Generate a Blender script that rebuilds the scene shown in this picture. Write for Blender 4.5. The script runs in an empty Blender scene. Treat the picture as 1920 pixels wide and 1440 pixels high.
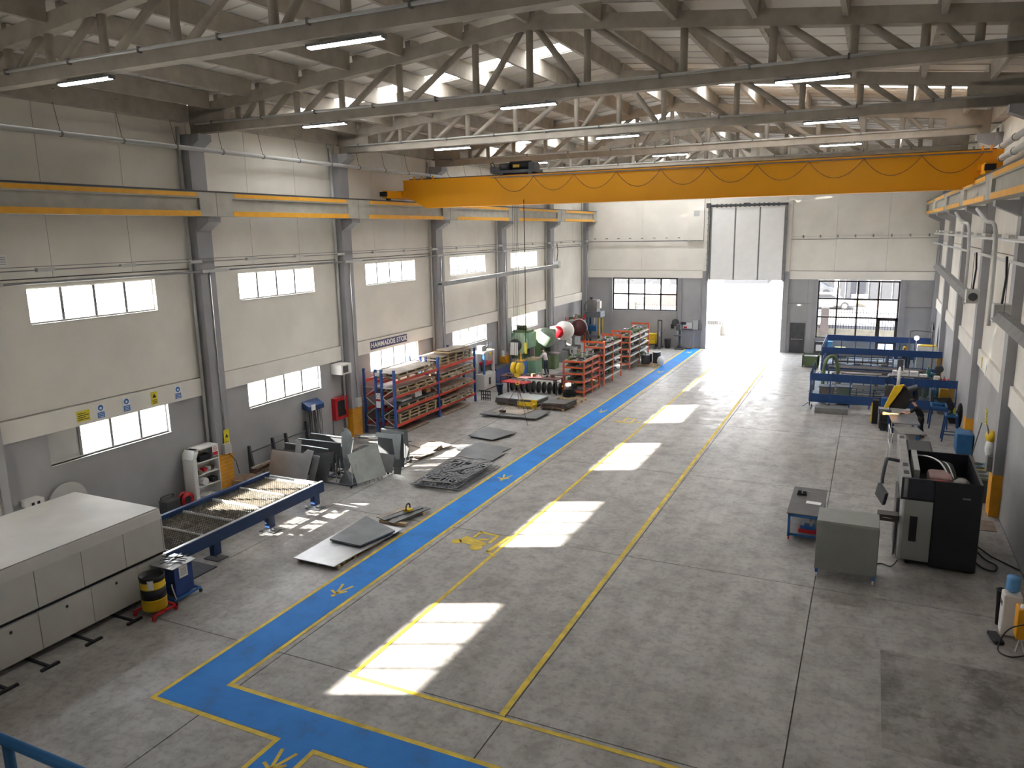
import bpy, bmesh, math, random
from mathutils import Vector, Matrix, Euler
random.seed(7)
S = bpy.context.scene
C = S.collection
PI = math.pi
R = math.radians

# ------------------------------------------------------------------ camera
# world: X to the right wall, Y down the hall, Z up; camera stands at (0, 0, 9)
RX = (0.90523861, 0.42454403, -0.01747641)
RY = (0.06767938, -0.18467116, -0.98046727)
RZ = (-0.41947892, 0.88637403, -0.19590434)
cam_d = bpy.data.cameras.new('camera')
cam = bpy.data.objects.new('camera', cam_d)
C.objects.link(cam)
cam_d.sensor_width = 36.0
cam_d.lens = 36.0 * 1422.263 / 1920.0
cam_d.clip_start = 0.1
cam_d.clip_end = 500
cam.matrix_world = Matrix(((RX[0], -RY[0], -RZ[0], 0), (RX[1], -RY[1], -RZ[1], 0), (RX[2], -RY[2], -RZ[2], 9.0), (0, 0, 0, 1)))
S.camera = cam

# ------------------------------------------------------------------ light
S.view_settings.view_transform = 'Standard'
S.view_settings.look = 'None'
S.view_settings.gamma = 1.0
S.view_settings.use_curve_mapping = False
S.view_settings.exposure = 1.25
w = bpy.data.worlds.new('sky'); S.world = w; w.use_nodes = True
wn = w.node_tree; bg = wn.nodes['Background']
tc = wn.nodes.new('ShaderNodeTexCoord'); sx = wn.nodes.new('ShaderNodeSeparateXYZ'); cr = wn.nodes.new('ShaderNodeValToRGB')
wn.links.new(tc.outputs['Generated'], sx.inputs[0]); wn.links.new(sx.outputs['Z'], cr.inputs[0]); wn.links.new(cr.outputs[0], bg.inputs['Color'])
cr.color_ramp.elements[0].position = 0.0; cr.color_ramp.elements[0].color = (1.0, 0.97, 0.93, 1)
cr.color_ramp.elements[1].position = 0.6; cr.color_ramp.elements[1].color = (0.80, 0.88, 1.0, 1)
bg.inputs['Strength'].default_value = 8.0
sd = bpy.data.lights.new('sun', 'SUN'); sd.energy = 28.0; sd.angle = R(0.7); sd.color = (1.0, 0.95, 0.86)
sun = bpy.data.objects.new('sun', sd); C.objects.link(sun)
sun.rotation_euler = Vector((1.76, 0.765, -1.0)).to_track_quat('-Z', 'Y').to_euler()
LED = 13.0
S.cycles.max_bounces = 10
S.cycles.diffuse_bounces = 6
S.cycles.transparent_max_bounces = 24
S.cycles.sample_clamp_indirect = 8.0
S.cycles.caustics_reflective = False
S.cycles.caustics_refractive = False

# ------------------------------------------------------------------ materials
def new_mat(name):
    m = bpy.data.materials.new(name); m.use_nodes = True
    nt = m.node_tree; b = nt.nodes['Principled BSDF']
    return m, nt, b
def mat(name, col, rough=0.6, metal=0.0, var=0.12, scale=3.0, bump=0.0, spec=0.4, stain=0.0, col2=None, emit=None):
    m, nt, b = new_mat(name)
    b.inputs['Roughness'].default_value = rough
    b.inputs['Metallic'].default_value = metal
    b.inputs['Specular IOR Level'].default_value = spec
    g = nt.nodes.new('ShaderNodeNewGeometry')
    n = nt.nodes.new('ShaderNodeTexNoise'); n.inputs['Scale'].default_value = scale; n.inputs['Detail'].default_value = 5
    nt.links.new(g.outputs['Position'], n.inputs['Vector'])
    r = nt.nodes.new('ShaderNodeValToRGB')
    c2 = col2 or tuple(max(0, c * (1 - var)) for c in col)
    c1 = col if col2 else tuple(min(1, c * (1 + var)) for c in col)
    r.color_ramp.elements[0].position = 0.35; r.color_ramp.elements[0].color = (*c2, 1)
    r.color_ramp.elements[1].position = 0.65; r.color_ramp.elements[1].color = (*c1, 1)
    nt.links.new(n.outputs['Fac'], r.inputs[0])
    out = r.outputs[0]
    if stain > 0:
        n2 = nt.nodes.new('ShaderNodeTexNoise'); n2.inputs['Scale'].default_value = scale * 0.23; n2.inputs['Detail'].default_value = 8; n2.inputs['Roughness'].default_value = 0.7
        nt.links.new(g.outputs['Position'], n2.inputs['Vector'])
        r2 = nt.nodes.new('ShaderNodeValToRGB')
        r2.color_ramp.elements[0].position = 0.38; k = 1 - stain
        r2.color_ramp.elements[0].color = (k, k, k * 0.98, 1); r2.color_ramp.elements[1].position = 0.56; r2.color_ramp.elements[1].color = (1, 1, 1, 1)
        nt.links.new(n2.outputs['Fac'], r2.inputs[0])
        mx = nt.nodes.new('ShaderNodeMix'); mx.data_type = 'RGBA'; mx.blend_type = 'MULTIPLY'; mx.inputs[0].default_value = 1
        nt.links.new(out, mx.inputs[6]); nt.links.new(r2.outputs[0], mx.inputs[7]); out = mx.outputs[2]
    nt.links.new(out, b.inputs['Base Color'])
    if bump > 0:
        bp = nt.nodes.new('ShaderNodeBump'); bp.inputs['Strength'].default_value = bump; bp.inputs['Distance'].default_value = 0.02
        nt.links.new(n.outputs['Fac'], bp.inputs['Height']); nt.links.new(bp.outputs[0], b.inputs['Normal'])
    if emit:
        b.inputs['Emission Color'].default_value = (*emit[0], 1); b.inputs['Emission Strength'].default_value = emit[1]
    return m
def glass_mat(name, tint=(1, 1, 1), gloss=0.08, rough=0.02):
    m = bpy.data.materials.new(name); m.use_nodes = True; nt = m.node_tree; nt.nodes.clear()
    o = nt.nodes.new('ShaderNodeOutputMaterial'); t = nt.nodes.new('ShaderNodeBsdfTransparent'); t.inputs[0].default_value = (*tint, 1)
    gl = nt.nodes.new('ShaderNodeBsdfGlossy'); gl.inputs['Roughness'].default_value = rough
    mx = nt.nodes.new('ShaderNodeMixShader'); mx.inputs[0].default_value = gloss
    nt.links.new(t.outputs[0], mx.inputs[1]); nt.links.new(gl.outputs[0], mx.inputs[2]); nt.links.new(mx.outputs[0], o.inputs[0])
    return m
def translucent_mat(name, col):
    m = bpy.data.materials.new(name); m.use_nodes = True; nt = m.node_tree; nt.nodes.clear()
    o = nt.nodes.new('ShaderNodeOutputMaterial'); t = nt.nodes.new('ShaderNodeBsdfTranslucent'); t.inputs[0].default_value = (*col, 1)
    nt.links.new(t.outputs[0], o.inputs[0]); return m
def emit_mat(name, col, s):
    m = bpy.data.materials.new(name); m.use_nodes = True; nt = m.node_tree; nt.nodes.clear()
    o = nt.nodes.new('ShaderNodeOutputMaterial'); t = nt.nodes.new('ShaderNodeEmission'); t.inputs[0].default_value = (*col, 1); t.inputs[1].default_value = s
    nt.links.new(t.outputs[0], o.inputs[0]); return m

M = dict(
    cream=mat('cream_wall_paint', (0.82, 0.785, 0.72), 0.8, var=0.05, scale=0.6, stain=0.06),
    band=mat('cream_band_paint', (0.83, 0.80, 0.74), 0.75, var=0.04, scale=0.8),
    graywall=mat('grey_wall_paint', (0.40, 0.40, 0.41), 0.7, var=0.06, scale=0.8, stain=0.08),
    seam=mat('dark_seam', (0.10, 0.095, 0.09), 0.9),
    column=mat('grey_column_paint', (0.34, 0.34, 0.355), 0.6, var=0.05, scale=1.2),
    truss=mat('raw_concrete', (0.45, 0.41, 0.35), 0.85, var=0.10, scale=2.5, bump=0.1, stain=0.12),
    roof=mat('roof_sheet', (0.72, 0.69, 0.64), 0.6, var=0.05, scale=0.8),
    beamc=mat('runway_concrete', (0.46, 0.44, 0.39), 0.8, var=0.08, scale=2.0, stain=0.1),
    orange=mat('crane_orange', (0.90, 0.40, 0.010), 0.4, var=0.04, scale=0.5),
    yellowedge=mat('yellow_orange_paint', (0.85, 0.42, 0.04), 0.5, var=0.06),
    yellow=mat('floor_yellow', (0.72, 0.52, 0.05), 0.6, var=0.15, scale=4, stain=0.25),
    yel=mat('yellow_paint', (0.75, 0.50, 0.02), 0.45),
    orangebase=mat('orange_base_paint', (0.80, 0.36, 0.02), 0.5, var=0.08),
    black=mat('black_paint', (0.018, 0.018, 0.02), 0.5),
    rubber=mat('black_rubber', (0.02, 0.02, 0.02), 0.8),
    darkgrey=mat('dark_grey_metal', (0.075, 0.078, 0.085), 0.45, metal=0.2),
    midgrey=mat('mid_grey_metal', (0.22, 0.22, 0.22), 0.5, metal=0.2),
    lightgrey=mat('light_grey_paint', (0.55, 0.55, 0.53), 0.5, var=0.04),
    gatewhite=mat('gate_white', (0.85, 0.85, 0.84), 0.5, var=0.02),
    white=mat('white_paint', (0.78, 0.77, 0.74), 0.5, var=0.03),
    offwhite=mat('machine_offwhite', (0.60, 0.59, 0.555), 0.55, var=0.04, scale=1.0, stain=0.08),
    offtop=mat('machine_top_dusty', (0.58, 0.555, 0.51), 0.6, var=0.06, scale=0.8, stain=0.1),
    steel=mat('bare_steel_sheet', (0.52, 0.52, 0.52), 0.33, metal=0.7, var=0.10, scale=1.5, stain=0.1),
    darksteel=mat('dark_steel_sheet', (0.16, 0.165, 0.17), 0.4, metal=0.5, var=0.15, scale=2),
    galv=mat('galvanised_sheet', (0.52, 0.57, 0.57), 0.3, metal=0.6, var=0.10, scale=2.5),
    chrome=mat('bright_steel', (0.7, 0.7, 0.7), 0.25, metal=0.9),
    rust=mat('rusty_steel', (0.16, 0.10, 0.07), 0.8, var=0.4, scale=6),
    wood=mat('pallet_wood', (0.46, 0.35, 0.21), 0.8, var=0.2, scale=5),
    brownwood=mat('brown_board', (0.26, 0.19, 0.14), 0.8, var=0.25, scale=3),
    ply=mat('grey_brown_board', (0.36, 0.31, 0.26), 0.75, var=0.2, scale=2),
    cardboard=mat('cardboard', (0.42, 0.27, 0.14), 0.85, var=0.12),
    blueframe=mat('navy_blue_paint', (0.018, 0.045, 0.13), 0.4, var=0.08),
    blue=mat('machine_blue', (0.03, 0.14, 0.42), 0.45, var=0.08),
    rackblue=mat('rack_blue', (0.03, 0.09, 0.32), 0.45),
    rackred=mat('rack_red', (0.62, 0.07, 0.04), 0.45),
    shelforange=mat('shelf_orange_red', (0.68, 0.12, 0.04), 0.5),
    boothblue=mat('booth_blue', (0.022, 0.062, 0.19), 0.45, var=0.06),
    boothlight=mat('workshop_blue', (0.03, 0.13, 0.30), 0.45),
    red=mat('red_paint', (0.55, 0.02, 0.03), 0.4),
    green=mat('press_green', (0.20, 0.36, 0.24), 0.5, var=0.08),
    palegreen=mat('pale_press_green', (0.36, 0.50, 0.36), 0.5, var=0.06),
    olive=mat('olive_green', (0.12, 0.17, 0.08), 0.6),
    teal=mat('cylinder_teal', (0.03, 0.15, 0.16), 0.4),
    lane=None, glass=glass_mat('window_glass'), 
    booth_glass=glass_mat('booth_film', (0.80, 0.86, 0.92), 0.10, 0.08),
    led=emit_mat('led_tube', (0.93, 0.97, 1.0), LED),
    skylight=translucent_mat('skylight_sheet', (0.80, 0.79, 0.77)),
    skin=mat('skin', (0.62, 0.36, 0.25), 0.6, var=0.03),
    shirt=mat('pale_grey_shirt', (0.62, 0.56, 0.58), 0.8),
    cloth_black=mat('black_cloth', (0.015, 0.015, 0.018), 0.9),
    cloth_navy=mat('navy_cloth', (0.03, 0.035, 0.055), 0.9),
    paper=mat('white_paper', (0.85, 0.85, 0.85), 0.7, var=0.02),
    signblue=mat('sign_blue', (0.04, 0.17, 0.48), 0.5),
    signyellow=mat('sign_yellow', (0.80, 0.68, 0.05), 0.5),
    signnavy=mat('sign_navy', (0.055, 0.065, 0.14), 0.5),
    bluewater=mat('blue_water_plastic', (0.10, 0.28, 0.52), 0.2),
    oil=mat('dark_oil', (0.03, 0.03, 0.03), 0.3),
    asphalt=mat('yard_concrete', (0.55, 0.52, 0.48), 0.9, var=0.06, scale=0.5),
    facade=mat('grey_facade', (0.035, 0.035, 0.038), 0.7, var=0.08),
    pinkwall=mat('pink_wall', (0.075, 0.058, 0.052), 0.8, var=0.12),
    fence=mat('fence_paint', (0.012, 0.011, 0.011), 0.6),
    bronze=mat('window_frame_bronze', (0.045, 0.035, 0.03), 0.5),
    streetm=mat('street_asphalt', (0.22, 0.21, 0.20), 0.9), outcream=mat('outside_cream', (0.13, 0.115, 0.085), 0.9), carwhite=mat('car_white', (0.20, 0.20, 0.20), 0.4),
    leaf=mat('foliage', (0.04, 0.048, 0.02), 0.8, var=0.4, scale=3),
)
def lane_mat():
    m, nt, b = new_mat('lane_blue'); b.inputs['Roughness'].default_value = 0.65; b.inputs['Specular IOR Level'].default_value = 0.2
    g = nt.nodes.new('ShaderNodeNewGeometry')
    n = nt.nodes.new('ShaderNodeTexNoise'); n.inputs['Scale'].default_value = 1.1; n.inputs['Detail'].default_value = 9; n.inputs['Roughness'].default_value = 0.65
    nt.links.new(g.outputs['Position'], n.inputs['Vector'])
    r = nt.nodes.new('ShaderNodeValToRGB'); e = r.color_ramp.elements
    e[0].position = 0.28; e[0].color = (0.05, 0.15, 0.36, 1); e[1].position = 0.45; e[1].color = (0.028, 0.21, 0.62, 1)
    x = r.color_ramp.elements.new(0.72); x.color = (0.035, 0.25, 0.70, 1)
    nt.links.new(n.outputs['Fac'], r.inputs[0]); nt.links.new(r.outputs[0], b.inputs['Base Color'])
    return m
M['lane'] = lane_mat()
def floor_mat():
    m, nt, b = new_mat('polished_concrete'); L = nt.links.new
    g = nt.nodes.new('ShaderNodeNewGeometry')
    def noise(sc, det=6, rg=0.6, vec=None):
        n = nt.nodes.new('ShaderNodeTexNoise'); n.inputs['Scale'].default_value = sc; n.inputs['Detail'].default_value = det; n.inputs['Roughness'].default_value = rg
        L(vec or g.outputs['Position'], n.inputs['Vector']); return n.outputs['Fac']
    def ramp(f, p0, c0, p1, c1):
        r = nt.nodes.new('ShaderNodeValToRGB'); r.color_ramp.elements[0].position = p0; r.color_ramp.elements[0].color = (*c0, 1)
        r.color_ramp.elements[1].position = p1; r.color_ramp.elements[1].color = (*c1, 1); L(f, r.inputs[0]); return r.outputs[0]
    def mul(a, c, f=1.0):
        x = nt.nodes.new('ShaderNodeMix'); x.data_type = 'RGBA'; x.blend_type = 'MULTIPLY'
        if isinstance(f, float): x.inputs[0].default_value = f
        else: L(f, x.inputs[0])
        L(a, x.inputs[6])
        if isinstance(c, tuple): x.inputs[7].default_value = (*c, 1)
        else: L(c, x.inputs[7])
        return x.outputs[2]
    base = ramp(noise(0.35, 8, 0.65), 0.3, (0.32, 0.305, 0.287), 0.68, (0.44, 0.42, 0.396))
    c = mul(base, ramp(noise(1.6, 9, 0.72), 0.38, (0.72, 0.71, 0.70), 0.55, (1, 1, 1)))
    c = mul(c, ramp(noise(7.0, 5, 0.6), 0.36, (0.80, 0.80, 0.80), 0.50, (1, 1, 1)))
    # streaks along the driving direction
    mp = nt.nodes.new('ShaderNodeMapping'); mp.inputs['Scale'].default_value = (1.6, 0.12, 1); L(g.outputs['Position'], mp.inputs[0])
    c = mul(c, ramp(noise(1.0, 6, 0.6, mp.outputs[0]), 0.35, (0.84, 0.83, 0.82), 0.6, (1, 1, 1)))
    # the square oil-dark patch near the right wall, in the foreground
    sp = nt.nodes.new('ShaderNodeSeparateXYZ'); L(g.outputs['Position'], sp.inputs[0])
    def cmp(o, op, v):
        x = nt.nodes.new('ShaderNodeMath'); x.operation = op; L(sp.outputs[o], x.inputs[0]); x.inputs[1].default_value = v; return x.outputs[0]
    def mm(a, b2):
        x = nt.nodes.new('ShaderNodeMath'); x.operation = 'MULTIPLY'; L(a, x.inputs[0]); L(b2, x.inputs[1]); return x.outputs[0]
    box = mm(mm(cmp(0, 'GREATER_THAN', 0.72), cmp(1, 'LESS_THAN', 16.9)), cmp(1, 'GREATER_THAN', 13.4))
    c = mul(c, (0.80, 0.79, 0.78), box)
    blot = ramp(noise(0.9, 10, 0.72), 0.47, (0, 0, 0), 0.60, (1, 1, 1))
    sep = nt.nodes.new('ShaderNodeSeparateColor'); L(blot, sep.inputs[0])
    box2 = box
    c = mul(c, (0.50, 0.48, 0.47), mm(sep.outputs[0], box2))
    L(c, b.inputs['Base Color'])
    L(ramp(noise(2.0, 5, 0.6), 0.3, (0.32, 0.32, 0.32), 0.7, (0.55, 0.55, 0.55)), b.inputs['Roughness'])
    b.inputs['Specular IOR Level'].default_value = 0.35
    return m
M['floor'] = floor_mat()

# ------------------------------------------------------------------ mesh helpers
class MB:
    def __init__(s): s.v = []; s.f = []
    def add(s, vs, fs):
        o = len(s.v); s.v += [tuple(v) for v in vs]; s.f += [tuple(i + o for i in f) for f in fs]; return s
    def box(s, x0, y0, z0, x1, y1, z1):
        return s.add([(x0, y0, z0), (x1, y0, z0), (x1, y1, z0), (x0, y1, z0), (x0, y0, z1), (x1, y0, z1), (x1, y1, z1), (x0, y1, z1)],
                     [(0, 3, 2, 1), (4, 5, 6, 7), (0, 1, 5, 4), (1, 2, 6, 5), (2, 3, 7, 6), (3, 0, 4, 7)])
    def bx(s, c, d, rot=(0, 0, 0)):
        m = Euler(rot).to_matrix(); c = Vector(c); h = Vector(d) / 2; vs = []
        for z in (-1, 1):
            for x, y in ((-1, -1), (1, -1), (1, 1), (-1, 1)):
                vs.append(c + m @ Vector((x * h.x, y * h.y, z * h.z)))
        return s.add(vs, [(0, 3, 2, 1), (4, 5, 6, 7), (0, 1, 5, 4), (1, 2, 6, 5), (2, 3, 7, 6), (3, 0, 4, 7)])
    def cyl(s, p0, p1, r, r2=None, n=12):
        p0 = Vector(p0); p1 = Vector(p1); r2 = r if r2 is None else r2
        d = (p1 - p0); q = d.to_track_quat('Z', 'Y').to_matrix(); vs = []
        for p, rr in ((p0, r), (p1, r2)):
            for i in range(n):
                a = 2 * PI * i / n; vs.append(p + q @ Vector((rr * math.cos(a), rr * math.sin(a), 0)))
        fs = [(i, (i + 1) % n, n + (i + 1) % n, n + i) for i in range(n)] + [tuple(range(n - 1, -1, -1)), tuple(range(n, 2 * n))]
        return s.add(vs, fs)
    def beam(s, p0, p1, w, h):
        p0 = Vector(p0); p1 = Vector(p1); q = (p1 - p0).to_track_quat('X', 'Z').to_matrix(); L = (p1 - p0).length; vs = []
        for z in (-h / 2, h / 2):
            for x, y in ((0, -w / 2), (L, -w / 2), (L, w / 2), (0, w / 2)):
                vs.append(p0 + q @ Vector((x, y, z)))
        return s.add(vs, [(0, 3, 2, 1), (4, 5, 6, 7), (0, 1, 5, 4), (1, 2, 6, 5), (2, 3, 7, 6), (3, 0, 4, 7)])
    def tube(s, pts, r, n=6):
        pts = [Vector(p) for p in pts]; rings = []
        if 4 <= len(pts) <= 8:      # hand-placed bends: round them off
            q = [pts[0]] + pts + [pts[-1]]; o = []
            for i in range(1, len(q) - 2):
                a, b, c, d = q[i - 1:i + 3]
                for k in range(5):
                    t = k / 5; o.append(.5 * ((2 * b) + (c - a) * t + (2 * a - 5 * b + 4 * c - d) * t * t + (3 * b - a - 3 * c + d) * t ** 3))
            pts = o + [pts[-1]]
        prev = None
        for i, p in enumerate(pts):
            d = (pts[min(i + 1, len(pts) - 1)] - pts[max(i - 1, 0)]).normalized()
            up = prev if prev is not None else (Vector((0, 0, 1)) if abs(d.z) < 0.9 else Vector((1, 0, 0)))
            a = (up - d * up.dot(d)).normalized(); b = d.cross(a); prev = a
            rings.append([p + a * r * math.cos(2 * PI * k / n) + b * r * math.sin(2 * PI * k / n) for k in range(n)])
        vs = [v for rg in rings for v in rg]; fs = []
        for i in range(len(pts) - 1):
            for k in range(n):
                fs.append((i * n + k, i * n + (k + 1) % n, (i + 1) * n + (k + 1) % n, (i + 1) * n + k))
        fs += [tuple(range(n - 1, -1, -1)), tuple(range(len(vs) - n, len(vs)))]
        return s.add(vs, fs)
    def prism(s, pts, d):
        """planar polygon (3-D points) thickened by vector d"""
        n = len(pts); d = Vector(d); vs = [Vector(p) for p in pts] + [Vector(p) + d for p in pts]
        return s.add(vs, [tuple(range(n - 1, -1, -1)), tuple(range(n, 2 * n))] + [(i, (i + 1) % n, n + (i + 1) % n, n + i) for i in range(n)])
    def flat(s, pts2, z0, z1): return s.prism([(x, y, z0) for x, y in pts2], (0, 0, z1 - z0))
    def lathe(s, prof, c=(0, 0, 0), n=16, axis='z'):
        vs = []
        for r, z in prof:
            for i in range(n):
                a = 2 * PI * i / n
                p = (r * math.cos(a), r * math.sin(a), z)
                if axis == 'x': p = (z, p[0], p[1])
                if axis == 'y': p = (p[0], z, p[1])
                vs.append((c[0] + p[0], c[1] + p[1], c[2] + p[2]))
        m = len(prof); fs = []
        for j in range(m - 1):
            for i in range(n): fs.append((j * n + i, j * n + (i + 1) % n, (j + 1) * n + (i + 1) % n, (j + 1) * n + i))
        fs += [tuple(range(n - 1, -1, -1)), tuple(range((m - 1) * n, m * n))]
        return s.add(vs, fs)
    def ball(s, c, r, n=10, m=6):
        if isinstance(r, (int, float)): r = (r, r, r)
        vs = [];
        for j in range(1, m):
            t = PI * j / m
            for i in range(n):
                a = 2 * PI * i / n; vs.append((c[0] + r[0] * math.sin(t) * math.cos(a), c[1] + r[1] * math.sin(t) * math.sin(a), c[2] + r[2] * math.cos(t)))
        vs += [(c[0], c[1], c[2] + r[2]), (c[0], c[1], c[2] - r[2])]; T = len(vs) - 2; fs = []
        for j in range(m - 2):
            for i in range(n): fs.append((j * n + i, (j + 1) * n + i, (j + 1) * n + (i + 1) % n, j * n + (i + 1) % n))
        for i in range(n): fs.append((T, i, (i + 1) % n)); fs.append((T + 1, (m - 2) * n + (i + 1) % n, (m - 2) * n + i))
        return s.add(vs, fs)
    def mesh(s, name, smooth=False):
        me = bpy.data.meshes.new(name); me.from_pydata(s.v, [], s.f)
        bm = bmesh.new(); bm.from_mesh(me); bmesh.ops.recalc_face_normals(bm, faces=bm.faces); bm.to_mesh(me); bm.free()
        if smooth:
            for p in me.polygons: p.use_smooth = len(p.vertices) <= 4
        return me
    def build(s, name, m, parent=None, smooth=False, bevel=0, loc=None, label=None):
        me = s.mesh(name, smooth); me.materials.append(M[m] if isinstance(m, str) else m)
        o = bpy.data.objects.new(name, me); C.objects.link(o)
        if parent: o.parent = parent
        if loc: o.location = loc
        if bevel:
            b = o.modifiers.new('bevel', 'BEVEL'); b.width = bevel; b.segments = 2; b.limit_method = 'ANGLE'
        if label: o['label'] = label
        return o
def tag(o, label=None, cat=None, group=None, kind=None):
    if label: o['label'] = label
    if cat: o['category'] = cat
    if group: o['group'] = group
    if kind: o['kind'] = kind
    return o
def thing(name, label, cat, loc=(0, 0, 0), rz=0, group=None, kind=None):
    o = bpy.data.objects.new(name, None); C.objects.link(o); o.empty_display_size = 0.1
    o.location = loc; o.rotation_euler = (0, 0, rz)
    return tag(o, label, cat, group, kind)
def dup(root, loc=None, rz=None, label=None, group=None):
    def rec(o, par):
        c = o.copy(); C.objects.link(c)
        if par: c.parent = par
        for ch in o.children: rec(ch, c)
        return c
    r = rec(root, None)
    if loc is not None: r.location = loc
    if rz is not None: r.rotation_euler = (0, 0, rz)
    if label: r['label'] = label
    if group: r['group'] = group
    return r
def B(x0, y0, z0, x1, y1, z1): return MB().box(x0, y0, z0, x1, y1, z1)
ORD = ['nearest', 'second nearest', 'third nearest', 'fourth nearest', 'fifth nearest', 'sixth nearest', 'seventh nearest', 'farthest']
# ------------------------------------------------------------------ setting
XL, XR, YE, YB = -21.1, 4.1, 58.5, -6.0
BAY = 7.85
CY = [19.4 + BAY * k for k in range(-3, 5)]      # column centres -4.15 .. 50.8
CX = -8.5
def struct(name, label=None): return thing(name, label, None, kind='structure')

# floor: slabs cast between the joints
fl = struct('floor', 'grey power-floated concrete floor with oil stains')
B(XL - .1, YB, -.2, XR + .1, YE + .2, -.02).build('joint_fill', 'seam', fl)
gx = [XL, -16.1, -11.15, -5.72, -0.8, XR]; gy = [YB, 3.7, 11.58, 19.42, 27.3, 35.1, 43.0, 50.8, YE + .2]
for i in range(5):
    for j in range(8):
        B(gx[i] + .012, gy[j] + .012, -.03, gx[i + 1] - .012, gy[j + 1] - .012, 0).build('floor_slab', 'floor', fl)

# floor paint
def ribbon(pts, w, z0=.003, z1=.006):
    mb = MB(); n = len(pts)
    L, Rr = [], []
    for i in range(n):
        p = Vector(pts[i]); a = Vector(pts[max(i - 1, 0)]); b = Vector(pts[min(i + 1, n - 1)])
        d1 = (p - a).normalized() if i else (b - p).normalized(); d2 = (b - p).normalized() if i < n - 1 else d1
        t = (d1 + d2).normalized(); nn = Vector((-t.y, t.x)); k = w / 2 / max(.3, nn.dot(Vector((-d1.y, d1.x))))
        L.append(p + nn * k); Rr.append(p - nn * k)
    for i in range(n - 1):
        mb.flat([L[i], L[i + 1], Rr[i + 1], Rr[i]], z0, z1)
    return mb
lane = MB().box(-12.42, 9.32, .001, -11.42, YE - .3, .005).box(-11.42, 9.32, .001, 0.0, 10.15, .005).box(-9.22, 4.5, .001, -8.42, 9.32, .005)
tag(lane.build('walkway_lane', 'lane'), 'bright blue painted pedestrian lane running down the hall floor', 'floor marking', 'painted floor markings', kind='structure')
tag(ribbon([(-12.5, YE - .3), (-12.45, 9.25), (-9.25, 9.25), (-9.25, 4.5)], .1).build('yellow_line', 'yellow'), 'yellow edge line on the window side of the blue lane', 'floor marking', 'painted floor markings', kind='structure')
tag(ribbon([(-11.42, YE - .3), (-11.35, 10.2), (0.2, 10.2)], .1).build('yellow_line', 'yellow'), 'yellow edge line on the open-floor side of the blue lane', 'floor marking', 'painted floor markings', kind='structure')
tag(ribbon([(0.2, 9.25), (-8.42, 9.25), (-8.42, 4.5)], .1).build('yellow_line', 'yellow'), 'yellow line around the lower right corner of the blue lane', 'floor marking', 'painted floor markings', kind='structure')
tag(ribbon([(-9.2, 57.5), (-9.25, 11.47), (2.2, 11.4)], .1).build('yellow_line', 'yellow'), 'thin yellow line crossing the sunlit patches on the floor', 'floor marking', 'painted floor markings', kind='structure')
tag(ribbon([(-5.97, 57.5), (-5.8, 11.52)], .12).build('yellow_line', 'yellow'), 'long yellow line right of the sunlit patches', 'floor marking', 'painted floor markings', kind='structure')
def arrow(x, y, s, label):
    m = MB()
    a = R(0)
    def seg(p, q, w): m.add(ribbon([p, q], w, .006, .008).v, [(0, 3, 2, 1), (4, 5, 6, 7), (0, 1, 5, 4), (1, 2, 6, 5), (2, 3, 7, 6), (3, 0, 4, 7)])
    # walking figure seen from above: two long legs, body, arm, head
    seg((x - .28 * s, y + .55 * s), (x, y - .25 * s), .11 * s)
    seg((x + .25 * s, y + .55 * s), (x, y - .25 * s), .11 * s)
    seg((x - .38 * s, y - .1 * s), (x + .02 * s, y - .3 * s), .11 * s)
    seg((x + .02 * s, y - .3 * s), (x + .3 * s, y + .05 * s), .11 * s)
    m.flat([(x + .1 * s * math.cos(t), y - .47 * s + .1 * s * math.sin(t)) for t in [k * PI / 5 for k in range(10)]], .006, .008)
    tag(m.build('pedestrian_mark', 'yellow'), label, 'floor marking', 'painted floor markings', kind='structure')
for k, (x, y) in enumerate([(-11.87, 14.5), (-8.8, 8.75), (-11.92, 24.4), (-11.93, 35.9), (-11.95, 47.6), (-11.95, 56.2)]):
    arrow(x, y, .62, 'yellow painted walking figure on the blue lane, ' + ['left of the first sunlit patch', 'at the bottom edge of the photo', 'beside the cut sheet stack', 'beside the red shelves', 'beside the far red shelf', 'by the gateway'][k])
# painted forklift and pallet truck
fk = MB(); ox, oy = -9.95, 18.6
def ft(pts): fk.flat([(ox + a, oy + b) for a, b in pts], .003, .007)
ft([(-.72, .0), (-.62, .35), (.15, .1), (.25, -.05), (-.1, -.2), (-.55, -.15)])
ft([(-.42, .35), (-.42, .85), (-.32, .85), (-.32, .35)]); ft([(-.42, .85), (.28, .75), (.28, .65), (-.42, .75)]); ft([(.2, .1), (.2, .7), (.3, .7), (.3, .1)])
ft([(-.18, .3), (.1, .42), (.12, .3), (-.1, .2)])
ft([(.42, -.45), (.52, .8), (.64, .8), (.55, -.45)]); ft([(.42, -.45), (.42, -.36), (.85, -.62), (.82, -.7)])
for cx, cy, rr in ((-.72, -.12, .16), (.02, -.3, .2)):
    ft([(cx + rr * math.cos(t * PI / 6), cy + rr * math.sin(t * PI / 6)) for t in range(12)])
tag(fk.build('forklift_symbol', 'yellow'), 'yellow forklift symbol painted on the floor beside the blue lane', 'floor marking', 'painted floor markings', kind='structure')
pt = MB()
for a in ([(-10.75, 34.1), (-10.0, 33.95), (-10.0, 34.1), (-10.75, 34.3)], [(-10.4, 34.3), (-10.4, 35.1), (-10.3, 35.1), (-10.3, 34.3)], [(-10.4, 35.0), (-9.9, 34.9), (-9.9, 34.8), (-10.4, 34.9)], [(-9.98, 34.0), (-9.98, 34.9), (-9.88, 34.9), (-9.88, 34.0)], [(-9.7, 34.2), (-9.55, 34.6), (-9.5, 34.2)]):
    pt.flat(a, .003, .007)
tag(pt.build('forklift_symbol', 'yellow'), 'faded yellow truck symbol painted on the floor farther up the lane', 'floor marking', 'painted floor markings', kind='structure')

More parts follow.
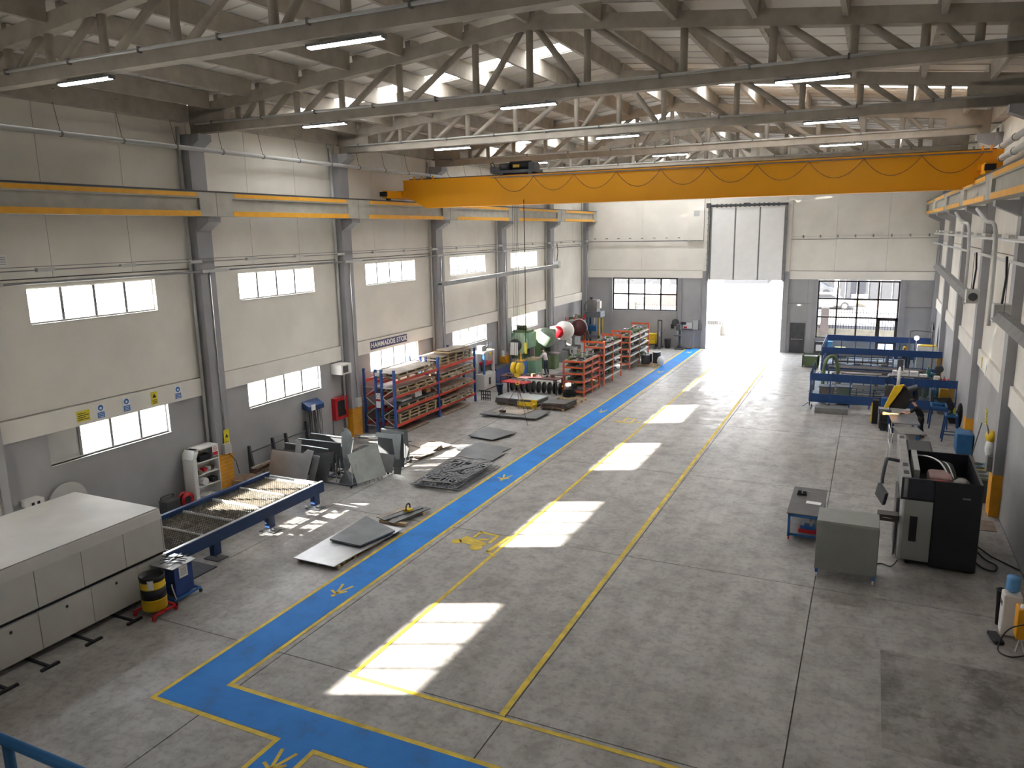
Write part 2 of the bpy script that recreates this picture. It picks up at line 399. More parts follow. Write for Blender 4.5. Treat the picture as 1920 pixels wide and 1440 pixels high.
# walls --------------------------------------------------------------
WIN_Y = [13.35 + BAY * k for k in range(-2, 5)]          # left-wall windows, 4.2 wide
def side_wall(side):
    x0 = XL if side == 'left' else XR; s = 1 if side == 'left' else -1     # s: towards the room
    wl = struct('wall_' + side)
    xo = x0 - s * .22
    def bb(y0, z0, y1, z1, m, name='wall_panel', a=0.0, b=None):
        xa = xo if b is None else b; xb = x0 + s * a
        B(min(xa, xb), y0, z0, max(xa, xb), y1, z1).build(name, m, wl)
    ys = [YB] + [c for c in CY if c > YB] + [YE]
    for i in range(len(ys) - 1):
        ya, yb = ys[i] + .006, ys[i + 1] - .006
        wy = next((v for v in WIN_Y if ya < v < yb), None) if side == 'left' else None
        if wy:
            for (z0, z1, w0, w1, m) in ((0, 3.58, 2.6, 3.58, 'graywall'), (4.22, 7.96, 6.71, 7.72, 'cream')):
                bb(ya, z0, wy, z1, m); bb(wy + 4.2, z0, yb, z1, m)
                bb(wy, z0, wy + 4.2, w0, m)
                if w1 < z1: bb(wy, w1, wy + 4.2, z1, m)
        else:
            bb(ya, 0, yb, 3.58, 'graywall'); bb(ya, 4.22, yb, 7.96, 'cream')
        bb(ya, 3.58, yb, 4.19, 'band', 'wall_band', a=.09)
        t = (yb - ya) / 3
        for k in range(3): bb(ya + k * t + .008, 7.99, ya + (k + 1) * t - .008, 13.35, 'cream')
    bb(YB, -.05, YE, 0.0, 'seam', 'wall_backing', b=xo)
    B(min(xo, xo - s * .05), YB, 0, max(xo, xo - s * .05), YE, 2.5).build('wall_backing', 'seam', wl)
    B(min(xo, xo - s * .05), YB, 3.7, max(xo, xo - s * .05), YE, 6.6).build('wall_backing', 'seam', wl)
    B(min(xo, xo - s * .05), YB, 7.8, max(xo, xo - s * .05), YE, 13.4).build('wall_backing', 'seam', wl)
    return wl
side_wall('left'); side_wall('right')
# windows of the left wall
wc = 0
def side_window(y0, z0, z1, boarded=False):
    global wc
    wc += 1
    t = thing('window_%d' % wc, 'white-framed ribbon window of four panes, %s row of the left wall' % ('upper' if z0 > 5 else 'lower'), None, (XL, y0, z0), kind='structure')
    h = z1 - z0; f = MB(); fr = .045
    xa, xb = -.19, -.12
    f.box(xa, 0, 0, xb, 4.2, fr); f.box(xa, 0, h - fr, xb, 4.2, h); f.box(xa, 0, fr, xb, fr, h - fr); f.box(xa, 0, fr, xb, fr + .02, h - fr); f.box(xa, 4.2 - fr, fr, xb, 4.2, h - fr)
    for k in (1, 2, 3): B(xa, 1.05 * k - .045, fr, xb + .01, 1.05 * k + .045, h - fr).build('mullion', 'midgrey', t)
    f.build('window_frame', 'white', t)
    B(-.12, 0, -.02, .03, 4.2, 0.0).build('window_sill', 'white', t)
    for k in range(4):
        if boarded and k == 0: B(-.165, .04, .04, -.14, 1.03, h - .04).build('blanking_board', 'lightgrey', t)
        else: B(-.16, 1.05 * k + .03, fr, -.15, 1.05 * (k + 1) - .03, h - fr).build('pane', 'glass', t)
for k, y in enumerate(WIN_Y):
    side_window(y, 6.71, 7.72)
    side_window(y, 2.6, 3.58, boarded=(k == 2))

# end walls
we = struct('wall_end')
DX0, DX1, DZ = -11.15, -5.75, 5.3
def eb(x0, z0, x1, z1, m, name='wall_panel', a=0.0): B(x0 + .005, YE - a, z0, x1 - .005, YE + .25, z1).build(name, m, we)
eb(XL, 0, -18.65, 5.35, 'graywall'); eb(-18.65, 0, -13.45, 2.8, 'graywall'); eb(-13.45, 0, DX0, 5.35, 'graywall')
eb(DX1, 0, -5.2, 5.35, 'graywall'); eb(-5.2, 2.27, -4.05, 5.35, 'graywall'); eb(-4.05, 0, -3.4, 5.35, 'graywall'); eb(-3.4, 0, .55, 1.18, 'graywall'); eb(1.85, 0, XR, 5.35, 'graywall')
eb(XL, 5.35, DX0 - .35, 5.92, 'band', 'wall_band', a=.1); eb(DX1 + .35, 5.35, XR, 5.92, 'band', 'wall_band', a=.1)
for x0, x1 in ((XL, -16.3), (-16.3, DX0 - .02), (DX0, -8.45), (-8.45, DX1), (DX1 + .02, -2.4), (-2.4, .85), (.85, XR)):
    z0 = 5.3 if DX0 - .01 <= x0 < DX1 else 5.95
    eb(x0, z0, x1, 8.15, 'cream'); eb(x0, 8.18, x1, 14.9, 'cream')
for x in (-18.95, -13.42, -3.72, 1.9): B(x, YE - .1, 0, x + .32, YE, 5.35).build('pilaster', 'column', we)
for x, z, m in ((DX0 - .38, 5.9, 'column'), (DX1, 5.9, 'column')):
    B(x, YE - .22, 0, x + .38, YE, z).build('door_jamb', m, we); B(x, YE - .18, z, x + .38, YE, 10.9).build('door_jamb', 'band', we)
B(XL, YE + .26, 0, DX0 - .02, YE + .3, 2.5).build('wall_backing', 'seam', we); B(-13.4, YE + .26, 0, DX0, YE + .3, 15).build('wall_backing', 'seam', we); B(XL - .1, YE + .26, 5.4, DX0, YE + .3, 15).build('wall_backing', 'seam', we); B(DX0 - .1, YE + .26, 5.35, DX1 + .1, YE + .3, 15).build('wall_backing', 'seam', we); B(DX1, YE + .26, 5.4, XR + .2, YE + .3, 15).build('wall_backing', 'seam', we)  # unseen backing sheets, added to block light leaking through the panel gaps
B(-12.75, YE - .25, 8.1, -11.55, YE, 13).build('wall_box', 'cream', we); B(-12.3, YE - .27, 9.95, -11.9, YE - .24, 10.35).build('vent_grille', 'lightgrey', we)
wb = struct('wall_back')
B(XL, YB - .2, 0, XR, YB, 15).build('wall_panel', 'graywall', wb)

# big lifting gate, raised
dr = thing('door_1', 'tall white vertical-lift gate, raised above the sunlit opening', None, (0, YE - .3, 0), kind='structure')
for k in range(3):
    xx = DX0 + .16 + k * 1.72
    B(xx + .05, -.05, 5.28, xx + 1.67, .03, 10.45).build('gate_panel', 'gatewhite', dr)
g = MB()
for k in range(4): g.box(DX0 + .12 + k * 1.72, -.07, 5.28, DX0 + .20 + k * 1.72, .04, 10.5)
g.build('gate_stile', 'midgrey', dr)
g = MB()
for x in (DX0 - .08, DX1 - .06):
    g.box(x, -.12, 5.2, x + .14, .1, 10.75)
    for k in range(12): g.box(x - .02, -.16, 5.4 + k * .43, x + .16, -.12, 5.5 + k * .43)
g.build('gate_track', 'midgrey', dr)
g = MB(); g.cyl((DX0 - .1, -.1, 10.65), (DX1 + .1, -.1, 10.65), .09); g.box(DX0 - .2, -.25, 10.5, DX0 + .1, .05, 10.85); g.box(-8.7, -.25, 10.55, -8.3, 0, 10.8)
for k in range(14): g.cyl((DX0 + .5 + k * .33, -.1, 10.65), (DX0 + .62 + k * .33, -.1, 10.65), .13)
g.build('gate_shaft', 'darkgrey', dr)
# personnel door
d2 = thing('door_2', 'small dark grey escape door with a white push bar', None, (-5.2, YE, 0), kind='structure')
B(.0, -.05, 0, 1.15, .1, 2.27).build('door_frame', 'column', d2)
B(.06, -.08, .02, 1.09, -.04, 2.2).build('door_leaf', 'darkgrey', d2)
g = MB().cyl((.2, -.14, 1.02), (.95, -.14, 1.02), .02); g.box(.18, -.15, .98, .22, -.08, 1.06); g.box(.93, -.15, .98, .97, -.08, 1.06); g.build('push_bar', 'chrome', d2)
# far windows
def far_window(name, x0, x1, z0, z1, cols, rows, label, door=None):
    t = thing(name, label, None, (0, YE, 0), kind='structure')
    f = MB(); w = .11
    xs = [x0 + (x1 - x0) * i / cols for i in range(cols + 1)]; zs = rows
    for i, x in enumerate(xs):
        zb = z0
        if door and i >= cols - 1: zb = 2.62
        f.box(x - w / 2 if 0 < i < cols else (x if i == 0 else x - w), .06, zb, x + w / 2 if 0 < i < cols else (x + w if i == 0 else x), .14, z1)
    for j, z in enumerate(zs):
        f.box(x0, .06, z - w / 2, x1 if not (door and z < 2.6) else xs[-2], .14, z + w / 2)
    f.build('window_frame', 'bronze', t)
    for i in range(cols):
        for j in range(len(zs) - 1):
            if door and i == cols - 1 and zs[j + 1] < 2.8 and zs[j] < 2.6: continue
            B(xs[i] + w / 2, .095, zs[j] + w / 2, xs[i + 1] - w / 2, .105, zs[j + 1] - w / 2).build('pane', 'glass', t)
    if door:
        d = MB(); a, b = xs[-2], xs[-1]
        d.box(a - .05, .02, 0, a + .2, .16, 2.7); d.box(b - .18, .02, 0, b + .02, .16, 2.7); d.box(a, .02, 2.52, b, .16, 2.7); d.box(a, .03, .9, b, .15, 1.02); d.box(a, .03, 0, b, .15, .2)
        d.box((a + b) / 2 - .02, .05, .2, (a + b) / 2 + .02, .12, .9)
        dd = d.build('door_frame', 'bronze', t)
        B(a + .16, .09, 1.02, b - .14, .1, 2.52).build('door_glass', 'glass', t); B(a + .16, .09, .2, b - .14, .1, .9).build('door_glass', 'glass', t)
    return t
far_window('window_20', -18.65, -13.46, 2.8, 5.33, 4, [2.825, 4.07, 5.305], 'dark-framed window of eight panes left of the gateway')
far_window('window_21', -3.4, 1.85, 1.18, 5.25, 4, [1.2, 2.68, 3.98, 5.22], 'tall dark-framed window wall with a glazed door, right of the gateway', door=True)

# columns ------------------------------------------------------------
def column(side, y, k, w=.65):
    s = 1 if side == 'left' else -1; x0 = XL if side == 'left' else XR; D = .42 if s > 0 else .27
    where = ('left' if s > 0 else 'right')
    t = thing('concrete_column', 'grey painted column on the %s wall, %s' % (where, ['behind the camera', 'behind the camera', 'at the left photo edge' if s > 0 else 'outside the frame', 'beside the white shelf cabinet' if s > 0 else 'beside the camera side', 'beside the red hose cabinet' if s > 0 else 'behind the recycling bins', 'beyond the pallet rack' if s > 0 else 'behind the blue compressor', 'behind the presses' if s > 0 else 'beside the first welding booth', 'behind the far press' if s > 0 else 'beside the far welding booth', 'in the far corner'][k]), 'column', (x0, y if s > 0 else y - .22, 0), group='%s wall columns' % where, kind='structure')
    def bb(a, y0, z0, b, y1, z1): return B(min(a * s, b * s), y0, z0, max(a * s, b * s), y1, z1)
    bb(-.02, -w / 2, 0, D, w / 2, 12.36).build('shaft', 'column', t)
    m = MB(); m.prism([(D * s, -w / 2 + .05, 9.2), (.95 * s, -w / 2 + .05, 9.52), (.95 * s, -w / 2 + .05, 9.68), (D * s, -w / 2 + .05, 9.68)], (0, w - .1, 0))
    m.build('corbel', 'column', t)
    m = MB(); m.prism([(D * s, -w / 2 + .05, 11.9), (.85 * s, -w / 2 + .05, 12.15), (.85 * s, -w / 2 + .05, 12.36), (D * s, -w / 2 + .05, 12.36)], (0, w - .1, 0))
    m.build('corbel', 'column', t)
    MB().cyl((.12 * s, -(w / 2 + .1) * s, .3), (.12 * s, -(w / 2 + .1) * s, 12.6), .055, n=10).build('downpipe', 'lightgrey', t, smooth=True)
    if s > 0: MB().cyl((.44, w / 2 - .28, 1.6), (.44, w / 2 - .28, 7.85), .03, n=8).build('conduit', 'chrome', t, smooth=True)
    h = 1.35
    bb(-.0, -w / 2 - .012, 0, D + .015, w / 2 + .012, h).build('painted_base', 'orangebase', t)
    if k in (3, 4) and s > 0:
        m = MB()
        for q in range(9): m.box(.435, -w / 2 - .015, .12 + q * .14, .44, w / 2 + .015, .13 + q * .14)
        m.build('base_stripe', 'lightgrey', t)
for side in ('left', 'right'):
    for k, y in enumerate(CY): column(side, y, k)
    column(side, YE - .25, 8, .5)

# crane runway beams ---------------------------------------------------
def runway(side):
    s = 1 if side == 'left' else -1; x0 = XL if side == 'left' else XR
    ys = [YB + .2] + CY[1:] + [YE - .1]
    for i in range(len(ys) - 1):
        a, b = ys[i] + .012, ys[i + 1] - .012
        t = thing('runway_beam', 'concrete crane runway beam with orange edges on the %s wall, %s span' % (side, ORD[min(i, 7)]), 'beam', (x0, 0, 0), group='%s runway beams' % side, kind='structure')
        def bb(p, z0, q, z1, y0=a, y1=b): return (min(p * s, q * s), y0, z0, max(p * s, q * s), y1, z1)
        m = MB(); m.box(*bb(.62, 10.28, 1.12, 10.47)); m.box(*bb(.72, 9.9, 1.02, 10.28)); m.box(*bb(.62, 9.7, 1.12, 9.9))
        m.box(*bb(.62, 9.9, 1.12, 10.28, a, a + .7)); m.box(*bb(.62, 9.9, 1.12, 10.28, b - .7, b))
        m.build('beam_body', 'beamc', t)
        m = MB(); m.box(*bb(1.12, 10.33, 1.13, 10.455, a + .8, b - .8)); m.box(*bb(1.12, 9.7, 1.13, 9.87, a + .7, b - .7)); m.build('painted_edge', 'yellowedge', t)
    r = MB(); r.box(*( min((x0 + s * .84), (x0 + s * .90)), YB + .2, 10.47, max((x0 + s * .84), (x0 + s * .90)), YE - .1, 10.54))
    r.box(*( min((x0 + s * 1.08), (x0 + s * 1.13)), YB + .2, 10.47, max((x0 + s * 1.08), (x0 + s * 1.13)), YE - .1, 10.52))
    tag(r.build('crane_rail', 'darkgrey'), 'dark steel rail along the top of the %s runway beam' % side, 'rail', kind='structure')
runway('left'); runway('right')

# roof -----------------------------------------------------------------
def zr(x): return 14.8 - .105 * abs(x - CX)
cl = struct('ceiling', 'pitched grey sheet roof with translucent strips')
PUR = [0, 1.95, 3.85, 5.7, 7.6, 9.5, 11.35]
def roof_piece(xa, xb, ya, yb, m, name):
    mb = MB(); pp = [(xa, ya, zr(xa)), (xb, ya, zr(xb)), (xb, yb, zr(xb)), (xa, yb, zr(xa))]
    if name == 'skylight_panel': mb.add(pp, [(0, 1, 2, 3)])      # one translucent sheet
    else: mb.prism(pp, (0, 0, .12))
    mb.build(name, m, cl)
for s in (-1, 1):
    edge = XL - .3 if s < 0 else XR + .3
    strips = [23.9, 39.55, 55.2] if s < 0 else [31.5, 47.2]
    y = YB - .3
    for c in strips:
        y0, y1 = c - .5, c + .5
        roof_piece(CX, edge, y, y0 - .01, 'roof', 'roof_sheet')
        for k in range(6):
            xa = CX + s * PUR[k]; xb = CX + s * PUR[k + 1]
            roof_piece(xa, xb, y0, y1, 'skylight', 'skylight_panel')
        roof_piece(CX + s * PUR[6], edge, y0, y1, 'roof', 'roof_sheet')
        y = y1 + .01
    roof_piece(CX, edge, y, YE + .3, 'roof', 'roof_sheet')
# ribs of the sheet
rb = MB()
for s in (-1, 1):
    edge = XL - .1 if s < 0 else XR + .1
    for i in range(64):
        y = YB + .5 + i * 1.0
        rb.prism([(CX + s * .1, y, zr(CX + .1)), (edge, y, zr(edge)), (edge, y, zr(edge) - .03), (CX + s * .1, y, zr(CX + .1) - .03)], (0, .05, 0))
rb.build('sheet_rib', 'roof', cl)
# purlins
TY = CY + [YE + .1]
for j in range(len(TY) - 1):
    for s in (-1, 1):
        for k, d in enumerate(PUR):
            if k == 0 and s > 0: continue
            x = CX + s * d
            if abs(d - 11.35) < .01: x = CX + s * 11.3
            zt = zr(x) - .01; a = TY[j] + .17; b = TY[j + 1] - .17
            mb = MB(); mb.prism([(x - .09, a, zt), (x + .09, a, zt), (x + .055, a, zt - .5), (x - .055, a, zt - .5)], (0, b - a, 0))
            mb.build('purlin', 'truss', cl)
# eave beams
for s, x in ((1, XL), (-1, XR)):
    for j in range(len(TY) - 1):
        B(min(x, x + s * .4), TY[j] + .2, 12.75, max(x, x + s * .4), TY[j + 1] - .2, 13.45).build('eave_beam', 'truss', cl)

# trusses
VX = [1.6, 4.05, 6.1, 7.8, 9.2, 10.2]
def make_truss():
    t = thing('roof_truss', '', 'truss', (0, 0, 0), group='concrete roof trusses', kind='structure')
    hw = .15
    def top(x): return 14.5 - .105 * abs(x - CX)
    m = MB()
    L, Rr = XL + .4, XR - .4
    for s in (-1, 1):
        e = L if s < 0 else Rr
        m.prism([(CX, -hw, top(CX) - .36), (e, -hw, top(e) - .36), (e, -hw, top(e)), (CX, -hw, top(CX))], (0, 2 * hw, 0))
    m.build('top_chord', 'truss', t)
    MB().box(L, -hw, 12.38, Rr, hw, 12.64).build('bottom_chord', 'truss', t)
    for s in (-1, 1):
        e = L if s < 0 else Rr; q = e - s * 1.5
        m = MB(); m.box(min(e, q), -hw, 12.38, max(e, q), hw, 13.1); m.build('end_block', 'truss', t)
    xs = [0] + VX
    for s in (-1, 1):
        for k, d in enumerate(xs):
            x = CX + s * d
            if not (k == 0 and s > 0):
                MB().cyl((x, 0, 12.6), (x, 0, top(x) - .3), .095, n=10).build('strut', 'truss', t, smooth=True)
            if k < len(xs) - 1:
                x2 = CX + s * xs[k + 1]
                MB().cyl((x2 - s * .18, 0, 12.6), (x + s * .22, 0, top(x) - .33), .09, n=10).build('brace', 'truss', t, smooth=True)
    # cable duct along the front of the bottom chord
    MB().cyl((L + .3, -hw - .05, 12.66), (Rr - .3, -hw - .05, 12.66), .035, n=8).build('cable_duct', 'lightgrey', t, smooth=True)
    m = MB()
    for k in range(11): m.box(L + 1 + k * 2.1, -hw - .09, 12.6, L + 1.05 + k * 2.1, -hw, 12.72)
    m.build('duct_clip', 'midgrey', t)
    return t
tr = make_truss()
tl = ['nearest roof truss in view, cut off by the top edge', 'second roof truss, its peak near the top centre', 'third roof truss', 'fourth roof truss', 'fifth roof truss, behind the crane girder', 'farthest roof truss']
tr.location = (0, CY[2], 0); tr['label'] = tl[0]
for k in range(3, 8): dup(tr, (0, CY[k], 0), label=tl[min(k - 2, 5)])
for k in (0, 1): dup(tr, (0, CY[k], 0), label='roof truss behind the camera')

# LED battens
def make_led():
    t = thing('led_batten', '', 'light fixture', (0, 0, 0), group='LED battens under the trusses')
    m = MB(); m.box(-.8, -.07, 0.0, .8, .07, .05); m.box(-.82, -.075, -.03, -.79, .075, .05); m.box(.79, -.075, -.03, .82, .075, .05); m.build('housing', 'midgrey', t)
    m = MB(); m.prism([(-.78, -.06, 0), (-.78, -.045, -.035), (-.78, .045, -.035), (-.78, .06, 0)], (1.56, 0, 0)); m.build('diffuser', 'led', t)
    B(-.55, -.02, .05, -.5, .02, .09).build('bracket', 'midgrey', t); B(.5, -.02, .05, .55, .02, .09).build('bracket', 'midgrey', t)
    return t
ld = make_led(); first = True
for k, y in enumerate(CY):
    for q, x in enumerate((-15.3, -8.55, -1.52)):
        row = ['a truss behind the camera', 'a truss behind the camera', 'the nearest truss', 'the second truss', 'the third truss', 'the fourth truss', 'the fifth truss', 'the farthest truss'][k]
        lab = 'lit LED batten under %s, %s of three' % (row, ['left', 'middle', 'right'][q])
        p = (x, y - .0, 12.29)
        if first: ld.location = p; ld['label'] = lab; first = False
        else: dup(ld, p, label=lab)

# ------------------------------------------------------------------ overhead crane
cr_ = thing('overhead_crane', 'orange overhead bridge crane spanning the hall', 'crane', (0, 31.0, 0))
m = MB(); x0, x1 = -20.1, 3.75
prof = [(x0, 11.42), (x0, 10.75), (x0 + .3, 10.62), (x0 + 1.15, 10.22), (x1 - 1.15, 10.22), (x1 - .3, 10.62), (x1, 10.75), (x1, 11.42)]
m.prism([(a, 0, b) for a, b in prof], (0, .5, 0)); m.build('girder', 'orange', cr_)
m = MB(); m.box(x0, -.06, 11.42, x1, .56, 11.46); m.box(x0 + 1.1, -.06, 10.18, x1 - 1.1, .56, 10.22); m.build('girder_flange', 'orange', cr_)
MB().box(x0 + .2, .2, 11.46, x1 - .2, .26, 11.52).build('trolley_rail', 'darkgrey', cr_)
for xx, s in ((-20.23, 1), (3.23, -1)):
    m = MB(); m.box(xx - .12, -1.4, 10.62, xx + .12, 2.0, 10.95); m.build('end_carriage', 'orange', cr_)
    for yy in (-1.1, 1.7): MB().cyl((xx - .06, yy, 10.66), (xx + .06, yy, 10.66), .14, n=14).build('wheel', 'darkgrey', cr_)
    m = MB(); m.box(xx - .16, -1.55, 10.7, xx + .16, -1.4, 10.9); m.build('buffer', 'black', cr_)
B(3.0, -.25, 10.78, 3.6, 0, 11.02).build('drive_motor', 'orange', cr_); B(x0 - .25, -.2, 10.72, x0 + .15, 0, 10.98).build('drive_motor', 'orange', cr_)
for xx in (3.1, 3.35, -19.6, -19.2, -18.6): B(xx, .1, 11.46, xx + .06, .16, 11.62).build('end_stop', 'orange', cr_)
# festoon
MB().box(-15.5, -.12, 11.36, 3.4, -.06, 11.40).build('festoon_track', 'midgrey', cr_)
nx = 10; span = 1.84
for k in range(nx):
    a = -15.25 + k * span; MB().tube([(a + span * i / 12, -.13, 11.36 - .62 * (1 - (2 * i / 12 - 1) ** 2)) for i in range(13)], .011, 5).build('festoon_cable', 'rust', cr_)
# trolley
hb = thing('crane_hoist', 'dark crab hoist riding on top of the orange crane girder', 'hoist', (-14.3, 31.25, 11.53))
m = MB(); m.box(-.95, -.5, 0, .95, .5, .12); m.box(-1.1, -.55, .02, -.95, .55, .3); m.build('trolley_frame', 'darkgrey', hb)
MB().cyl((-.35, 0, .3), (.6, 0, .3), .22, n=16).build('rope_drum', 'black', hb, smooth=True)
MB().cyl((-.75, -.2, .28), (-.38, -.2, .28), .16, n=14).build('hoist_motor', 'darkgrey', hb, smooth=True)
MB().box(.62, -.3, .12, .88, .3, .42).build('gear_box', 'darkgrey', hb); MB().box(-.15, -.235, .24, .15, -.22, .36).build('maker_plate', 'yel', hb)
MB().tube([(-1.05, -.5, .3), (-1.1, -.5, .42), (-.95, -.5, .42), (-.9, -.5, .2)], .02).build('handrail', 'black', hb)
for yy in (-.3, .3):
    for xx in (-.7, .7): MB().cyl((xx, yy - .04, .0), (xx, yy + .04, .0), .1).build('wheel', 'midgrey', hb)
hk = thing('hook_block', 'yellow hook block hanging from the crane ropes', 'hook', (-14.5, 31.25, 2.45))
m = MB()
for dx in (-.13, -.03, .05, .13): m.cyl((dx, 0, .6), (dx * .9, .0, 9.15), .008, n=5)
m.build('wire_rope', 'darkgrey', hk)
for dx in (-.14, .14): MB().cyl((dx - .11, 0, .42), (dx + .11, 0, .42), .26, n=18).build('sheave_guard', 'yel', hk, smooth=True)
m = MB(); m.prism([(-.16, -.1, .3), (.16, -.1, .3), (.1, -.1, 0), (-.1, -.1, 0)], (0, .2, 0)); m.build('block_body', 'yel', hk)
MB().tube([(0, 0, 0), (0, 0, -.12), (.09, 0, -.22), (.06, 0, -.34), (-.06, 0, -.36), (-.11, 0, -.26)], .03, 8).build('hook', 'yel', hk)
m = MB()
for dx, dy, z in ((-.85, -.5, -1.9), (.75, -.6, -2.1), (-.25, .6, -1.7), (.35, .4, -1.7)): m.tube([(0, 0, -.3), (dx * .3, dy * .3, -.9), (dx, dy, z)], .012, 5)
m.build('lifting_chain', 'rust', hk)
pc = thing('pendant_control', 'crane pendant control hanging beside the hook ropes', 'control', (-13.95, 31.0, 3.9))
MB().tube([(0, 0, 6.5), (.02, 0, 3), (0, 0, .2)], .02, 6).build('pendant_cable', 'black', pc); MB().box(-.05, -.04, -.3, .05, .04, .2).build('button_box', 'signyellow', pc)
# ------------------------------------------------------------------ measuring helpers: a pixel of the photograph to a world point on a plane
FPX = 1422.263
def ray(x, y):
    a, b = (x - 960) / FPX, (y - 720) / FPX
    return Vector((RX[0] * a + RY[0] * b + RZ[0], RX[1] * a + RY[1] * b + RZ[1], RX[2] * a + RY[2] * b + RZ[2]))
CAMP = Vector((0, 0, 9.0))
def atz(x, y, z=0.0): d = ray(x, y); return CAMP + d * ((z - 9.0) / d.z)
def aty(x, y, Y): d = ray(x, y); return CAMP + d * (Y / d.y)
def atx(x, y, X): d = ray(x, y); return CAMP + d * (X / d.x)
def loc_pts(pts, t): return [p - t.location for p in pts]

# ------------------------------------------------------------------ laser cutter
T = thing('laser_cutter', 'huge off-white laser cutting enclosure at the left photo edge', 'machine', (-16.0, 3.0, 0))
L_ = 9.75
m = MB(); m.prism([(0, 0, 1.12), (0, 0, 2.0), (-.06, 0, 2.25), (-3.3, 0, 2.27), (-3.3, 0, 1.12)], (0, L_, 0)); m.build('enclosure', 'offwhite', T, bevel=.02)
B(-3.25, .02, 2.262, -.08, L_ - .02, 2.275).build('roof_panel', 'offtop', T)
B(-3.2, .02, 1.02, -.08, L_ - .02, 1.12).build('reveal', 'black', T)
B(-3.25, .2, .02, -.35, L_ - .9, .3).build('plinth', 'black', T)
for k in range(7):
    a = L_ - .85 - (k + 1) * 1.26; m = B(-.1, a + .008, .17, 0, a + 1.252, 1.03); m.build('skirt_panel', 'offwhite', T)
    B(-.005, a + .62, .84, .012, a + .67, .9).build('latch', 'black', T)
B(-.1, L_ - .85, .25, 0, L_, 1.03).build('skirt_panel', 'offwhite', T)
B(-3.3, .02, .1, -.1, L_ - .02, 1.02).build('machine_base', 'offwhite', T)
for k in range(9):
    m = MB(); m.box(-.004, .9 + k * 1.1, 1.13, .004, .915 + k * 1.1, 1.99); m.build('panel_joint', 'midgrey', T)
for k, (yy, xx) in enumerate([(8.22, -15.42), (9.12, -15.43), (10.2, -15.5), (11.23, -15.45), (7.2, -15.4)]):
    q = thing('stop_bar', 'flat black T-shaped floor bar under the white laser enclosure, %s from the barrel' % ['fourth', 'third', 'second', 'first', 'fifth'][k], 'bar', (xx, yy, 0), group='T-shaped floor bars')
    B(-1.0, -.03, 0, 0, .03, .04).build('arm', 'black', q); B(-.02, -.2, 0, .05, .2, .05).build('foot_plate', 'black', q)

# exchange table ----------------------------------------------------------
T = thing('exchange_table', 'navy steel shuttle table with slatted cutting bed, half in sunlight', 'machine', (-16.15, 12.8, 0))
W, LL = 2.45, 6.45
B(-.12, 0, .58, 0, LL, .93).build('side_rail', 'blueframe', T, bevel=.01); B(-W, 0, .62, -W + .12, LL, .98).build('side_rail', 'blueframe', T, bevel=.01)
B(-.12, 0, .93, -.02, LL, .945).build('rail_highlight', 'steel', T)  # bright strip standing in for the highlight on the near rail's top edge
B(-W, LL - .06, .7, -.12, LL, .88).build('end_rail', 'white', T); B(-W, LL - .3, .5, -.12, LL - .2, .7).build('cross_member', 'blueframe', T)
m = MB()
nsl = 66
for k in range(nsl):
    y = .05 + k * (LL - .2) / nsl; n = 26; st = (W - .26) / n; z0 = .815
    pts = [(-W + .13, y, z0)]
    for j in range(n): pts += [(-W + .13 + j * st, y, .83), (-W + .13 + (j + .5) * st, y, .875)]
    pts += [(-.13, y, .83), (-.13, y, z0)]
    m.prism(pts, (0, .014, 0))
tag(m.build('cutting_slat', mat('slat_dusty', (0.15, 0.13, 0.10), 0.75, var=.4, scale=9), T), kind='stuff')
for k in range(6):
    m = MB(); y = .35 + k * 1.16
    n = 22; st = (W - .26) / n
    m.box(-W + .13, y, .6, -.13, y + .02, .88)
    for j in range(n): m.box(-W + .15 + j * st, y, .88, -W + .15 + (j + .6) * st, y + .02, .90)
    m.build('divider_bar', 'lightgrey', T)
for k in range(2):
    B(-W + .7 + k * .95, .05, .56, -W + .76 + k * .95, LL - .1, .66).build('under_rail', 'darkgrey', T)
for y in (1.95, 4.15, 6.3):
    for x in (-.3, -W + .15):
        m = MB(); m.box(x - .09, y - .13, .12, x + .09, y + .13, .6); q = m.build('leg', 'blueframe', T)
        m = MB(); m.prism([(x - .02, y - .13, .6), (x - .02, y - .5, .6), (x - .02, y - .13, .35)], (.04, 0, 0)); m.build('gusset', 'blueframe', T)
        MB().cyl((x, y, .02), (x, y, .13), .035, n=8).build('levelling_foot', 'chrome', T)
        B(x - .28, y - .2, 0, x + .28, y + .2, .025).build('floor_plate', 'darkgrey', T)

# barrel and blue bin on dollies --------------------------------------------
T = thing('barrel_dolly', 'red low dolly under the yellow and black barrel', 'dolly', (-15.33, 11.75, 0))
m = MB()
B(-.36, -.36, .11, -.30, .36, .15).build('frame_rail', 'red', T); B(.30, -.36, .11, .36, .36, .15).build('frame_rail', 'red', T); B(-.36, -.03, .11, .36, .03, .15).build('frame_rail', 'red', T); B(-.36, .30, .11, .36, .36, .15).build('frame_rail', 'red', T)
for a in (-.32, .32):
    for b in (-.32, .32): MB().cyl((a - .02, b, .05), (a + .02, b, .05), .05, n=10).build('caster', 'red', T)
T = thing('barrel', 'open yellow drum with black bands and a white notice', 'barrel', (-15.33, 11.75, .152))
m = MB(); m.lathe([(.27, 0), (.285, .02), (.285, .27), (.295, .28), (.285, .29), (.285, .57), (.295, .58), (.285, .59), (.285, .84), (.295, .86), (.275, .86), (.27, .82), (.265, .10)], n=28); m.build('drum', 'yel', T, smooth=True)
MB().lathe([(.2875, .30), (.2875, .56)], n=28).build('black_band', 'black', T, smooth=True)
MB().lathe([(.2875, .74), (.297, .865), (.27, .868), (.262, .75)], n=28).build('rim_band', 'black', T, smooth=True)
m = MB(); a0 = R(-62)
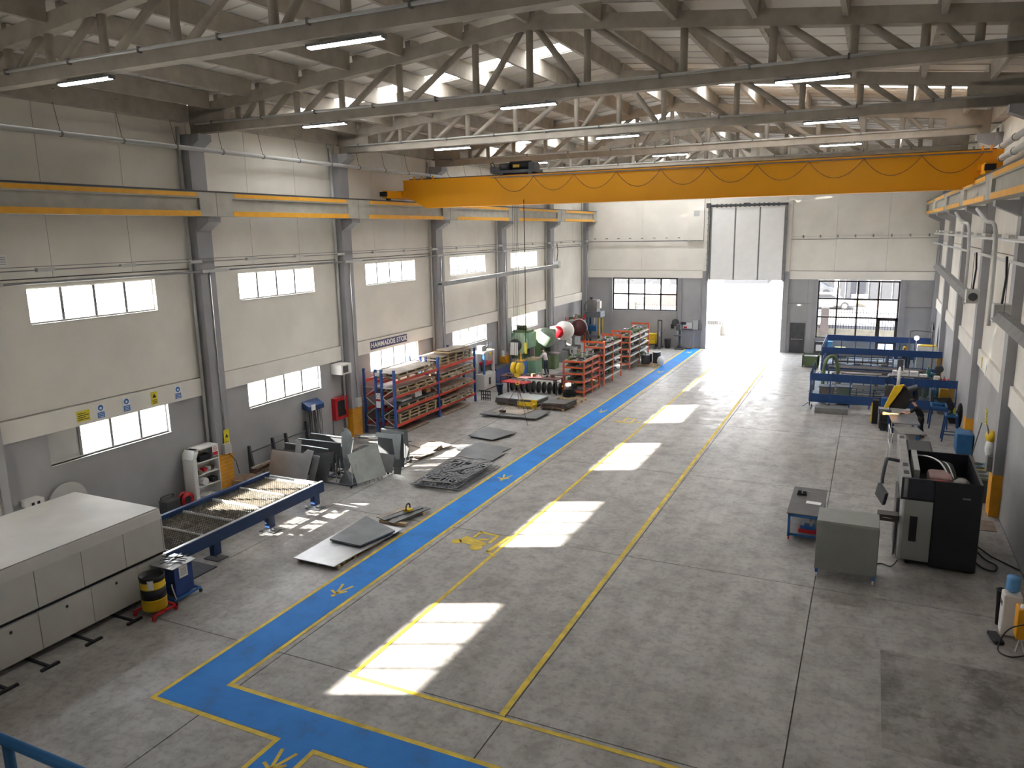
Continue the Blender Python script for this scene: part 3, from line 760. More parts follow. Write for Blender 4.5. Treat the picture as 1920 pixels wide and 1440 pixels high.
for k in range(4):
    a = a0 + k * .12; m.add([(.292 * math.cos(a), .292 * math.sin(a), .58), (.292 * math.cos(a + .12), .292 * math.sin(a + .12), .58), (.292 * math.cos(a + .12), .292 * math.sin(a + .12), .83), (.292 * math.cos(a), .292 * math.sin(a), .83)], [(0, 1, 2, 3)])
m.build('notice', 'paper', T)
for k in range(5):
    a = a0 + .06; m = MB(); z = .63 + k * .035
    m.add([(.294 * math.cos(a), .294 * math.sin(a), z), (.294 * math.cos(a + .36), .294 * math.sin(a + .36), z), (.294 * math.cos(a + .36), .294 * math.sin(a + .36), z + .01), (.294 * math.cos(a), .294 * math.sin(a), z + .01)], [(0, 1, 2, 3)]); m.build('text_line', 'midgrey', T)
T = thing('bin_dolly', 'blue wheeled frame carrying the blue bin', 'dolly', (-15.55, 12.62, 0))
for a in (-.34, .34): B(a - .025, -.42, .1, a + .025, .42, .15).build('frame_rail', 'blue', T)
for b in (-.4, .38): B(-.34, b, .1, .34, b + .04, .15).build('frame_rail', 'blue', T)
B(-.3, -.2, .1, .3, .2, .12).build('deck', 'blue', T)
for a in (-.34, .34):
    for b in (-.4, .4): MB().cyl((a, b, .05), (a + .03, b, .05), .05, n=10).build('caster', 'black', T)
MB().tube([(.36, -.36, .15), (.42, -.5, .55), (.42, -.5, .62)], .015).build('push_handle', 'lightgrey', T)
T = thing('steel_bin', 'dark blue steel bin with a white notice, topped with scrap rods', 'bin', (-15.55, 12.62, .152))
m = MB(); m.prism([(-.28, -.28, 0), (.28, -.28, 0), (.28, .28, 0), (-.28, .28, 0)], (0, 0, .78)); m.build('bin_body', mat('bin_blue', (0.025, 0.06, 0.24), .5), T, bevel=.01)
B(-.42, -.40, .78, .36, .36, .80).build('lid_sheet', 'steel', T)
B(.281, -.14, .44, .288, .12, .74).build('notice', 'paper', T)
for k in range(5): B(.289, -.1, .5 + k * .04, .29, .08, .512 + k * .04).build('text_line', 'midgrey', T)
for k in range(9):
    p = thing('scrap_rod', 'thin dark scrap rod lying across the blue bin', 'scrap', (-15.55, 12.62, .965 + .012 * k), group='scrap rods on the blue bin'); a = random.uniform(0, PI)
    l = random.uniform(.2, .42); MB().tube([(-l * math.cos(a), -l * math.sin(a), 0), (0, 0, .03 * random.random()), (l * math.cos(a), l * math.sin(a), .01)], .012, 5).build('rod', 'darkgrey' if k % 3 else 'steel', p)
tag(B(-16.95, 12.95, .001, -15.95, 14.3, .03).build('rubber_mat', 'darkgrey'), 'dark floor plate under the near end of the shuttle table', 'mat')

# column-side shelf cabinet ---------------------------------------------------
T = thing('shelf_cabinet', 'tall white open shelf cabinet with rounded top against the left wall', 'cabinet', (-20.95, 17.75, 0))
m = MB(); D, Wd, H = .5, 1.15, 1.9
pr = [(0, 0)] + [(0, H - .25 + .25 * math.sin(a)) if False else (.25 - .25 * math.cos(a), H - .25 + .25 * math.sin(a)) for a in [k * PI / 2 / 5 for k in range(6)]] + [(Wd, H), (Wd, 0)]
m.prism([(0, a, b) for a, b in pr], (.03, 0, 0)); m.build('back_panel', 'white', T)
m = MB(); m.box(.03, 0, 0, D, .18, H - .28); m.build('side_panel', 'white', T, bevel=.03); m = MB(); m.box(.03, .1, H - .06, D, Wd, H); m.build('top_panel', 'white', T, bevel=.02)
m = MB(); m.prism([(.03, .18, H - .28), (.03, .02, H - .28), (.03, .1, H), (.03, .3, H)], (D - .03, 0, 0)); m.build('side_panel', 'white', T)
B(.03, Wd - .03, 0, D, Wd, H).build('side_panel', 'white', T)
for z in (.1, .52, .95, 1.38): B(.03, .18, z, D - .02, Wd - .03, z + .03).build('shelf', 'white', T)
B(D - .0, Wd - .28, 1.5, D + .01, Wd - .04, 1.85).build('sign_plate', 'paper', T); B(D + .01, Wd - .27, 1.52, D + .012, Wd - .05, 1.64).build('sign_band', 'red', T)
m = MB(); m.tube([(D + .014, Wd - .16 + .07 * math.cos(a), 1.75 + .07 * math.sin(a)) for a in [k * PI / 8 for k in range(17)]], .008, 4); m.tube([(D + .014, Wd - .21, 1.8), (D + .014, Wd - .11, 1.7)], .008, 4); m.build('sign_symbol', 'red', T)
for k, (y, z, nm, lab, mt) in enumerate([(18.25, .553, 'paper_roll', 'white paper roll lying on the second shelf of the white cabinet', 'paper'), (18.06, .983, 'tape_roll', 'brown tape roll on the third shelf of the white cabinet', 'brownwood')]):
    p = thing(nm, lab, 'roll', (-20.7, y, z + (.14 if k == 0 else .09))); MB().cyl((-.2, 0, 0), (.22, 0, 0), .13 if k == 0 else .08, n=16).build('roll', mt, p, smooth=True)
for k in range(4):
    tag(MB().bx((-20.7, 18.28 + .06 * (k % 2), .142 + k * .018), (.3, .35, .016), (0, 0, .2 * k)).build('paper_sheet', 'paper'), 'loose white sheets piled on the bottom shelf of the white cabinet', 'paper', 'paper sheets on the bottom shelf')
for k in range(3):
    tag(MB().bx((-20.66, 18.35 + k * .17, 1.08 if k < 2 else 1.06), (.2, .15, .12), (0, 0, .3 * k)).build('parts_box', ['red', 'paper', 'rust'][k], bevel=.01), ['small red box', 'small white box', 'small rusty box'][k] + ' on the third shelf of the white cabinet', 'box')
tag(MB().bx((-20.66, 18.35, 1.52), (.3, .5, .2)).build('parts_box', 'black', bevel=.02), 'black toolbox on the top shelf of the white cabinet', 'box')
tag(MB().bx((-20.66, 18.7, .64), (.3, .0001 + .25, .16)).build('parts_box', 'black', bevel=.02), 'black case beside the paper roll in the white cabinet', 'box')
# welding wire feeder & hose reel
T = thing('hose_reel', 'round red hose reel on the floor beside the white cabinet', 'reel', (-20.62, 17.45, 0))
MB().lathe([(.06, -.1), (.26, -.1), (.26, -.08), (.09, -.07), (.09, .07), (.26, .08), (.26, .1), (.06, .1)], (0, 0, .29), n=24, axis='x').build('drum', 'red', T, smooth=True)
MB().lathe([(.0001, .101), (.13, .101), (.13, .12), (.0001, .12)], (0, 0, .29), n=20, axis='x').build('hub', 'black', T); MB().lathe([(.1, -.06), (.2, -.06), (.2, .06), (.1, .06)], (0, 0, .29), n=20, axis='x').build('hose', 'rubber', T, smooth=True)
B(-.15, -.2, 0, .15, .2, .04).build('base', 'darkgrey', T)
T = thing('power_unit', 'dark boxy power unit behind the red hose reel', 'machine', (-20.65, 16.85, 0))
B(-.2, -.3, .05, .2, .25, .5).build('housing', 'darkgrey', T, bevel=.03); MB().tube([(-.1, -.25, .5), (-.1, -.25, .6), (-.1, .2, .6), (-.1, .2, .5)], .015).build('handle', 'black', T)
for a in (-.2, .2): MB().cyl((-.2, a, .06), (.2, a, .06), .06).build('wheel', 'rubber', T)
T = thing('wall_disc', 'grey round disc leaning on the wall above the laser enclosure', 'disc', (-20.9, 13.6, 0))
MB().lathe([(.0001, -.05), (.6, -.05), (.6, 0), (.0001, .0)], (0, 0, 1.45), n=32, axis='x').build('disc', 'lightgrey', T); B(-.05, -.1, 0, .05, .1, 1.0).build('stand', 'midgrey', T)
T = thing('wall_junction_box', 'small white box beside the column at the left photo edge', 'box', (XL + .2, 12.35, 0))
B(-.2, 0, 1.7, .15, .45, 1.9).build('housing', 'white', T); B(.15, .08, 1.76, .16, .16, 1.84).build('socket', 'black', T); B(.15, .24, 1.76, .16, .32, 1.84).build('socket', 'black', T)

# signs on the wall band --------------------------------------------------
def plate(name, label, y, z, w, h, colr, x=XL + .092, cat='sign', extra=None, group=None):
    t = thing(name, label, cat, (x, y, z), group=group)
    B(0, -w / 2, -h / 2, .01, w / 2, h / 2).build('plate', colr, t)
    if extra: extra(t, w, h)
    return t
def ex_blue(t, w, h):
    B(.01, -w / 2 + .02, -h / 2 + .02, .013, w / 2 - .02, -.02).build('lower_field', 'signblue', t)
    MB().lathe([(.0001, 0), (.09, 0), (.09, .003), (.0001, .003)], (.01, 0, h / 4), n=18, axis='x').build('mandatory_disc', 'signblue', t)
    MB().lathe([(.0001, 0), (.04, 0), (.04, .002), (.0001, .002)], (.0135, 0, h / 4 - .01), n=12, axis='x').build('pictogram', 'paper', t)
    for k in range(3): B(.0135, -w / 2 + .05, -h / 2 + .05 + k * .05, .0145, w / 2 - .05, -h / 2 + .065 + k * .05).build('text_line', 'paper', t)
def ex_yellow(t, w, h):
    B(.0, 0, 0, .001, .001, .001)
    m = MB(); m.prism([(.011, -.07, .02), (.011, .07, .02), (.011, 0, .15)], (.003, 0, 0)); m.build('warning_triangle', 'black', t)
    for k in range(3): B(.011, -w / 2 + .04, -h / 2 + .04 + k * .05, .013, w / 2 - .04, -h / 2 + .06 + k * .05).build('text_line', 'black', t)
def ex_wide(t, w, h):
    for k in range(4): B(.011, -w / 2 + .04, -h / 2 + .05 + k * .06, .013, w / 2 - .03 - .1 * (k % 2), -h / 2 + .07 + k * .06).build('text_line', 'black', t)
plate('warning_sign', 'wide yellow notice, leftmost of the signs on the wall band', 14.45, 3.86, .42, .32, 'signyellow', extra=ex_wide)
plate('mandatory_sign', 'blue and white safety sign beside the wide yellow notice', 15.03, 3.87, .27, .44, 'paper', extra=ex_blue)
plate('mandatory_sign', 'blue and white safety sign, middle of the signs on the wall band', 15.93, 3.88, .27, .44, 'paper', extra=ex_blue)
plate('warning_sign', 'upright yellow warning sign on the wall band above the lower window', 16.97, 3.88, .25, .42, 'signyellow', extra=ex_yellow)
plate('mandatory_sign', 'blue and white safety sign, rightmost of the signs on the wall band', 17.92, 3.88, .27, .44, 'paper', extra=ex_blue)
plate('warning_sign', 'yellow warning sign on the column beside the white cabinet', 19.5, 1.93, .26, .6, 'signyellow', x=XL + .46, extra=ex_yellow)
plate('notice_sheet', 'white printed notice under the yellow sign on the column', 19.52, 1.48, .32, .3, 'paper', x=XL + .46, extra=lambda t, w, h: [B(.01, -w / 2 + .03, -h / 2 + .05 + k * .05, .012, w / 2 - .03, -h / 2 + .065 + k * .05).build('text_line', 'black', t) for k in range(4)])
plate('warning_sign', 'narrow yellow sign low on the wall beside the blue tank', 41.55, 1.75, .3, .5, 'signyellow', x=XL + .002, extra=ex_yellow)
plate('mandatory_sign', 'small blue and white sign above the narrow yellow sign', 41.55, 2.2, .25, .35, 'paper', x=XL + .002, extra=ex_blue)
plate('mandatory_sign', 'tall printed card at the left photo edge above the cable tray', 12.75, 8.5, .35, .3, 'paper', x=XL + .002, extra=lambda t, w, h: [B(.01, -w / 2 + .03, -h / 2 + .04 + k * .045, .012, w / 2 - .03, -h / 2 + .055 + k * .045).build('text_line', 'midgrey', t) for k in range(5)])
# HAMMADDE STOK board
T = thing('stock_sign', 'navy board reading HAMMADDE STOK on the wall band', 'sign', (XL + .095, 30.52, 3.9))
B(0, -1.55, -.19, .02, 1.55, .19).build('board', 'signnavy', T)
tc_ = bpy.data.curves.new('sign_lettering', 'FONT'); tc_.body = 'HAMMADDE STOK'; tc_.size = .33; tc_.align_x = 'CENTER'; tc_.align_y = 'CENTER'; tc_.extrude = .004; tc_.offset = .008; tc_.space_character = 1.1
tc_.materials.append(M['paper']); o = bpy.data.objects.new('sign_lettering_src', tc_); C.objects.link(o)
bpy.context.view_layer.update(); me_ = bpy.data.meshes.new_from_object(o.evaluated_get(bpy.context.evaluated_depsgraph_get())); bpy.data.objects.remove(o); o = bpy.data.objects.new('sign_lettering', me_); C.objects.link(o); o.parent = T; o.location = (.024, 0, 0); o.rotation_euler = (R(90), 0, R(90)); o.scale = (1.02, 1.0, 1)

# wall bits ------------------------------------------------------------------
T = thing('strip_rack', 'blue wall bracket hung with long dark strips between the windows', 'rack', (XL, 24.05, 0))
m = MB(); m.prism([(.05, 0, 1.95), (.42, 0, 1.85), (.42, 0, 2.05), (.05, 0, 2.25)], (0, .95, 0)); m.build('bracket', 'blueframe', T)
B(.43, .12, 1.88, .44, .38, 2.12).build('notice', 'paper', T)
for k in range(22):
    y = .05 + k * .042; z0 = .25 + .5 * random.random(); d = .12 + .25 * random.random(); MB().tube([(d, y, 1.95), (d + random.uniform(-.05, .05), y + .02, 1.1), (d, y + random.uniform(-.06, .08), z0)], .016, 4).build('strip', 'darkgrey' if k % 4 else 'midgrey', T)
T = thing('hose_cabinet', 'red fire hose cabinet with a dark glass front on the left wall', 'cabinet', (XL, 26.0, 1.0))
B(0, 0, 0, .22, .88, .98).build('box', 'red', T, bevel=.01); B(.22, .16, .14, .225, .72, .84).build('glass_front', 'black', T); B(.0, .0, -1.0, .04, .04, 0).build('pipe', 'midgrey', T)
T = thing('heater_unit', 'white wall heater box beside the column above the hose cabinet', 'heater', (XL + .5, 26.35, 3.05))
B(-.5, -.25, 0, .1, .45, .45).build('housing', 'white', T, bevel=.02); B(.1, -.15, .08, .11, .2, .38).build('grille', 'darkgrey', T)
MB().tube([(-.1, .1, 0), (-.1, .1, -1.6)], .02).build('feed_pipe', 'midgrey', T)
T = thing('wall_socket_box', 'white socket cabinet on the column over the striped orange base', 'box', (XL + .42, 27.15, 1.4))
B(0, 0, 0, .15, .3, .4).build('housing', 'lightgrey', T); MB().tube([(.08, .3, .2), (.15, .6, .1), (.12, .55, -.5), (.1, .5, -1.3)], .012).build('cable', 'black', T)
for k, y in enumerate((19.9, 42.75)):
    T = thing('wall_socket_box', ['grey socket box on the column beside the white cabinet', 'grey socket box on the column beside the green press'][k], 'box', (XL + .42, y - .6, 1.38))
    B(0, 0, 0, .12, .3, .35).build('housing', 'lightgrey', T); MB().tube([(.06, .2, 0), (.08, .5, -.4), (.1, .6, -.9)], .012).build('cable', 'black', T)

# pipes and trays on the side walls --------------------------------------------
T = thing('hanging_pipe', 'pale pipe hung on rods under the left eave', 'pipe', (XL + .5, 0, 11.9))
MB().cyl((0, YB + .1, 0), (0, YE - .1, 0), .075, n=12).build('pipe', 'lightgrey', T, smooth=True)
for k in range(32):
    y = YB + 1.0 + k * 1.96
    MB().cyl((0, y, 0), (-.25, y, 1.15), .008, n=5).build('hanger_rod', 'darkgrey', T)
    MB().lathe([(.09, -.03), (.09, .03)], (0, y, 0), n=12, axis='y').build('pipe_clamp', 'midgrey', T)
    m = MB(); m.prism([(-.08, y - .02, 1.2), (-.35, y - .02, 1.2), (-.35, y - .02, .95)], (0, .04, 0)); m.build('bracket', 'darkgrey', T)
T = thing('cable_tray', 'thin cable tray with junction boxes along the left wall', 'tray', (XL + .47, 0, 8.2))
B(-.03, YB + .1, 0, .03, YE - .3, .03).build('tray_rail', 'midgrey', T); B(-.02, YB + .1, .1, .0, YE - .3, .12).build('tray_rail', 'midgrey', T)
for k in range(25): B(-.06, YB + 1.2 + k * 2.6, -.03, .06, YB + 1.7 + k * 2.6, .07).build('junction_box', 'lightgrey', T)
T = thing('gas_pipe', 'thin grey pipe below the cable tray along the left wall', 'pipe', (XL + .46, 0, 7.88))
MB().cyl((0, YB + .1, 0), (0, YE - .3, 0), .035, n=8).build('pipe', 'midgrey', T)
for k, y in enumerate(CY): B(-.1, y - .3, -.05, .05, y + .9, .05).build('support_arm', 'lightgrey', T)
for s, nm, zz in ((1, 'upper', 8.55), (-1, 'lower', 7.95)):
    T = thing('wall_pipe', '%s of the two grey pipes along the right wall' % nm, 'pipe', (XR - .5, 0, zz))
    MB().cyl((0, 14, 0), (0, YE - .3, -.1), .05, n=8).build('pipe', 'lightgrey', T)
    if s > 0:
        for k in range(16): B(-.08, 16 + k * 2.6, .02, .08, 17 + k * 2.6, .12).build('junction_box', 'lightgrey', T)
T = thing('twin_duct', 'pair of pale ducts climbing along the right eave', 'pipe', (XR - .45, 0, 11.4))
for z in (.15, -.25):
    MB().cyl((0, 14, z), (0, 50, z), .1, n=12).build('duct', 'offwhite', T, smooth=True)
    for k in range(14): MB().lathe([(.12, -.04), (.12, .04)], (0, 15 + k * 2.6, z), n=12, axis='y').build('pipe_clamp', 'midgrey', T)
for y in (29, 36.6):
    T = thing('bent_pipe', 'pale pipe dropping from the runway beam on the right wall, ' + ('nearer one' if y < 30 else 'farther one'), 'pipe', (XR - .65, y, 0))
    MB().tube([(-.4, 1.2, 9.5), (-.25, 0, 9.1), (0, -.5, 8.7), (0.05, -.6, 5.8)], .06, 8).build('pipe', 'lightgrey', T, smooth=True)
T = thing('tie_rail', 'thin rail with small hooks across the far wall', 'rail', (0, YE - .25, 8.15))
B(-20.6, 0, -.03, -11.6, .05, .02).build('rail', 'midgrey', T); B(-5.3, 0, .2, 3.9, .04, .23).build('rail', 'lightgrey', T)
for k in range(8): B(-20.1 + k * .95, -.12, .2, -19.95 + k * .95, .02, .26).build('hook', 'midgrey', T)
for k in range(8): B(-4.6 + k * 1.12, -.1, .12, -4.5 + k * 1.12, .02, .3).build('hook', 'midgrey', T)

def heater(loc, L, dz, label, flip=1):
    t = thing('radiant_heater', label, 'heater', loc)
    m = MB(); m.prism([(-.22, 0, -.1), (-.1, 0, .1), (.1, 0, .1), (.22, 0, -.1), (.2, 0, -.1), (.08, 0, .08), (-.08, 0, .08), (-.2, 0, -.1)], (0, L, dz)); m.build('reflector', 'midgrey', t)
    MB().cyl((-.07, .1, -.02), (-.07, L - .1, dz - .02), .04, n=8).build('radiant_tube', 'darkgrey', t); MB().cyl((.07, .1, -.02), (.07, L - .1, dz - .02), .04, n=8).build('radiant_tube', 'darkgrey', t)
    e = 0 if flip < 0 else L; ez = 0 if flip < 0 else dz
    B(-.2, e - .2, ez - .18, .2, e + .25, ez + .3).build('burner_box', 'lightgrey', t, bevel=.02)
    MB().lathe([(.0001, -.02), (.14, -.02), (.14, .03), (.0001, .03)], (0, e + (-.23 if flip < 0 else .27), ez + .05), n=16, axis='y').build('fan_guard', 'darkgrey', t)
    for y in (.5, L - .5): MB().cyl((0, y, .1), (.0, y, 1.5), .01, n=5).build('hanger', 'darkgrey', t)
    MB().tube([(0, e, ez + .3), (.05, e + .1, ez + 1.0), (0, e, ez + 1.55)], .03).build('gas_hose', 'black', t)
    return t
heater((-20.1, 34.0, 6.45), 16.2, .2, 'long grey radiant tube heater hung along the left wall')
heater((3.2, 30.6, 6.5), 16.5, .35, 'long radiant tube heater on the right wall, farther one', -1)
heater((3.2, 16.0, 6.5), 7.9, .1, 'radiant tube heater at the right photo edge', 1)

# pallets & plates on the floor ---------------------------------------------------
def pallet(L, W, label, loc, rz=0, m_='wood', blocks=True, group=None, h=.12):
    """timber pallet, L along Y, W along X"""
    t = thing('pallet', label, 'pallet', loc, rz, group)
    n = 7; bw = .1
    for k in range(3): B(-W / 2 + k * (W - .09) / 2, 0, 0, -W / 2 + k * (W - .09) / 2 + .09, L, .02).build('bottom_board', m_, t)
    for k in range(3): 
        for j in range(3 if L < 1.6 else 5):
            nn = 3 if L < 1.6 else 5; y = j * (L - .12) / (nn - 1)
            B(-W / 2 + k * (W - .09) / 2, y, .02, -W / 2 + k * (W - .09) / 2 + .09, y + .12, h - .022).build('block', m_, t)
    nb = max(5, int(L / .22))
    for k in range(nb): y = k * (L - bw) / (nb - 1); B(-W / 2, y, h - .022, W / 2, y + bw, h).build('deck_board', m_, t)
    return t
def sheet(name, pts, z, th, m_, label, cat='sheet', group=None):
    o = MB().flat(pts, z, z + th).build(name, m_); return tag(o, label, cat, group)
pallet(3.0, 1.4, 'long low pallet under the two steel sheets beside the lane', (-13.42, 15.5, 0), R(0.5), h=.1)
sheet('steel_sheet', [(-14.2, 15.42), (-12.78, 15.40), (-12.52, 18.42), (-14.22, 18.62)], .101, .025, 'steel', 'large bright steel sheet on a pallet beside the blue lane')
sheet('steel_sheet', [(-13.98, 16.75), (-12.85, 16.70), (-12.55, 18.05), (-14.1, 18.72)], .16, .05, 'darksteel', 'smaller darker steel sheet lying on the large bright one')
tag(B(-13.9, 17.2, .127, -12.9, 17.4, .159).build('spacer_batten', 'wood'), 'batten between the two steel sheets', 'batten')
for k, (a, b) in enumerate((((-13.5, 18.75), (-12.95, 20.2)), ((-13.15, 18.7), (-12.75, 20.3)), ((-13.75, 18.9), (-13.4, 20.1)))):
    v = Vector((b[0] - a[0], b[1] - a[1])).normalized() * 1.0; n = Vector((-v.y, v.x)) * .11; a = Vector(a); b = Vector(b)
    sheet('flat_bar', [a - n, b - n, b + n, a + n], .11 + .03 * (k == 0), .03, 'darksteel' if k < 2 else 'ply', ['dark flat bar lying on top, left of the pair', 'dark flat bar nearest the blue lane', 'pale flat bar at the back of the pair'][k], 'bar')
tag(B(-13.7, 18.85, 0, -12.7, 18.97, .1).build('timber_block', 'wood'), 'timber block under the near end of the flat bars', 'block'); tag(B(-13.7, 19.9, 0, -12.7, 20.02, .1).build('timber_block', 'wood'), 'timber block under the far end of the flat bars', 'block')
T = thing('plate_clamp', 'small brown lifting clamp on the flat bars', 'clamp', (-13.15, 19.7, .172)); MB().tube([(.0, .12 * math.cos(a), .12 + .12 * math.sin(a)) for a in [k * PI / 6 for k in range(13)]], .03, 6).build('ring', 'rust', T); B(-.12, -.1, 0, .12, .1, .07).build('clamp_body', 'yel', T)
sheet('steel_sheet', [(-15.6, 27.0), (-13.5, 26.65), (-13.35, 28.0), (-15.0, 28.3)], .02, .02, 'darksteel', 'thin grey steel sheet behind the cut-out sheets')
sheet('steel_sheet', [(-14.95, 26.1), (-13.25, 26.0), (-13.2, 27.2), (-15.2, 27.4)], .045, .02, 'darksteel', 'thin grey steel sheet under the edge of the cut-out sheets')
sheet('steel_sheet', [(-15.9, 28.9), (-14.55, 28.65), (-14.1, 30.2), (-15.8, 30.6)], .08, .03, 'darksteel', 'lone steel sheet raised on battens beside the pallet rack')
tag(B(-15.7, 29.1, 0, -14.5, 29.2, .079).build('timber_batten', 'wood'), 'near batten under the lone steel sheet', 'batten'); tag(B(-15.6, 30.1, 0, -14.3, 30.2, .079).build('timber_batten', 'wood'), 'far batten under the lone steel sheet', 'batten')
sheet('steel_sheet', [(-17.3, 32.7), (-14.25, 32.75), (-14.15, 34.35), (-17.0, 34.75)], .1, .04, 'darksteel', 'large steel sheet on timbers under the crane hook')
sheet('steel_sheet', [(-16.9, 33.2), (-15.2, 33.1), (-15.0, 34.3), (-16.8, 34.6)], .145, .02, 'ply', 'brownish sheet lying on the large sheet under the hook')
for k, y in enumerate((33.0, 33.7, 34.2)): tag(B(-17.0, y, 0, -14.4, y + .1, .099).build('timber_batten', 'wood'), '%s timber under the large sheet below the hook' % ['near', 'middle', 'far'][k], 'batten')
T = thing('magnet_lifter', 'small black hand magnet lying on the sheet under the hook', 'tool', (-16.3, 33.3, .166)); B(-.15, -.08, 0, .15, .08, .1).build('body', 'black', T); B(-.25, -.04, .03, -.15, .04, .08).build('tip', 'paper', T)
# laser-cut skeleton sheets -----------------------------------------------------
def skeleton(name, corners, z, label, nx_=10, ny=15, seed=1):
    rnd = random.Random(seed); A, Bq, Cq, D = [Vector((*c, 0)) for c in corners]; mb = MB(); th = .012
    def P(u, v): p = A.lerp(Bq, u).lerp(D.lerp(Cq, u), v); return (p.x, p.y, z)
    for i in range(nx_ + 1):
        for j in range(ny):
            if 0 < i < nx_ and rnd.random() < .28: continue
            wd = .034 if 0 < i < nx_ else .024; u = min(max(i / nx_, wd / 2), 1 - wd / 2); o1 = rnd.uniform(-.012, .012) * (0 < i < nx_); o2 = rnd.uniform(-.012, .012) * (0 < i < nx_)
            mb.prism([P(u - wd / 2 + o1, j / ny), P(u + wd / 2 + o1, j / ny), P(u + wd / 2 + o2, (j + 1) / ny), P(u - wd / 2 + o2, (j + 1) / ny)], (0, 0, th))
    for j in range(ny + 1):
        for i in range(nx_):
            if 0 < j < ny and rnd.random() < .28: continue
            wd = .026; v = min(max(j / ny, wd / 2), 1 - wd / 2)
            mb.prism([P(i / nx_, v - wd / 2), P((i + 1) / nx_, v - wd / 2), P((i + 1) / nx_, v + wd / 2), P(i / nx_, v + wd / 2)], (0, 0, th))
    for q in range(34):
        u, v = rnd.random() * .9, rnd.random() * .9; mb.prism([P(u, v), P(u + .07, v + .01), P(u + .08, v + .05), P(u + .01, v + .05)], (0, 0, th))
    o = mb.build(name, M.setdefault('skel', mat('cut_steel', (0.26, 0.265, 0.27), .4, metal=.3, var=.15))); tag(o, label, 'sheet', 'laser-cut skeleton sheets on the floor'); return o
skeleton('cut_sheet', [(-14.75, 22.3), (-12.72, 22.4), (-12.6, 25.5), (-14.7, 25.75)], .05, 'perforated skeleton sheet at the bottom of the stack', seed=2)
skeleton('cut_sheet', [(-14.55, 22.15), (-12.8, 22.2), (-12.9, 25.2), (-14.9, 25.5)], .13, 'perforated skeleton sheet in the middle of the stack', seed=3)
skeleton('cut_sheet', [(-14.4, 22.3), (-12.9, 22.45), (-12.75, 25.3), (-14.6, 25.6)], .25, 'perforated skeleton sheet on top of the stack', seed=4)
for k, (y, z0, z1) in enumerate(((22.6, .001, .049), (25.0, .001, .049), (23.0, .064, .129), (24.8, .064, .129), (22.9, .144, .249), (24.9, .144, .249))):
    tag(B(-14.4, y, z0, -13.0, y + .06, z1).build('spacer_bar', 'darksteel'), '%s spacer bar in the %s layer of the cut sheet stack' % ('near' if k % 2 == 0 else 'far', ['bottom', 'middle', 'top'][k // 2]), 'bar')
for k, (a, b) in enumerate((((-14.0, 23.4), (-13.1, 25.3)), ((-13.75, 23.6), (-13.2, 24.6)))):
    v = (Vector(b) - Vector(a)).normalized(); n = Vector((-v.y, v.x)) * .08; a = Vector(a); b = Vector(b); sheet('offcut_strip', [a - n, b - n, b + n, a + n], .263 + .012 * k, .01, 'darksteel', ['long', 'short'][k] + ' grey offcut strip lying across the cut sheet stack', 'offcut')
# plywood in the sun ------------------------------------------------------------
for k, (pp, z, mm, lab) in enumerate([
    ([(-17.6, 25.6), (-16.1, 25.0), (-15.9, 26.1), (-17.4, 26.7)], .0, 'ply', 'sunlit board beside the sheet racks, nearest'),
    ([(-17.5, 26.5), (-16.0, 26.0), (-16.1, 26.9), (-17.4, 27.2)], .05, 'ply', 'sunlit board on the stack by the sheet racks'),
    ([(-16.9, 26.9), (-15.9, 26.75), (-15.75, 27.2), (-16.6, 27.5)], .0, 'ply', 'small sunlit board at the end of the pallet rack')]):
    sheet('plywood_board', pp, z + .1, .03, mm, lab, 'board')
pallet(1.2, .9, 'small sunlit pallet beside the sheet racks', (-16.8, 25.3, 0), R(20), h=.1)
pallet(1.0, .8, 'small sunlit pallet nearest the end of the pallet rack', (-16.5, 26.6, 0), R(15), h=.1)
# ------------------------------------------------------------------ pallet rack with sheet stock
RKY = (28.0, 31.85, 35.7)
RX4 = (-20.75, -20.12, -19.8, -19.12)
LV = (.5, 1.18, 1.83, 2.5)
T = thing('pallet_rack', 'tall blue and red pallet rack loaded with pallets of sheet stock', 'rack', (0, 0, 0))
for y in RKY:
    for i, x in enumerate(RX4):
        q = B(x - .05, y - .05, 0, x + .05, y + .05, 3.02).build('upright', 'rackblue', T)
        B(x - .09, y - .08, 0, x + .09, y + .08, .012).build('foot_plate', 'darkgrey', q)
    for a, b in ((0, 1), (2, 3)):
        for z in (.35, 2.15, 2.85): B(RX4[a] + .05, y - .02, z, RX4[b] - .05, y + .02, z + .04).build('tie_bar', 'lightgrey', T)
        for k in range(4):
            z0 = .4 + k * .44; p, q = (RX4[a], RX4[b]) if k % 2 else (RX4[b], RX4[a]); MB().beam((p, y, z0), (q, y, z0 + .44), .02, .035).build('lattice_bar', 'lightgrey', T)
for i in range(2):
    for z in LV:
        for x in (RX4[0], RX4[1] + .0, RX4[2], RX4[3]):
            B(x - .025, RKY[i] + .051, z - .13, x + .025, RKY[i + 1] - .051, z).build('load_beam', 'rackred', T)
for x in (RX4[3],):
    MB().lathe([(.0001, 0), (.1, 0), (.1, .012), (.0001, .012)], (x + .055, 31.85, 2.95), n=16, axis='x').build('round_badge', 'signblue', T)
for k, (z, h, mm) in enumerate(((1.6, .33, 'paper'), (1.25, .3, 'paper'), (2.72, .16, 'paper'))):
    B(-20.1, 27.93, z, -19.86, 27.94, z + h).build('sign_plate', mm, T)
B(-20.09, 27.925, 1.56, -19.87, 27.935, 1.66).build('sign_band', 'red', T)
m = MB(); m.tube([(-19.98 + .08 * math.cos(a), 27.927, 1.78 + .08 * math.sin(a)) for a in [k * PI / 8 for k in range(17)]], .008, 4); m.build('sign_symbol', 'black', T)
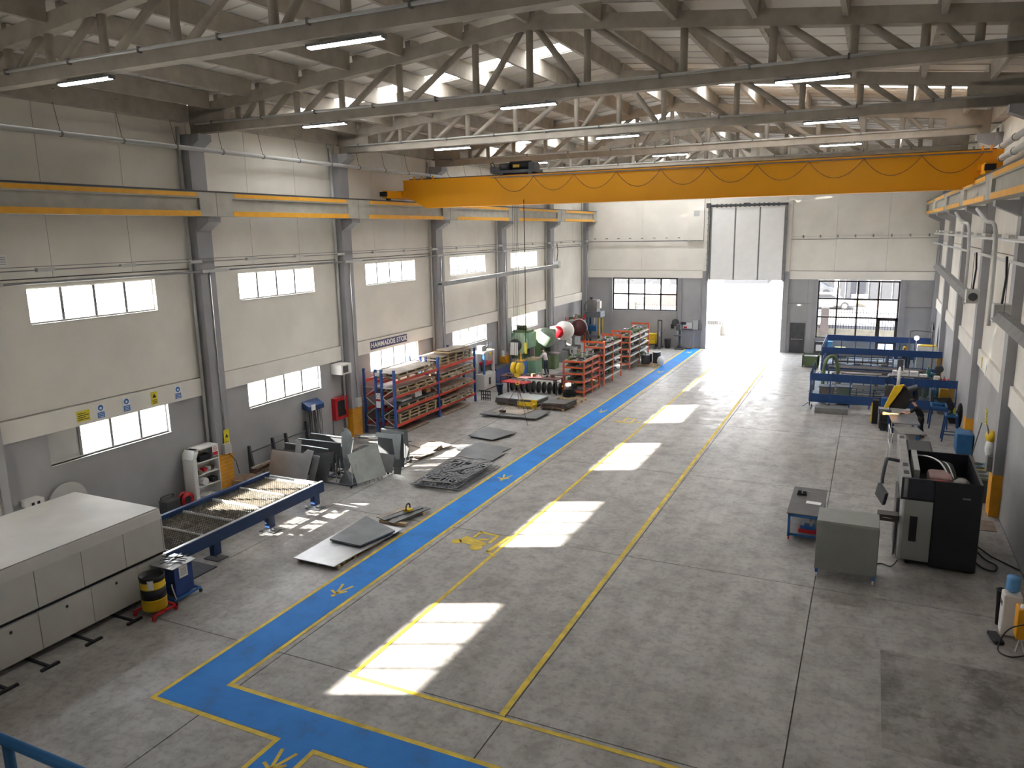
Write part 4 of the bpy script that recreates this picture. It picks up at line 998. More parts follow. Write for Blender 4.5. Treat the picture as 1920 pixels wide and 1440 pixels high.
# loads: pallets + boards on each level
rnd = random.Random(11)
pw = MB()
proto_p = pallet(3.2, 1.25, 'x', (0, 0, 0), h=.13); bay_n = ['near bay', 'far bay']; lev_n = ['lowest', 'second', 'third', 'top']; used_p = False
for i in range(2):
    for l, z in enumerate(LV):
        n_st = (2, 1, 2, 3)[l] if i == 1 else (3, 1, 2, 2)[l]
        zz = z + .002
        for q in range(n_st):
            dx = rnd.uniform(-.08, .08); dy = rnd.uniform(-.04, .04); lab = 'wooden pallet on the %s level of the pallet rack, %s' % (lev_n[l], bay_n[i]) + (', %s in stack' % ['bottom', 'second', 'third'][q] if n_st > 1 else '')
            p = (-19.72 + dx, RKY[i] + .3 + dy, zz)
            if not used_p: proto_p.location = p; proto_p['label'] = lab; proto_p['group'] = 'pallets on the pallet rack'; used_p = True
            else: dup(proto_p, p, rnd.uniform(-.02, .02), lab, 'pallets on the pallet rack')
            zz += .132
            th = rnd.uniform(.015, .035)
            mm = ('ply', 'darksteel', 'brownwood', 'ply')[(q + l + i) % 4]
            if l == 3: mm = 'ply'
            o = MB().bx((-19.74 + dx, RKY[i] + 1.9 + dy, zz + th / 2), (1.3, 3.3, th), (0, 0, rnd.uniform(-.02, .02))).build('stock_sheet', mm)
            tag(o, '%s sheet on the %s pallet rack level, %s' % ({'ply': 'grey-brown', 'darksteel': 'dark steel', 'brownwood': 'brown'}[mm], lev_n[l], bay_n[i]) + (', %s one' % ['bottom', 'middle', 'top'][q] if n_st > 1 else ''), 'sheet', 'sheet stock on the pallet rack')
            zz += th + .002
for k in range(4):
    a = rnd.uniform(-.15, .15); o = MB().bx((-19.55 + rnd.uniform(-.2, .2), 33.9 + rnd.uniform(-.5, .5), LV[3] + .57 + k * .045), (1.1 - .1 * k, 2.0 - .2 * k, .035), (0, 0, a)).build('stock_board', ('ply', 'wood', 'brownwood', 'ply')[k]); tag(o, '%s loose board piled on top of the pallet rack, far bay' % ['lowest', 'second', 'third', 'topmost'][k], 'board', 'loose boards on top of the rack')
for k, (x, y, w, d, h, mm, lab) in enumerate([(-19.5, 30.2, .5, .6, .28, 'white', 'white box on the second level of the rack, near bay'), (-19.6, 29.3, .6, .8, .08, 'paper', 'white bundle on the second level of the rack, near bay'), (-19.5, 31.2, .4, .4, .3, 'cardboard', 'cardboard box on the second level of the rack, near bay')]):
    tag(B(x - w / 2, y - d / 2, 1.38, x + w / 2, y + d / 2, 1.38 + h).build('stock_box', mm, bevel=.01), lab, 'box', 'boxes on the rack')
for k, (y, l) in enumerate(((29.9, 1.9), (33.4, 2.6))):
    tag(B(-19.6, y - 1.2, .02, -18.95, y + l - 1.2, .06).build('floor_board', 'brownwood'), 'brown board on the floor under the pallet rack, %s bay' % ['near', 'far'][k], 'board')
T = thing('slat_guard', 'dark slatted guard at the far end of the pallet rack', 'guard', (-18.95, 36.05, 0))
for k in range(5): B(.13 * k, 0, 0, .13 * k + .05, .04, .55).build('slat', 'darkgrey', T)
for z in (.1, .28, .48): B(0, .04, z, .57, .07, z + .06).build('rail', 'darkgrey', T)

# ------------------------------------------------------------------ sheet racks (toast racks) between lane and wall
def sheet_y(name, px, Y, m_, label, th=.008, lean=0.0, group='metal sheets in the sheet racks', lit=None):
    pts = [aty(x, y, Y) for x, y in px]; z0 = min(p.z for p in pts)
    pts = [Vector((p.x, Y + (p.z - z0) * lean, p.z if p.z > z0 + .3 else .131)) for p in pts]
    o = MB().prism(pts, (0, th, 0)).build(name, m_); return tag(o, label, 'sheet', group)
sheet_y('metal_sheet', [(499, 890), (505, 845), (563, 852), (571, 845), (583, 848), (571, 908)], 20.45, 'steel', 'wide shiny sheet standing behind the shuttle table', lean=.12)
sheet_y('metal_sheet', [(548, 880), (551, 826), (561, 827), (560, 880)], 20.75, 'galv', 'narrow light strip sheet behind the wide shiny sheet', lean=.1)
sheet_y('metal_sheet', [(576, 907), (584, 855), (596, 857), (588, 909)], 20.75, 'steel', 'narrow bright sheet right of the wide shiny sheet', lean=.1)
sheet_y('metal_sheet', [(584, 900), (590, 852), (622, 848), (612, 900)], 21.05, 'darksteel', 'dark sheet behind the narrow bright sheet', lean=.1)
sheet_y('metal_sheet', [(505, 875), (508, 842), (572, 848), (572, 880)], 21.2, 'darksteel', 'dark sheet hidden behind the wide shiny sheet', lean=.08)
sheet_y('metal_sheet', [(520, 870), (533, 831), (613, 843), (608, 893)], 21.6, 'darksteel', 'dark wide sheet with a pale folded top edge, second row', lean=.08)
sheet_y('metal_sheet', [(550, 870), (557, 823), (637, 832), (632, 884)], 22.2, 'darksteel', 'dark wide sheet with a pale folded top edge, third row', lean=.08)
sheet_y('metal_sheet', [(575, 860), (581, 813), (661, 823), (655, 870)], 22.8, 'darksteel', 'dark wide sheet with a bright folded top edge, farthest row', lean=.08)
for k, (a, b, Y) in enumerate((((533, 831), (613, 843), 21.6), ((557, 823), (637, 832), 22.2), ((581, 813), (661, 823), 22.8))):
    p, q = aty(*a, Y), aty(*b, Y); p.y += .06; q.y += .06
    tag(MB().beam(p, q, .05, .03).build('folded_edge', 'galv'), 'pale angle profile along the top of the %s dark sheet' % ['second-row', 'third-row', 'farthest'][k], 'profile', 'angle profiles on the dark sheets')
sheet_y('metal_sheet', [(645, 870), (639, 833), (638, 811), (644, 809), (641, 802), (650, 805), (656, 812), (660, 825), (657, 850), (650, 873)], 22.0, 'galv', 'tall bright pointed offcut catching the sun', lean=.05)
# right galvanised sheet, seen at an angle
o = MB().prism([(-16.42, 21.40, .131), (-16.04, 22.70, .131), (-16.385, 22.65, 1.36), (-16.75, 21.35, 1.20)], (-.008, 0, 0)).build('metal_sheet', 'galv'); tag(o, 'big galvanised sheet slanting toward the aisle, front of the middle rack', 'sheet', 'metal sheets in the sheet racks')
o = MB().prism([(-17.3, 21.4, .0), (-16.6, 21.35, .0), (-16.75, 21.5, .5), (-17.0, 21.5, .55)], (0, .008, 0)).build('metal_sheet', 'darksteel'); tag(o, 'small dark offcut at the foot of the middle rack', 'sheet', 'metal sheets in the sheet racks')
o = MB().prism([(-16.75, 21.5, .0), (-16.5, 21.45, .0), (-16.6, 21.8, .6), (-16.8, 21.8, .6)], (.006, 0, 0)).build('metal_sheet', mat('teal_sheet', (0.16, 0.24, 0.26), .4, metal=.4)); tag(o, 'small bluish offcut beside the big galvanised sheet', 'sheet', 'metal sheets in the sheet racks')
for k, (px, Y, mm, lab) in enumerate([
    ([(712, 885), (703, 812), (752, 816), (757, 876)], 23.3, 'darksteel', 'dark sheet in the far rack behind the offcuts'),
    ([(744, 870), (733, 824), (701, 820), (701, 812), (749, 816), (747, 870)], 23.15, 'galv', 'pale L-shaped sheet at the front of the far rack'),
    ([(716, 845), (712, 806), (755, 811), (756, 850)], 23.8, 'galv', 'pale sheet standing third in the far rack'),
    ([(715, 868), (711, 804), (760, 808), (768, 868)], 24.5, 'darksteel', 'dark grey sheet at the back of the far rack'),
    ([(713, 880), (709, 850), (738, 854), (735, 885)], 22.95, 'steel', 'small bright sheet low in the far rack'),
    ([(738, 885), (738, 862), (753, 862), (751, 884)], 22.9, 'darksteel', 'small dark sheet at the corner of the far rack')]):
    sheet_y('metal_sheet', px, Y, mm, lab, lean=.1)
def toast_rack(loc, W, D, n, hgt, label, rods=True):
    t = thing('sheet_rack', label, 'rack', loc)
    for x in (-W / 2, W / 2 - .06): B(x, -D / 2, .08, x + .06, D / 2, .13).build('base_rail', 'darkgrey', t)
    for y in (-D / 2, 0, D / 2 - .06): B(-W / 2, y, .08, W / 2, y + .06, .13).build('base_rail', 'darkgrey', t)
    for x in (-W / 2 + .05, W / 2 - .05):
        for y in (-D / 2 + .05, D / 2 - .05): MB().cyl((x - .02, y, .04), (x + .02, y, .04), .04, n=8).build('caster', 'black', t)
    for k in range(n):
        for x in (-W / 2 + .03, W / 2 - .03, 0): 
            y = -D / 2 + (k + .5) * D / n; MB().cyl((x, y, .13), (x, y, hgt), .014, n=6).build('divider_rod', 'chrome', t)
    return t
toast_rack((-17.25, 21.75, 0), 1.5, 1.2, 5, .85, 'low rack of upright rods holding the middle metal sheets')
toast_rack((-16.75, 23.9, 0), 1.1, 1.7, 6, .9, 'low rack of upright rods holding the far metal sheets')
toast_rack((-18.9, 21.7, 0), 1.8, 2.4, 3, .6, 'dark rack holding the wide metal sheets behind the shuttle table')
for k in range(5):
    x = -16.3 + .012 * k; T = tag(MB().beam((-16.30 + k * .045, 21.75 + k * .2, .0), (-16.55 + k * .045, 21.75 + k * .2, .75), .02, .02).build('divider_rod', 'chrome'), 'thin bright rod in front of the big galvanised sheet, %s from the left' % ['first', 'second', 'third', 'fourth', 'fifth'][k], 'rod', 'rods on the galvanised sheet')
# cantilever rack of scrap timber along the wall
T = thing('stake_rack', 'dark stake rack along the left wall filled with old timber and profiles', 'rack', (0, 0, 0))
for k, y in enumerate((20.75, 22.0, 22.75, 24.0)):
    m = MB(); m.prism([(-20.95, y, 0), (-20.65, y, 0), (-20.85, y, 1.45 if k == 3 else 1.25), (-20.95, y, 1.45 if k == 3 else 1.25)], (0, .08, 0)); m.build('stake', 'darkgrey', T); B(-20.95, y, 0, -20.0, y + .08, .1).build('foot', 'darkgrey', T)
MB().cyl((-20.9, 20.75, .98), (-20.9, 24.1, 1.05), .025, n=6).build('tie_bar', 'darkgrey', T)
for k in range(11):
    x = -20.6 + .14 * (k % 4) + .02; z = .14 + .13 * (k // 4) + .01 * k; y0 = 20.6 + rnd.uniform(-.2, .3)
    tag(MB().beam((x, y0, z), (x + rnd.uniform(-.05, .05), y0 + rnd.uniform(1.6, 2.6), z + .05), rnd.uniform(.06, .12), rnd.uniform(.05, .1)).build('scrap_beam', ('brownwood', 'rust', 'ply')[k % 3]), 'old timber or profile lying in the stake rack by the left wall', 'timber', 'old timbers in the stake rack')
T = thing('cardboard_box', 'open brown cardboard box behind the shuttle table', 'box', (-20.05, 19.75, 0)); B(-.4, -.4, 0, .4, .45, .42).build('carton', 'cardboard', T); MB().bx((.45, 0, .45), (.25, .8, .01), (0, .4, 0)).build('flap', 'cardboard', T); B(-.36, -.36, .42, .36, .41, .43).build('contents', 'rust', T)
# scrap profiles by the rack end
for k in range(14):
    x = -18.6 + rnd.uniform(-.6, .8); y = 24.0 + rnd.uniform(-.2, .7); z = .3 + k * .055
    tag(MB().beam((x, y, z), (x + rnd.uniform(.8, 1.6), y + rnd.uniform(.2, 1.0), z + rnd.uniform(-.02, .05)), .05, .04).build('steel_profile', ('galv', 'steel', 'darksteel')[k % 3]), 'loose steel profile in the heap between the sheet racks and the red cabinet', 'profile', 'heap of steel profiles')
T = thing('scrap_trolley', 'flat dark trolley under the heap of steel profiles', 'trolley', (-18.2, 24.6, 0)); B(-.8, -.7, .2, .8, .8, .28).build('deck', 'darkgrey', T)
for a in (-.7, .7):
    for b in (-.6, .7): MB().cyl((a - .03, b, .1), (a + .03, b, .1), .1).build('wheel', 'rubber', T)

# ------------------------------------------------------------------ tables and sheets at mid distance
def table(loc, rz, L, W, H, label, top='darkgrey', leg='darkgrey', low=None, th=.05):
    t = thing('steel_table', label, 'table', loc, rz)
    B(-L / 2, -W / 2, H - th, L / 2, W / 2, H).build('tabletop', top, t)
    for x in (-L / 2 + .04, L / 2 - .04):
        for y in (-W / 2 + .04, W / 2 - .04): B(x - .035, y - .035, 0, x + .035, y + .035, H - th).build('leg', leg, t)
    if low: B(-L / 2 + .05, -W / 2 + .05, low, L / 2 - .05, W / 2 - .05, low + .03).build('lower_shelf', leg, t)
    return t
table((-17.3, 39.15, 0), R(-3), 3.6, .9, .88, 'long dark steel table beside the green press', top=mat('maroon_top', (0.13, 0.05, 0.05), .5))
table((-17.55, 37.6, 0), R(-10), 1.6, .7, .85, 'low red-edged table in front of the long dark table', top='red', leg='darkgrey')
table((-15.95, 40.9, 0), R(80), 1.2, .8, .82, 'small dark table between the long table and the first shelf', low=.35)
for k in range(10):
    x = -18.4 + k * .33; t = thing('die_disc', 'dark ring tool under the long steel table, %s from the left' % ['first', 'second', 'third', 'fourth', 'fifth', 'sixth', 'seventh', 'eighth', 'ninth', 'tenth'][k], 'tool', (x, 38.95, .0), group='dark ring tools under the long table')
    MB().lathe([(.2, -.035), (.33, -.035), (.33, .035), (.2, .035)], (0, 0, .335), n=16, axis='x').build('ring', 'black', t, smooth=True)
for k in range(8):
    x = -18.7 + k * .38; t = tag(MB().bx((x, 39.2 + .1 * (k % 2), .93 + .03 * (k % 3)), (.22, .2, .1 + .06 * (k % 3)), (0, 0, k)).build('die_block', ('darksteel', 'rust', 'midgrey')[k % 3], bevel=.01), 'small metal die on the long dark table, %s from the left' % ['first', 'second', 'third', 'fourth', 'fifth', 'sixth', 'seventh', 'eighth', 'ninth', 'tenth'][k], 'tool', 'small dies on the long table')
T = thing('blue_bucket', 'blue plastic tub hung at the near end of the red table', 'bucket', (-18.25, 36.95, .35)); MB().lathe([(.14, 0), (.2, .42), (.23, .42), (.23, .45), (.18, .45), (.125, .02)], n=16).build('tub', 'blueframe', T, smooth=True); MB().cyl((0, 0, -.35), (0, 0, 0), .1, n=10).build('stand', 'darkgrey', T)
# long folded sheets stack
for k in range(5):
    sheet('folded_sheet', [(-17.75, 35.35 + .03 * k), (-15.35, 35.25), (-15.2, 36.6), (-17.6, 36.9)], .12 + .06 * k, .05, 'galv' if k == 4 else 'darksteel', '%s sheet in the stack of pale folded sheets in front of the tables' % ['lowest', 'second', 'third', 'fourth', 'topmost'][k], 'sheet', 'stack of folded sheets')
pallet(2.3, 1.3, 'pallet under the pale folded sheets', (-15.35, 35.95, 0), R(86), h=.11)
T = thing('yellow_trestle', 'small yellow trestle stand beside the dark sheets', 'trestle', (-15.6, 34.75, 0))
m = MB(); m.box(-.42, -.28, .28, .42, .28, .33); m.build('top_plate', 'yel', T); B(-.42, -.3, .33, .42, -.26, .5).build('front_plate', 'yel', T); B(-.42, .26, .33, .42, .3, .5).build('back_plate', 'yel', T)
for x in (-.38, .38):
    for y in (-.25, .25): B(x - .03, y - .03, 0, x + .03, y + .03, .28).build('leg', 'yel', T)
    MB().beam((x, -.25, .05), (x, .25, .28), .02, .03).build('cross_bar', 'yel', T)
tag(MB().cyl((-15.95, 34.75, .431), (-15.45, 34.8, .431), .1, n=10).build('steel_roller', 'black'), 'dark roller lying on the yellow trestle', 'roller')
pallet(1.6, 1.3, 'pallet of dark sheets right of the yellow trestle', (-14.4, 35.2, 0), R(-8), h=.12)
pallet(1.2, 1.2, 'pallet behind the pallet of dark sheets', (-14.2, 36.85, 0), R(-5), h=.12)
for k in range(6):
    sheet('dark_sheet', [(-15.0 + .02 * k, 35.0 + .1 * (k % 2)), (-13.6 - .05 * (k % 3), 35.2), (-13.5, 36.4), (-14.9, 36.3 - .06 * k)], .125 + .045 * k, .03, 'darksteel' if k % 2 else 'rust', '%s dark sheet on the pallet right of the yellow trestle' % ['lowest', 'second', 'third', 'fourth', 'fifth', 'topmost'][k], 'sheet', 'dark sheets beside the trestle')

# ------------------------------------------------------------------ shelves with dies
def die(rn):
    k = rn.randrange(4); t = thing('press_die', 'x', 'tool', (0, 0, 0))
    if k == 0: MB().lathe([(.14, 0), (.14, .05), (.08, .05), (.08, .13), (.0001, .13)], n=10).build('body', 'darksteel', t)
    elif k == 1: B(-.15, -.1, 0, .15, .1, .05).build('base', 'rust', t); B(-.1, -.06, .05, .1, .06, .15).build('punch', 'midgrey', t)
    elif k == 2: B(-.13, -.13, 0, .13, .13, .08).build('base', 'darksteel', t); MB().cyl((0, 0, .08), (0, 0, .2), .05, n=8).build('shank', 'chrome', t)
    else: MB().cyl((-.15, 0, .07), (.15, 0, .07), .07, n=8).build('roller', 'olive', t)
    return t
def shelf(loc, L, W, H, levels, label, post='shelforange', beam_='shelforange', nm='first', upper=0.0, mid=True, seed=0):
    rn = random.Random(seed); t = thing('die_shelf', label, 'shelf', loc)
    for x in (0, W):
        for y in (0, L) + ((L / 2,) if mid else ()):
            hh = H + (upper if y != L / 2 else -.02)
            B(x - .04, y - .04, 0, x + .04, y + .04, hh).build('post', post, t)
    if upper:
        for y in (0, L): B(.04, y - .02, H + upper - .14, W - .04, y + .02, H + upper - .02).build('end_bar', post, t)
    dies = []
    for i, z in enumerate(levels):
        for y in (0, L): B(.04, y - .03, z - .08, W - .04, y + .03, z).build('end_beam', post, t)
        for x in (0, W): B(x - .02, .04, z - .08, x + .02, L - .04, z).build('side_beam', beam_, t)
        B(.02, .03, z, W - .02, L - .03, z + .02).build('shelf_board', 'ply' if i == len(levels) - 1 else 'midgrey', t)
        n = int(L / .36)
        for j in range(n):
            for c in range(2):
                if rn.random() < .06: continue
                d = die(rn); d.location = (loc[0] + (W * .27 if c == 0 else W * .73), loc[1] + .26 + j * (L - .5) / max(1, n - 1) + rn.uniform(-.03, .03), loc[2] + z + .021); d.rotation_euler = (0, 0, rn.uniform(0, 3))
                sc = rn.uniform(1.1, 1.6); d.scale = (min(sc, 1.35), min(sc, 1.35), sc if z + .22 * sc < (levels[i + 1] if i + 1 < len(levels) else 9) - .1 else 1.1)
                d['label'] = 'press die on %s board of %s shelf, %s side, %s' % (['lowest', 'second', 'third', 'fourth', 'top'][i], nm, ['wall', 'aisle'][c], ['nearest', 'second nearest', 'third nearest', 'fourth nearest', 'fifth nearest', 'sixth nearest', 'seventh nearest', 'eighth nearest', 'ninth nearest', 'tenth nearest', 'eleventh nearest', 'farthest'][min(j, 11)]); d['group'] = 'press dies on the %s shelf' % nm
    return t
shelf((-15.15, 38.75, 0), 2.6, 1.2, 1.92, (.3, .85, 1.3, 1.65, 1.98), 'nearest orange-red die shelf, with a flat top', nm='nearest', seed=1)
shelf((-15.1, 42.05, 0), 3.4, 1.2, 2.35, (.45, .95, 1.4, 1.85, 2.3), 'middle orange-red die shelf with white front beams', beam_='lightgrey', nm='middle', upper=.32, seed=2)
shelf((-15.15, 47.5, 0), 4.6, 1.2, 2.25, (.45, .95, 1.4, 1.85, 2.2), 'farthest orange-red die shelf with white front beams', beam_='lightgrey', nm='farthest', upper=.38, seed=3)
for k in range(4):
    t = thing('rubber_ring', 'black rubber ring stacked under the nearest die shelf', 'ring', (-14.65, 38.3, .12 + k * .085), group='rubber rings by the nearest shelf'); MB().lathe([(.28, 0), (.33, -.04), (.38, 0), (.33, .04), (.28, 0)], n=20).build('ring', 'rubber', t, smooth=True)
pallet(1.0, 1.0, 'pallet under the black rubber rings', (-14.65, 37.75, 0), h=.075)
tag(MB().tube([(-15.7, 40.2, .05), (-15.3, 39.5, .12), (-15.2, 39.0, .35), (-15.15, 38.6, .55)], .05, 8).build('yellow_hose', 'yellowedge'), 'orange hose running to the nearest die shelf', 'hose')
T = thing('yellow_grip', 'small wooden-handled tool standing on the nearest die shelf', 'tool', (-14.9, 40.6, 2.03)); MB().box(-.05, -.05, 0, .05, .05, .35).build('handle', 'wood', T); MB().tube([(0, 0, .3), (-.5, 0, .3), (-.5, 0, .05), (0, 0, .05)], .02).build('loop', 'lightgrey', T)
for k, (x, y, r, h, mm, lab) in enumerate([(-13.45, 49.6, .3, .62, 'darkgrey', 'larger dark grey drum on the pallet beside the farthest shelf'), (-12.85, 50.2, .27, .75, 'darkgrey', 'taller dark grey drum on the pallet beside the farthest shelf'), (-13.45, 50.35, .25, .6, 'black', 'black drum on the pallet beside the farthest shelf')]):
    t = thing('waste_drum', lab, 'drum', (x, y, .125)); MB().lathe([(r * .9, 0), (r, .04), (r, h - .05), (r * 1.04, h - .02), (r * .95, h), (.02, h - .03)], n=18).build('drum', mm, t, smooth=True)
T = thing('white_sack', 'white plastic sack beside the dark drums', 'sack', (-12.5, 49.9, 0)); MB().ball((0, 0, .32), (.25, .22, .32), 12, 8).build('sack', 'paper', T, smooth=True)
pallet(1.4, 1.3, 'pallet under the dark grey drums', (-13.3, 49.1, 0), R(-4), h=.12)

# ------------------------------------------------------------------ presses along the left wall
def disc(c, r, t_, axis='x', n=24): return MB().lathe([(.0001, -t_ / 2), (r, -t_ / 2), (r, t_ / 2), (.0001, t_ / 2)], c, n=n, axis=axis)
T = thing('eccentric_press', 'large pale green eccentric press with an octagonal flywheel guard', 'press', (-19.75, 43.6, 0))
B(-.95, 0, 0, .15, 1.5, .12).build('base', 'green', T)
m = MB(); m.prism([(-.9, 0, .12), (.3, 0, .12), (.3, 0, .95), (-.15, 0, .98), (-.15, 0, 1.55), (.35, 0, 1.75), (.35, 0, 2.7), (-.9, 0, 2.7)], (0, 1.2, 0)); m.build('press_frame', 'green', T, bevel=.03)
oc = [(-.28 + .62 * math.cos(a), -.12, 2.05 + .72 * math.sin(a)) for a in [PI / 8 + k * PI / 4 for k in range(8)]]
m = MB(); m.prism(oc, (0, .14, 0)); m.build('guard', 'palegreen', T, bevel=.02)
MB().lathe([(.30, -.03), (.40, -.03), (.40, .03), (.30, .03)], (-.5, -.2, 1.95), n=24, axis='y').build('flywheel', 'darkgrey', T, smooth=True)
for k in range(5): a = k * PI * 2 / 5; MB().beam((-.5, -.2, 1.95), (-.5 + .32 * math.cos(a), -.2, 1.95 + .32 * math.sin(a)), .03, .05).build('spoke', 'midgrey', T)
MB().lathe([(.0001, -.06), (.1, -.06), (.1, .06), (.0001, .06)], (-.5, -.2, 1.95), n=12, axis='y').build('hub', 'black', T)
for a in (1.5, 2.5): MB().prism([(-.62, -.21, 1.95 + (.35 if a > 2 else -.7)), (-.38, -.21, 1.95 + (.35 if a > 2 else -.7)), (-.44, -.21, 1.95 + (.68 if a > 2 else -.36)), (-.56, -.21, 1.95 + (.68 if a > 2 else -.36))], (0, .06, 0)).build('guard_strap', 'palegreen', T)
B(-.85, .2, 2.7, .2, 1.1, 2.85).build('top_motor_plate', 'olive', T); MB().cyl((-.7, .6, 2.98), (-.1, .6, 2.98), .15).build('motor', 'olive', T)
B(.05, .25, 1.15, .3, .9, 1.75).build('ram', 'darkgrey', T); B(.05, .1, .95, .75, 1.1, 1.05).build('bolster', 'wood', T); m = MB(); m.prism([(.3, .1, 0), (.8, .1, 0), (.75, .1, .95), (.3, .1, .95)], (0, 1.0, 0)); m.build('table_base', 'green', T)
B(-.75, -.22, .35, -.35, 0, 1.05).build('control_cabinet', 'lightgrey', T); B(-.62, -.235, .85, -.5, -.22, .9).build('name_plate', 'midgrey', T)
for k in range(5): MB().tube([(-.8 + k * .15, .3, 2.8), (-.9 + k * .2, .25, 3.1), (-.6 + k * .2, .3, 3.15), (-.4 + k * .1, .4, 2.85)], .015).build('cable', 'black', T)
T = thing('eccentric_press', 'dark olive round-bodied press behind the pale green press', 'press', (-19.3, 46.1, 0))
m = MB(); m.prism([(-.8, 0, 0), (.3, 0, 0), (.3, 0, .9), (-.1, 0, .95), (-.1, 0, 1.5), (.35, 0, 1.7), (.35, 0, 2.6), (-.8, 0, 2.6)], (0, 1.0, 0)); m.build('press_frame', 'olive', T, bevel=.03)
MB().lathe([(.0001, -.1), (.62, -.1), (.66, 0), (.62, .1), (.0001, .1)], (.1, -.12, 2.15), n=28, axis='y').build('flywheel_guard', mat('guard_green', (0.22, .28, .22), .35), T, smooth=True)
B(.0, .2, .95, .7, .9, 1.05).build('bolster', 'midgrey', T); B(-.1, .25, 1.15, .25, .8, 1.6).build('ram', 'darkgrey', T); B(.3, .1, 0, .6, .9, .95).build('table_base', 'olive', T)
T = thing('eccentric_press', 'grey press with a red flywheel and white guard, behind the worker', 'press', (-19.3, 48.8, 0))
m = MB(); m.prism([(-.8, 0, 0), (.5, 0, 0), (.5, 0, .85), (-.1, 0, .9), (-.1, 0, 1.5), (.3, 0, 1.7), (.3, 0, 2.5), (-.8, 0, 2.5)], (0, 1.2, 0)); m.build('press_frame', 'midgrey', T, bevel=.03)
MB().lathe([(.0001, -.08), (.38, -.08), (.42, 0), (.38, .08), (.0001, .08)], (-.05, -.35, 2.2), n=24, axis='y').build('red_flywheel', 'red', T, smooth=True)
MB().lathe([(.0001, -.1), (.62, -.1), (.68, .0), (.62, .35), (.0001, .35)], (.25, .05, 2.25), n=28, axis='y').build('white_guard', 'white', T, smooth=True)
B(.45, -.02, 1.25, .75, .25, 1.75).build('switch_box', 'lightgrey', T); B(.1, .2, .9, .85, 1.1, 1.0).build('bolster', 'midgrey', T); B(.1, .3, 0, .8, 1.1, .9).build('table_base', 'midgrey', T)
T = thing('eccentric_press', 'last press in the row with a dark red belt wheel', 'press', (-19.2, 51.6, 0))
m = MB(); m.prism([(-.8, 0, 0), (.4, 0, 0), (.4, 0, .9), (-.1, 0, .9), (-.1, 0, 1.5), (.3, 0, 1.7), (.3, 0, 2.6), (-.8, 0, 2.6)], (0, 1.2, 0)); m.build('press_frame', 'midgrey', T, bevel=.03)
MB().lathe([(.0001, -.12), (.6, -.12), (.6, .12), (.0001, .12)], (.3, -.1, 2.15), n=26, axis='y').build('belt_wheel', mat('belt_red', (0.10, 0.03, 0.03), .5), T, smooth=True)
MB().tube([(.3 + .66 * math.cos(a), -.25, 2.15 + .66 * math.sin(a)) for a in [R(100) - k * R(14) for k in range(9)]], .03).build('belt_guard', 'lightgrey', T)
T = thing('tool_shelf', 'red wall shelf crowded with dark tooling in the far left corner', 'shelf', (-20.6, 53.2, 0))
for z in (.6, 1.2, 1.8, 2.4): B(0, 0, z, .7, 2.2, z + .04).build('shelf_board', 'red', T)
for x in (.0, .7):
    for y in (0, 2.2): B(x - .03, y - .03, 0, x + .03, y + .03, 2.7).build('post', 'red', T)
for i, z in enumerate((.64, 1.24, 1.84, 2.44)):
    for j in range(6):
        d = die(rnd); d.location = (-20.3, 53.65 + j * .35, z + .001); d['label'] = 'tooling on %s board of the red corner shelf, %s' % (['lowest', 'second', 'third', 'top'][i], ['nearest', 'second nearest', 'third nearest', 'fourth nearest', 'fifth nearest', 'farthest'][j]); d['group'] = 'tooling on the red wall shelf'; d.scale = (1.3, 1.3, 1.5)
# small milling/press machine by the rack end
T = thing('turret_machine', 'grey and teal workshop press at the far end of the pallet rack', 'machine', (-20.1, 38.0, 0))
B(-.45, 0, 0, .35, 1.5, 1.0).build('base', 'lightgrey', T, bevel=.02); B(.35, .6, .35, .36, .85, .75).build('window', 'black', T); B(.0, -.02, 0.05, .36, 1.52, .12).build('plinth', 'rust', T)
B(-.4, .1, 1.0, -.1, 1.4, 2.2).build('column', 'lightgrey', T); B(.22, .1, 1.0, .34, .22, 2.2).build('post', 'boothlight', T); B(.22, 1.28, 1.0, .34, 1.4, 2.2).build('post', 'white', T)
B(-.1, .3, 1.5, .3, 1.2, 1.65).build('tool_head', 'red', T); B(-.4, .05, 2.2, .34, 1.45, 2.3).build('top_plate', 'lightgrey', T); B(-.3, .3, 2.3, .1, .8, 2.6).build('motor', 'midgrey', T); MB().tube([(0, .9, 2.3), (.1, 1.0, 2.7), (.25, .8, 2.75), (.2, .6, 2.35)], .025).build('hose', 'black', T)
for k in range(6): B(.0, .3 + k * .15, 1.15, .25, .38 + k * .15, 1.45).build('tool', 'darkgrey' if k % 2 else 'rust', T)
T = thing('coolant_tank', 'navy blue steel tank against the left wall behind the workshop press', 'tank', (-20.95, 40.3, 0)); B(0, 0, .1, .85, 2.2, .88).build('tank_body', mat('tank_blue', (0.04, 0.055, 0.16), .6), T, bevel=.02); B(.02, .02, .88, .83, 2.18, .93).build('lid', 'darkgrey', T)
for y in (.1, 2.0): B(0, y, 0, .85, y + .1, .1).build('skid', 'black', T)
T = thing('blue_cabinet', 'blue tool cabinet with an orange cone on top, left of the green press', 'cabinet', (-19.75, 42.9, 0)); B(-.3, -.3, 0, .35, .4, 1.05).build('body', 'blue', T); B(-.3, -.3, 1.05, .35, .4, 1.08).build('top', 'orangebase', T); B(.0, -.305, .7, .2, -.3, .9).build('label_plate', 'black', T)
T = thing('traffic_cone', 'orange cone standing on the blue tool cabinet', 'cone', (-19.65, 42.9, 1.081)); MB().lathe([(.09, 0), (.09, .02), (.05, .03), (.015, .5), (.0001, .5)], n=12).build('cone', 'orangebase', T, smooth=True)
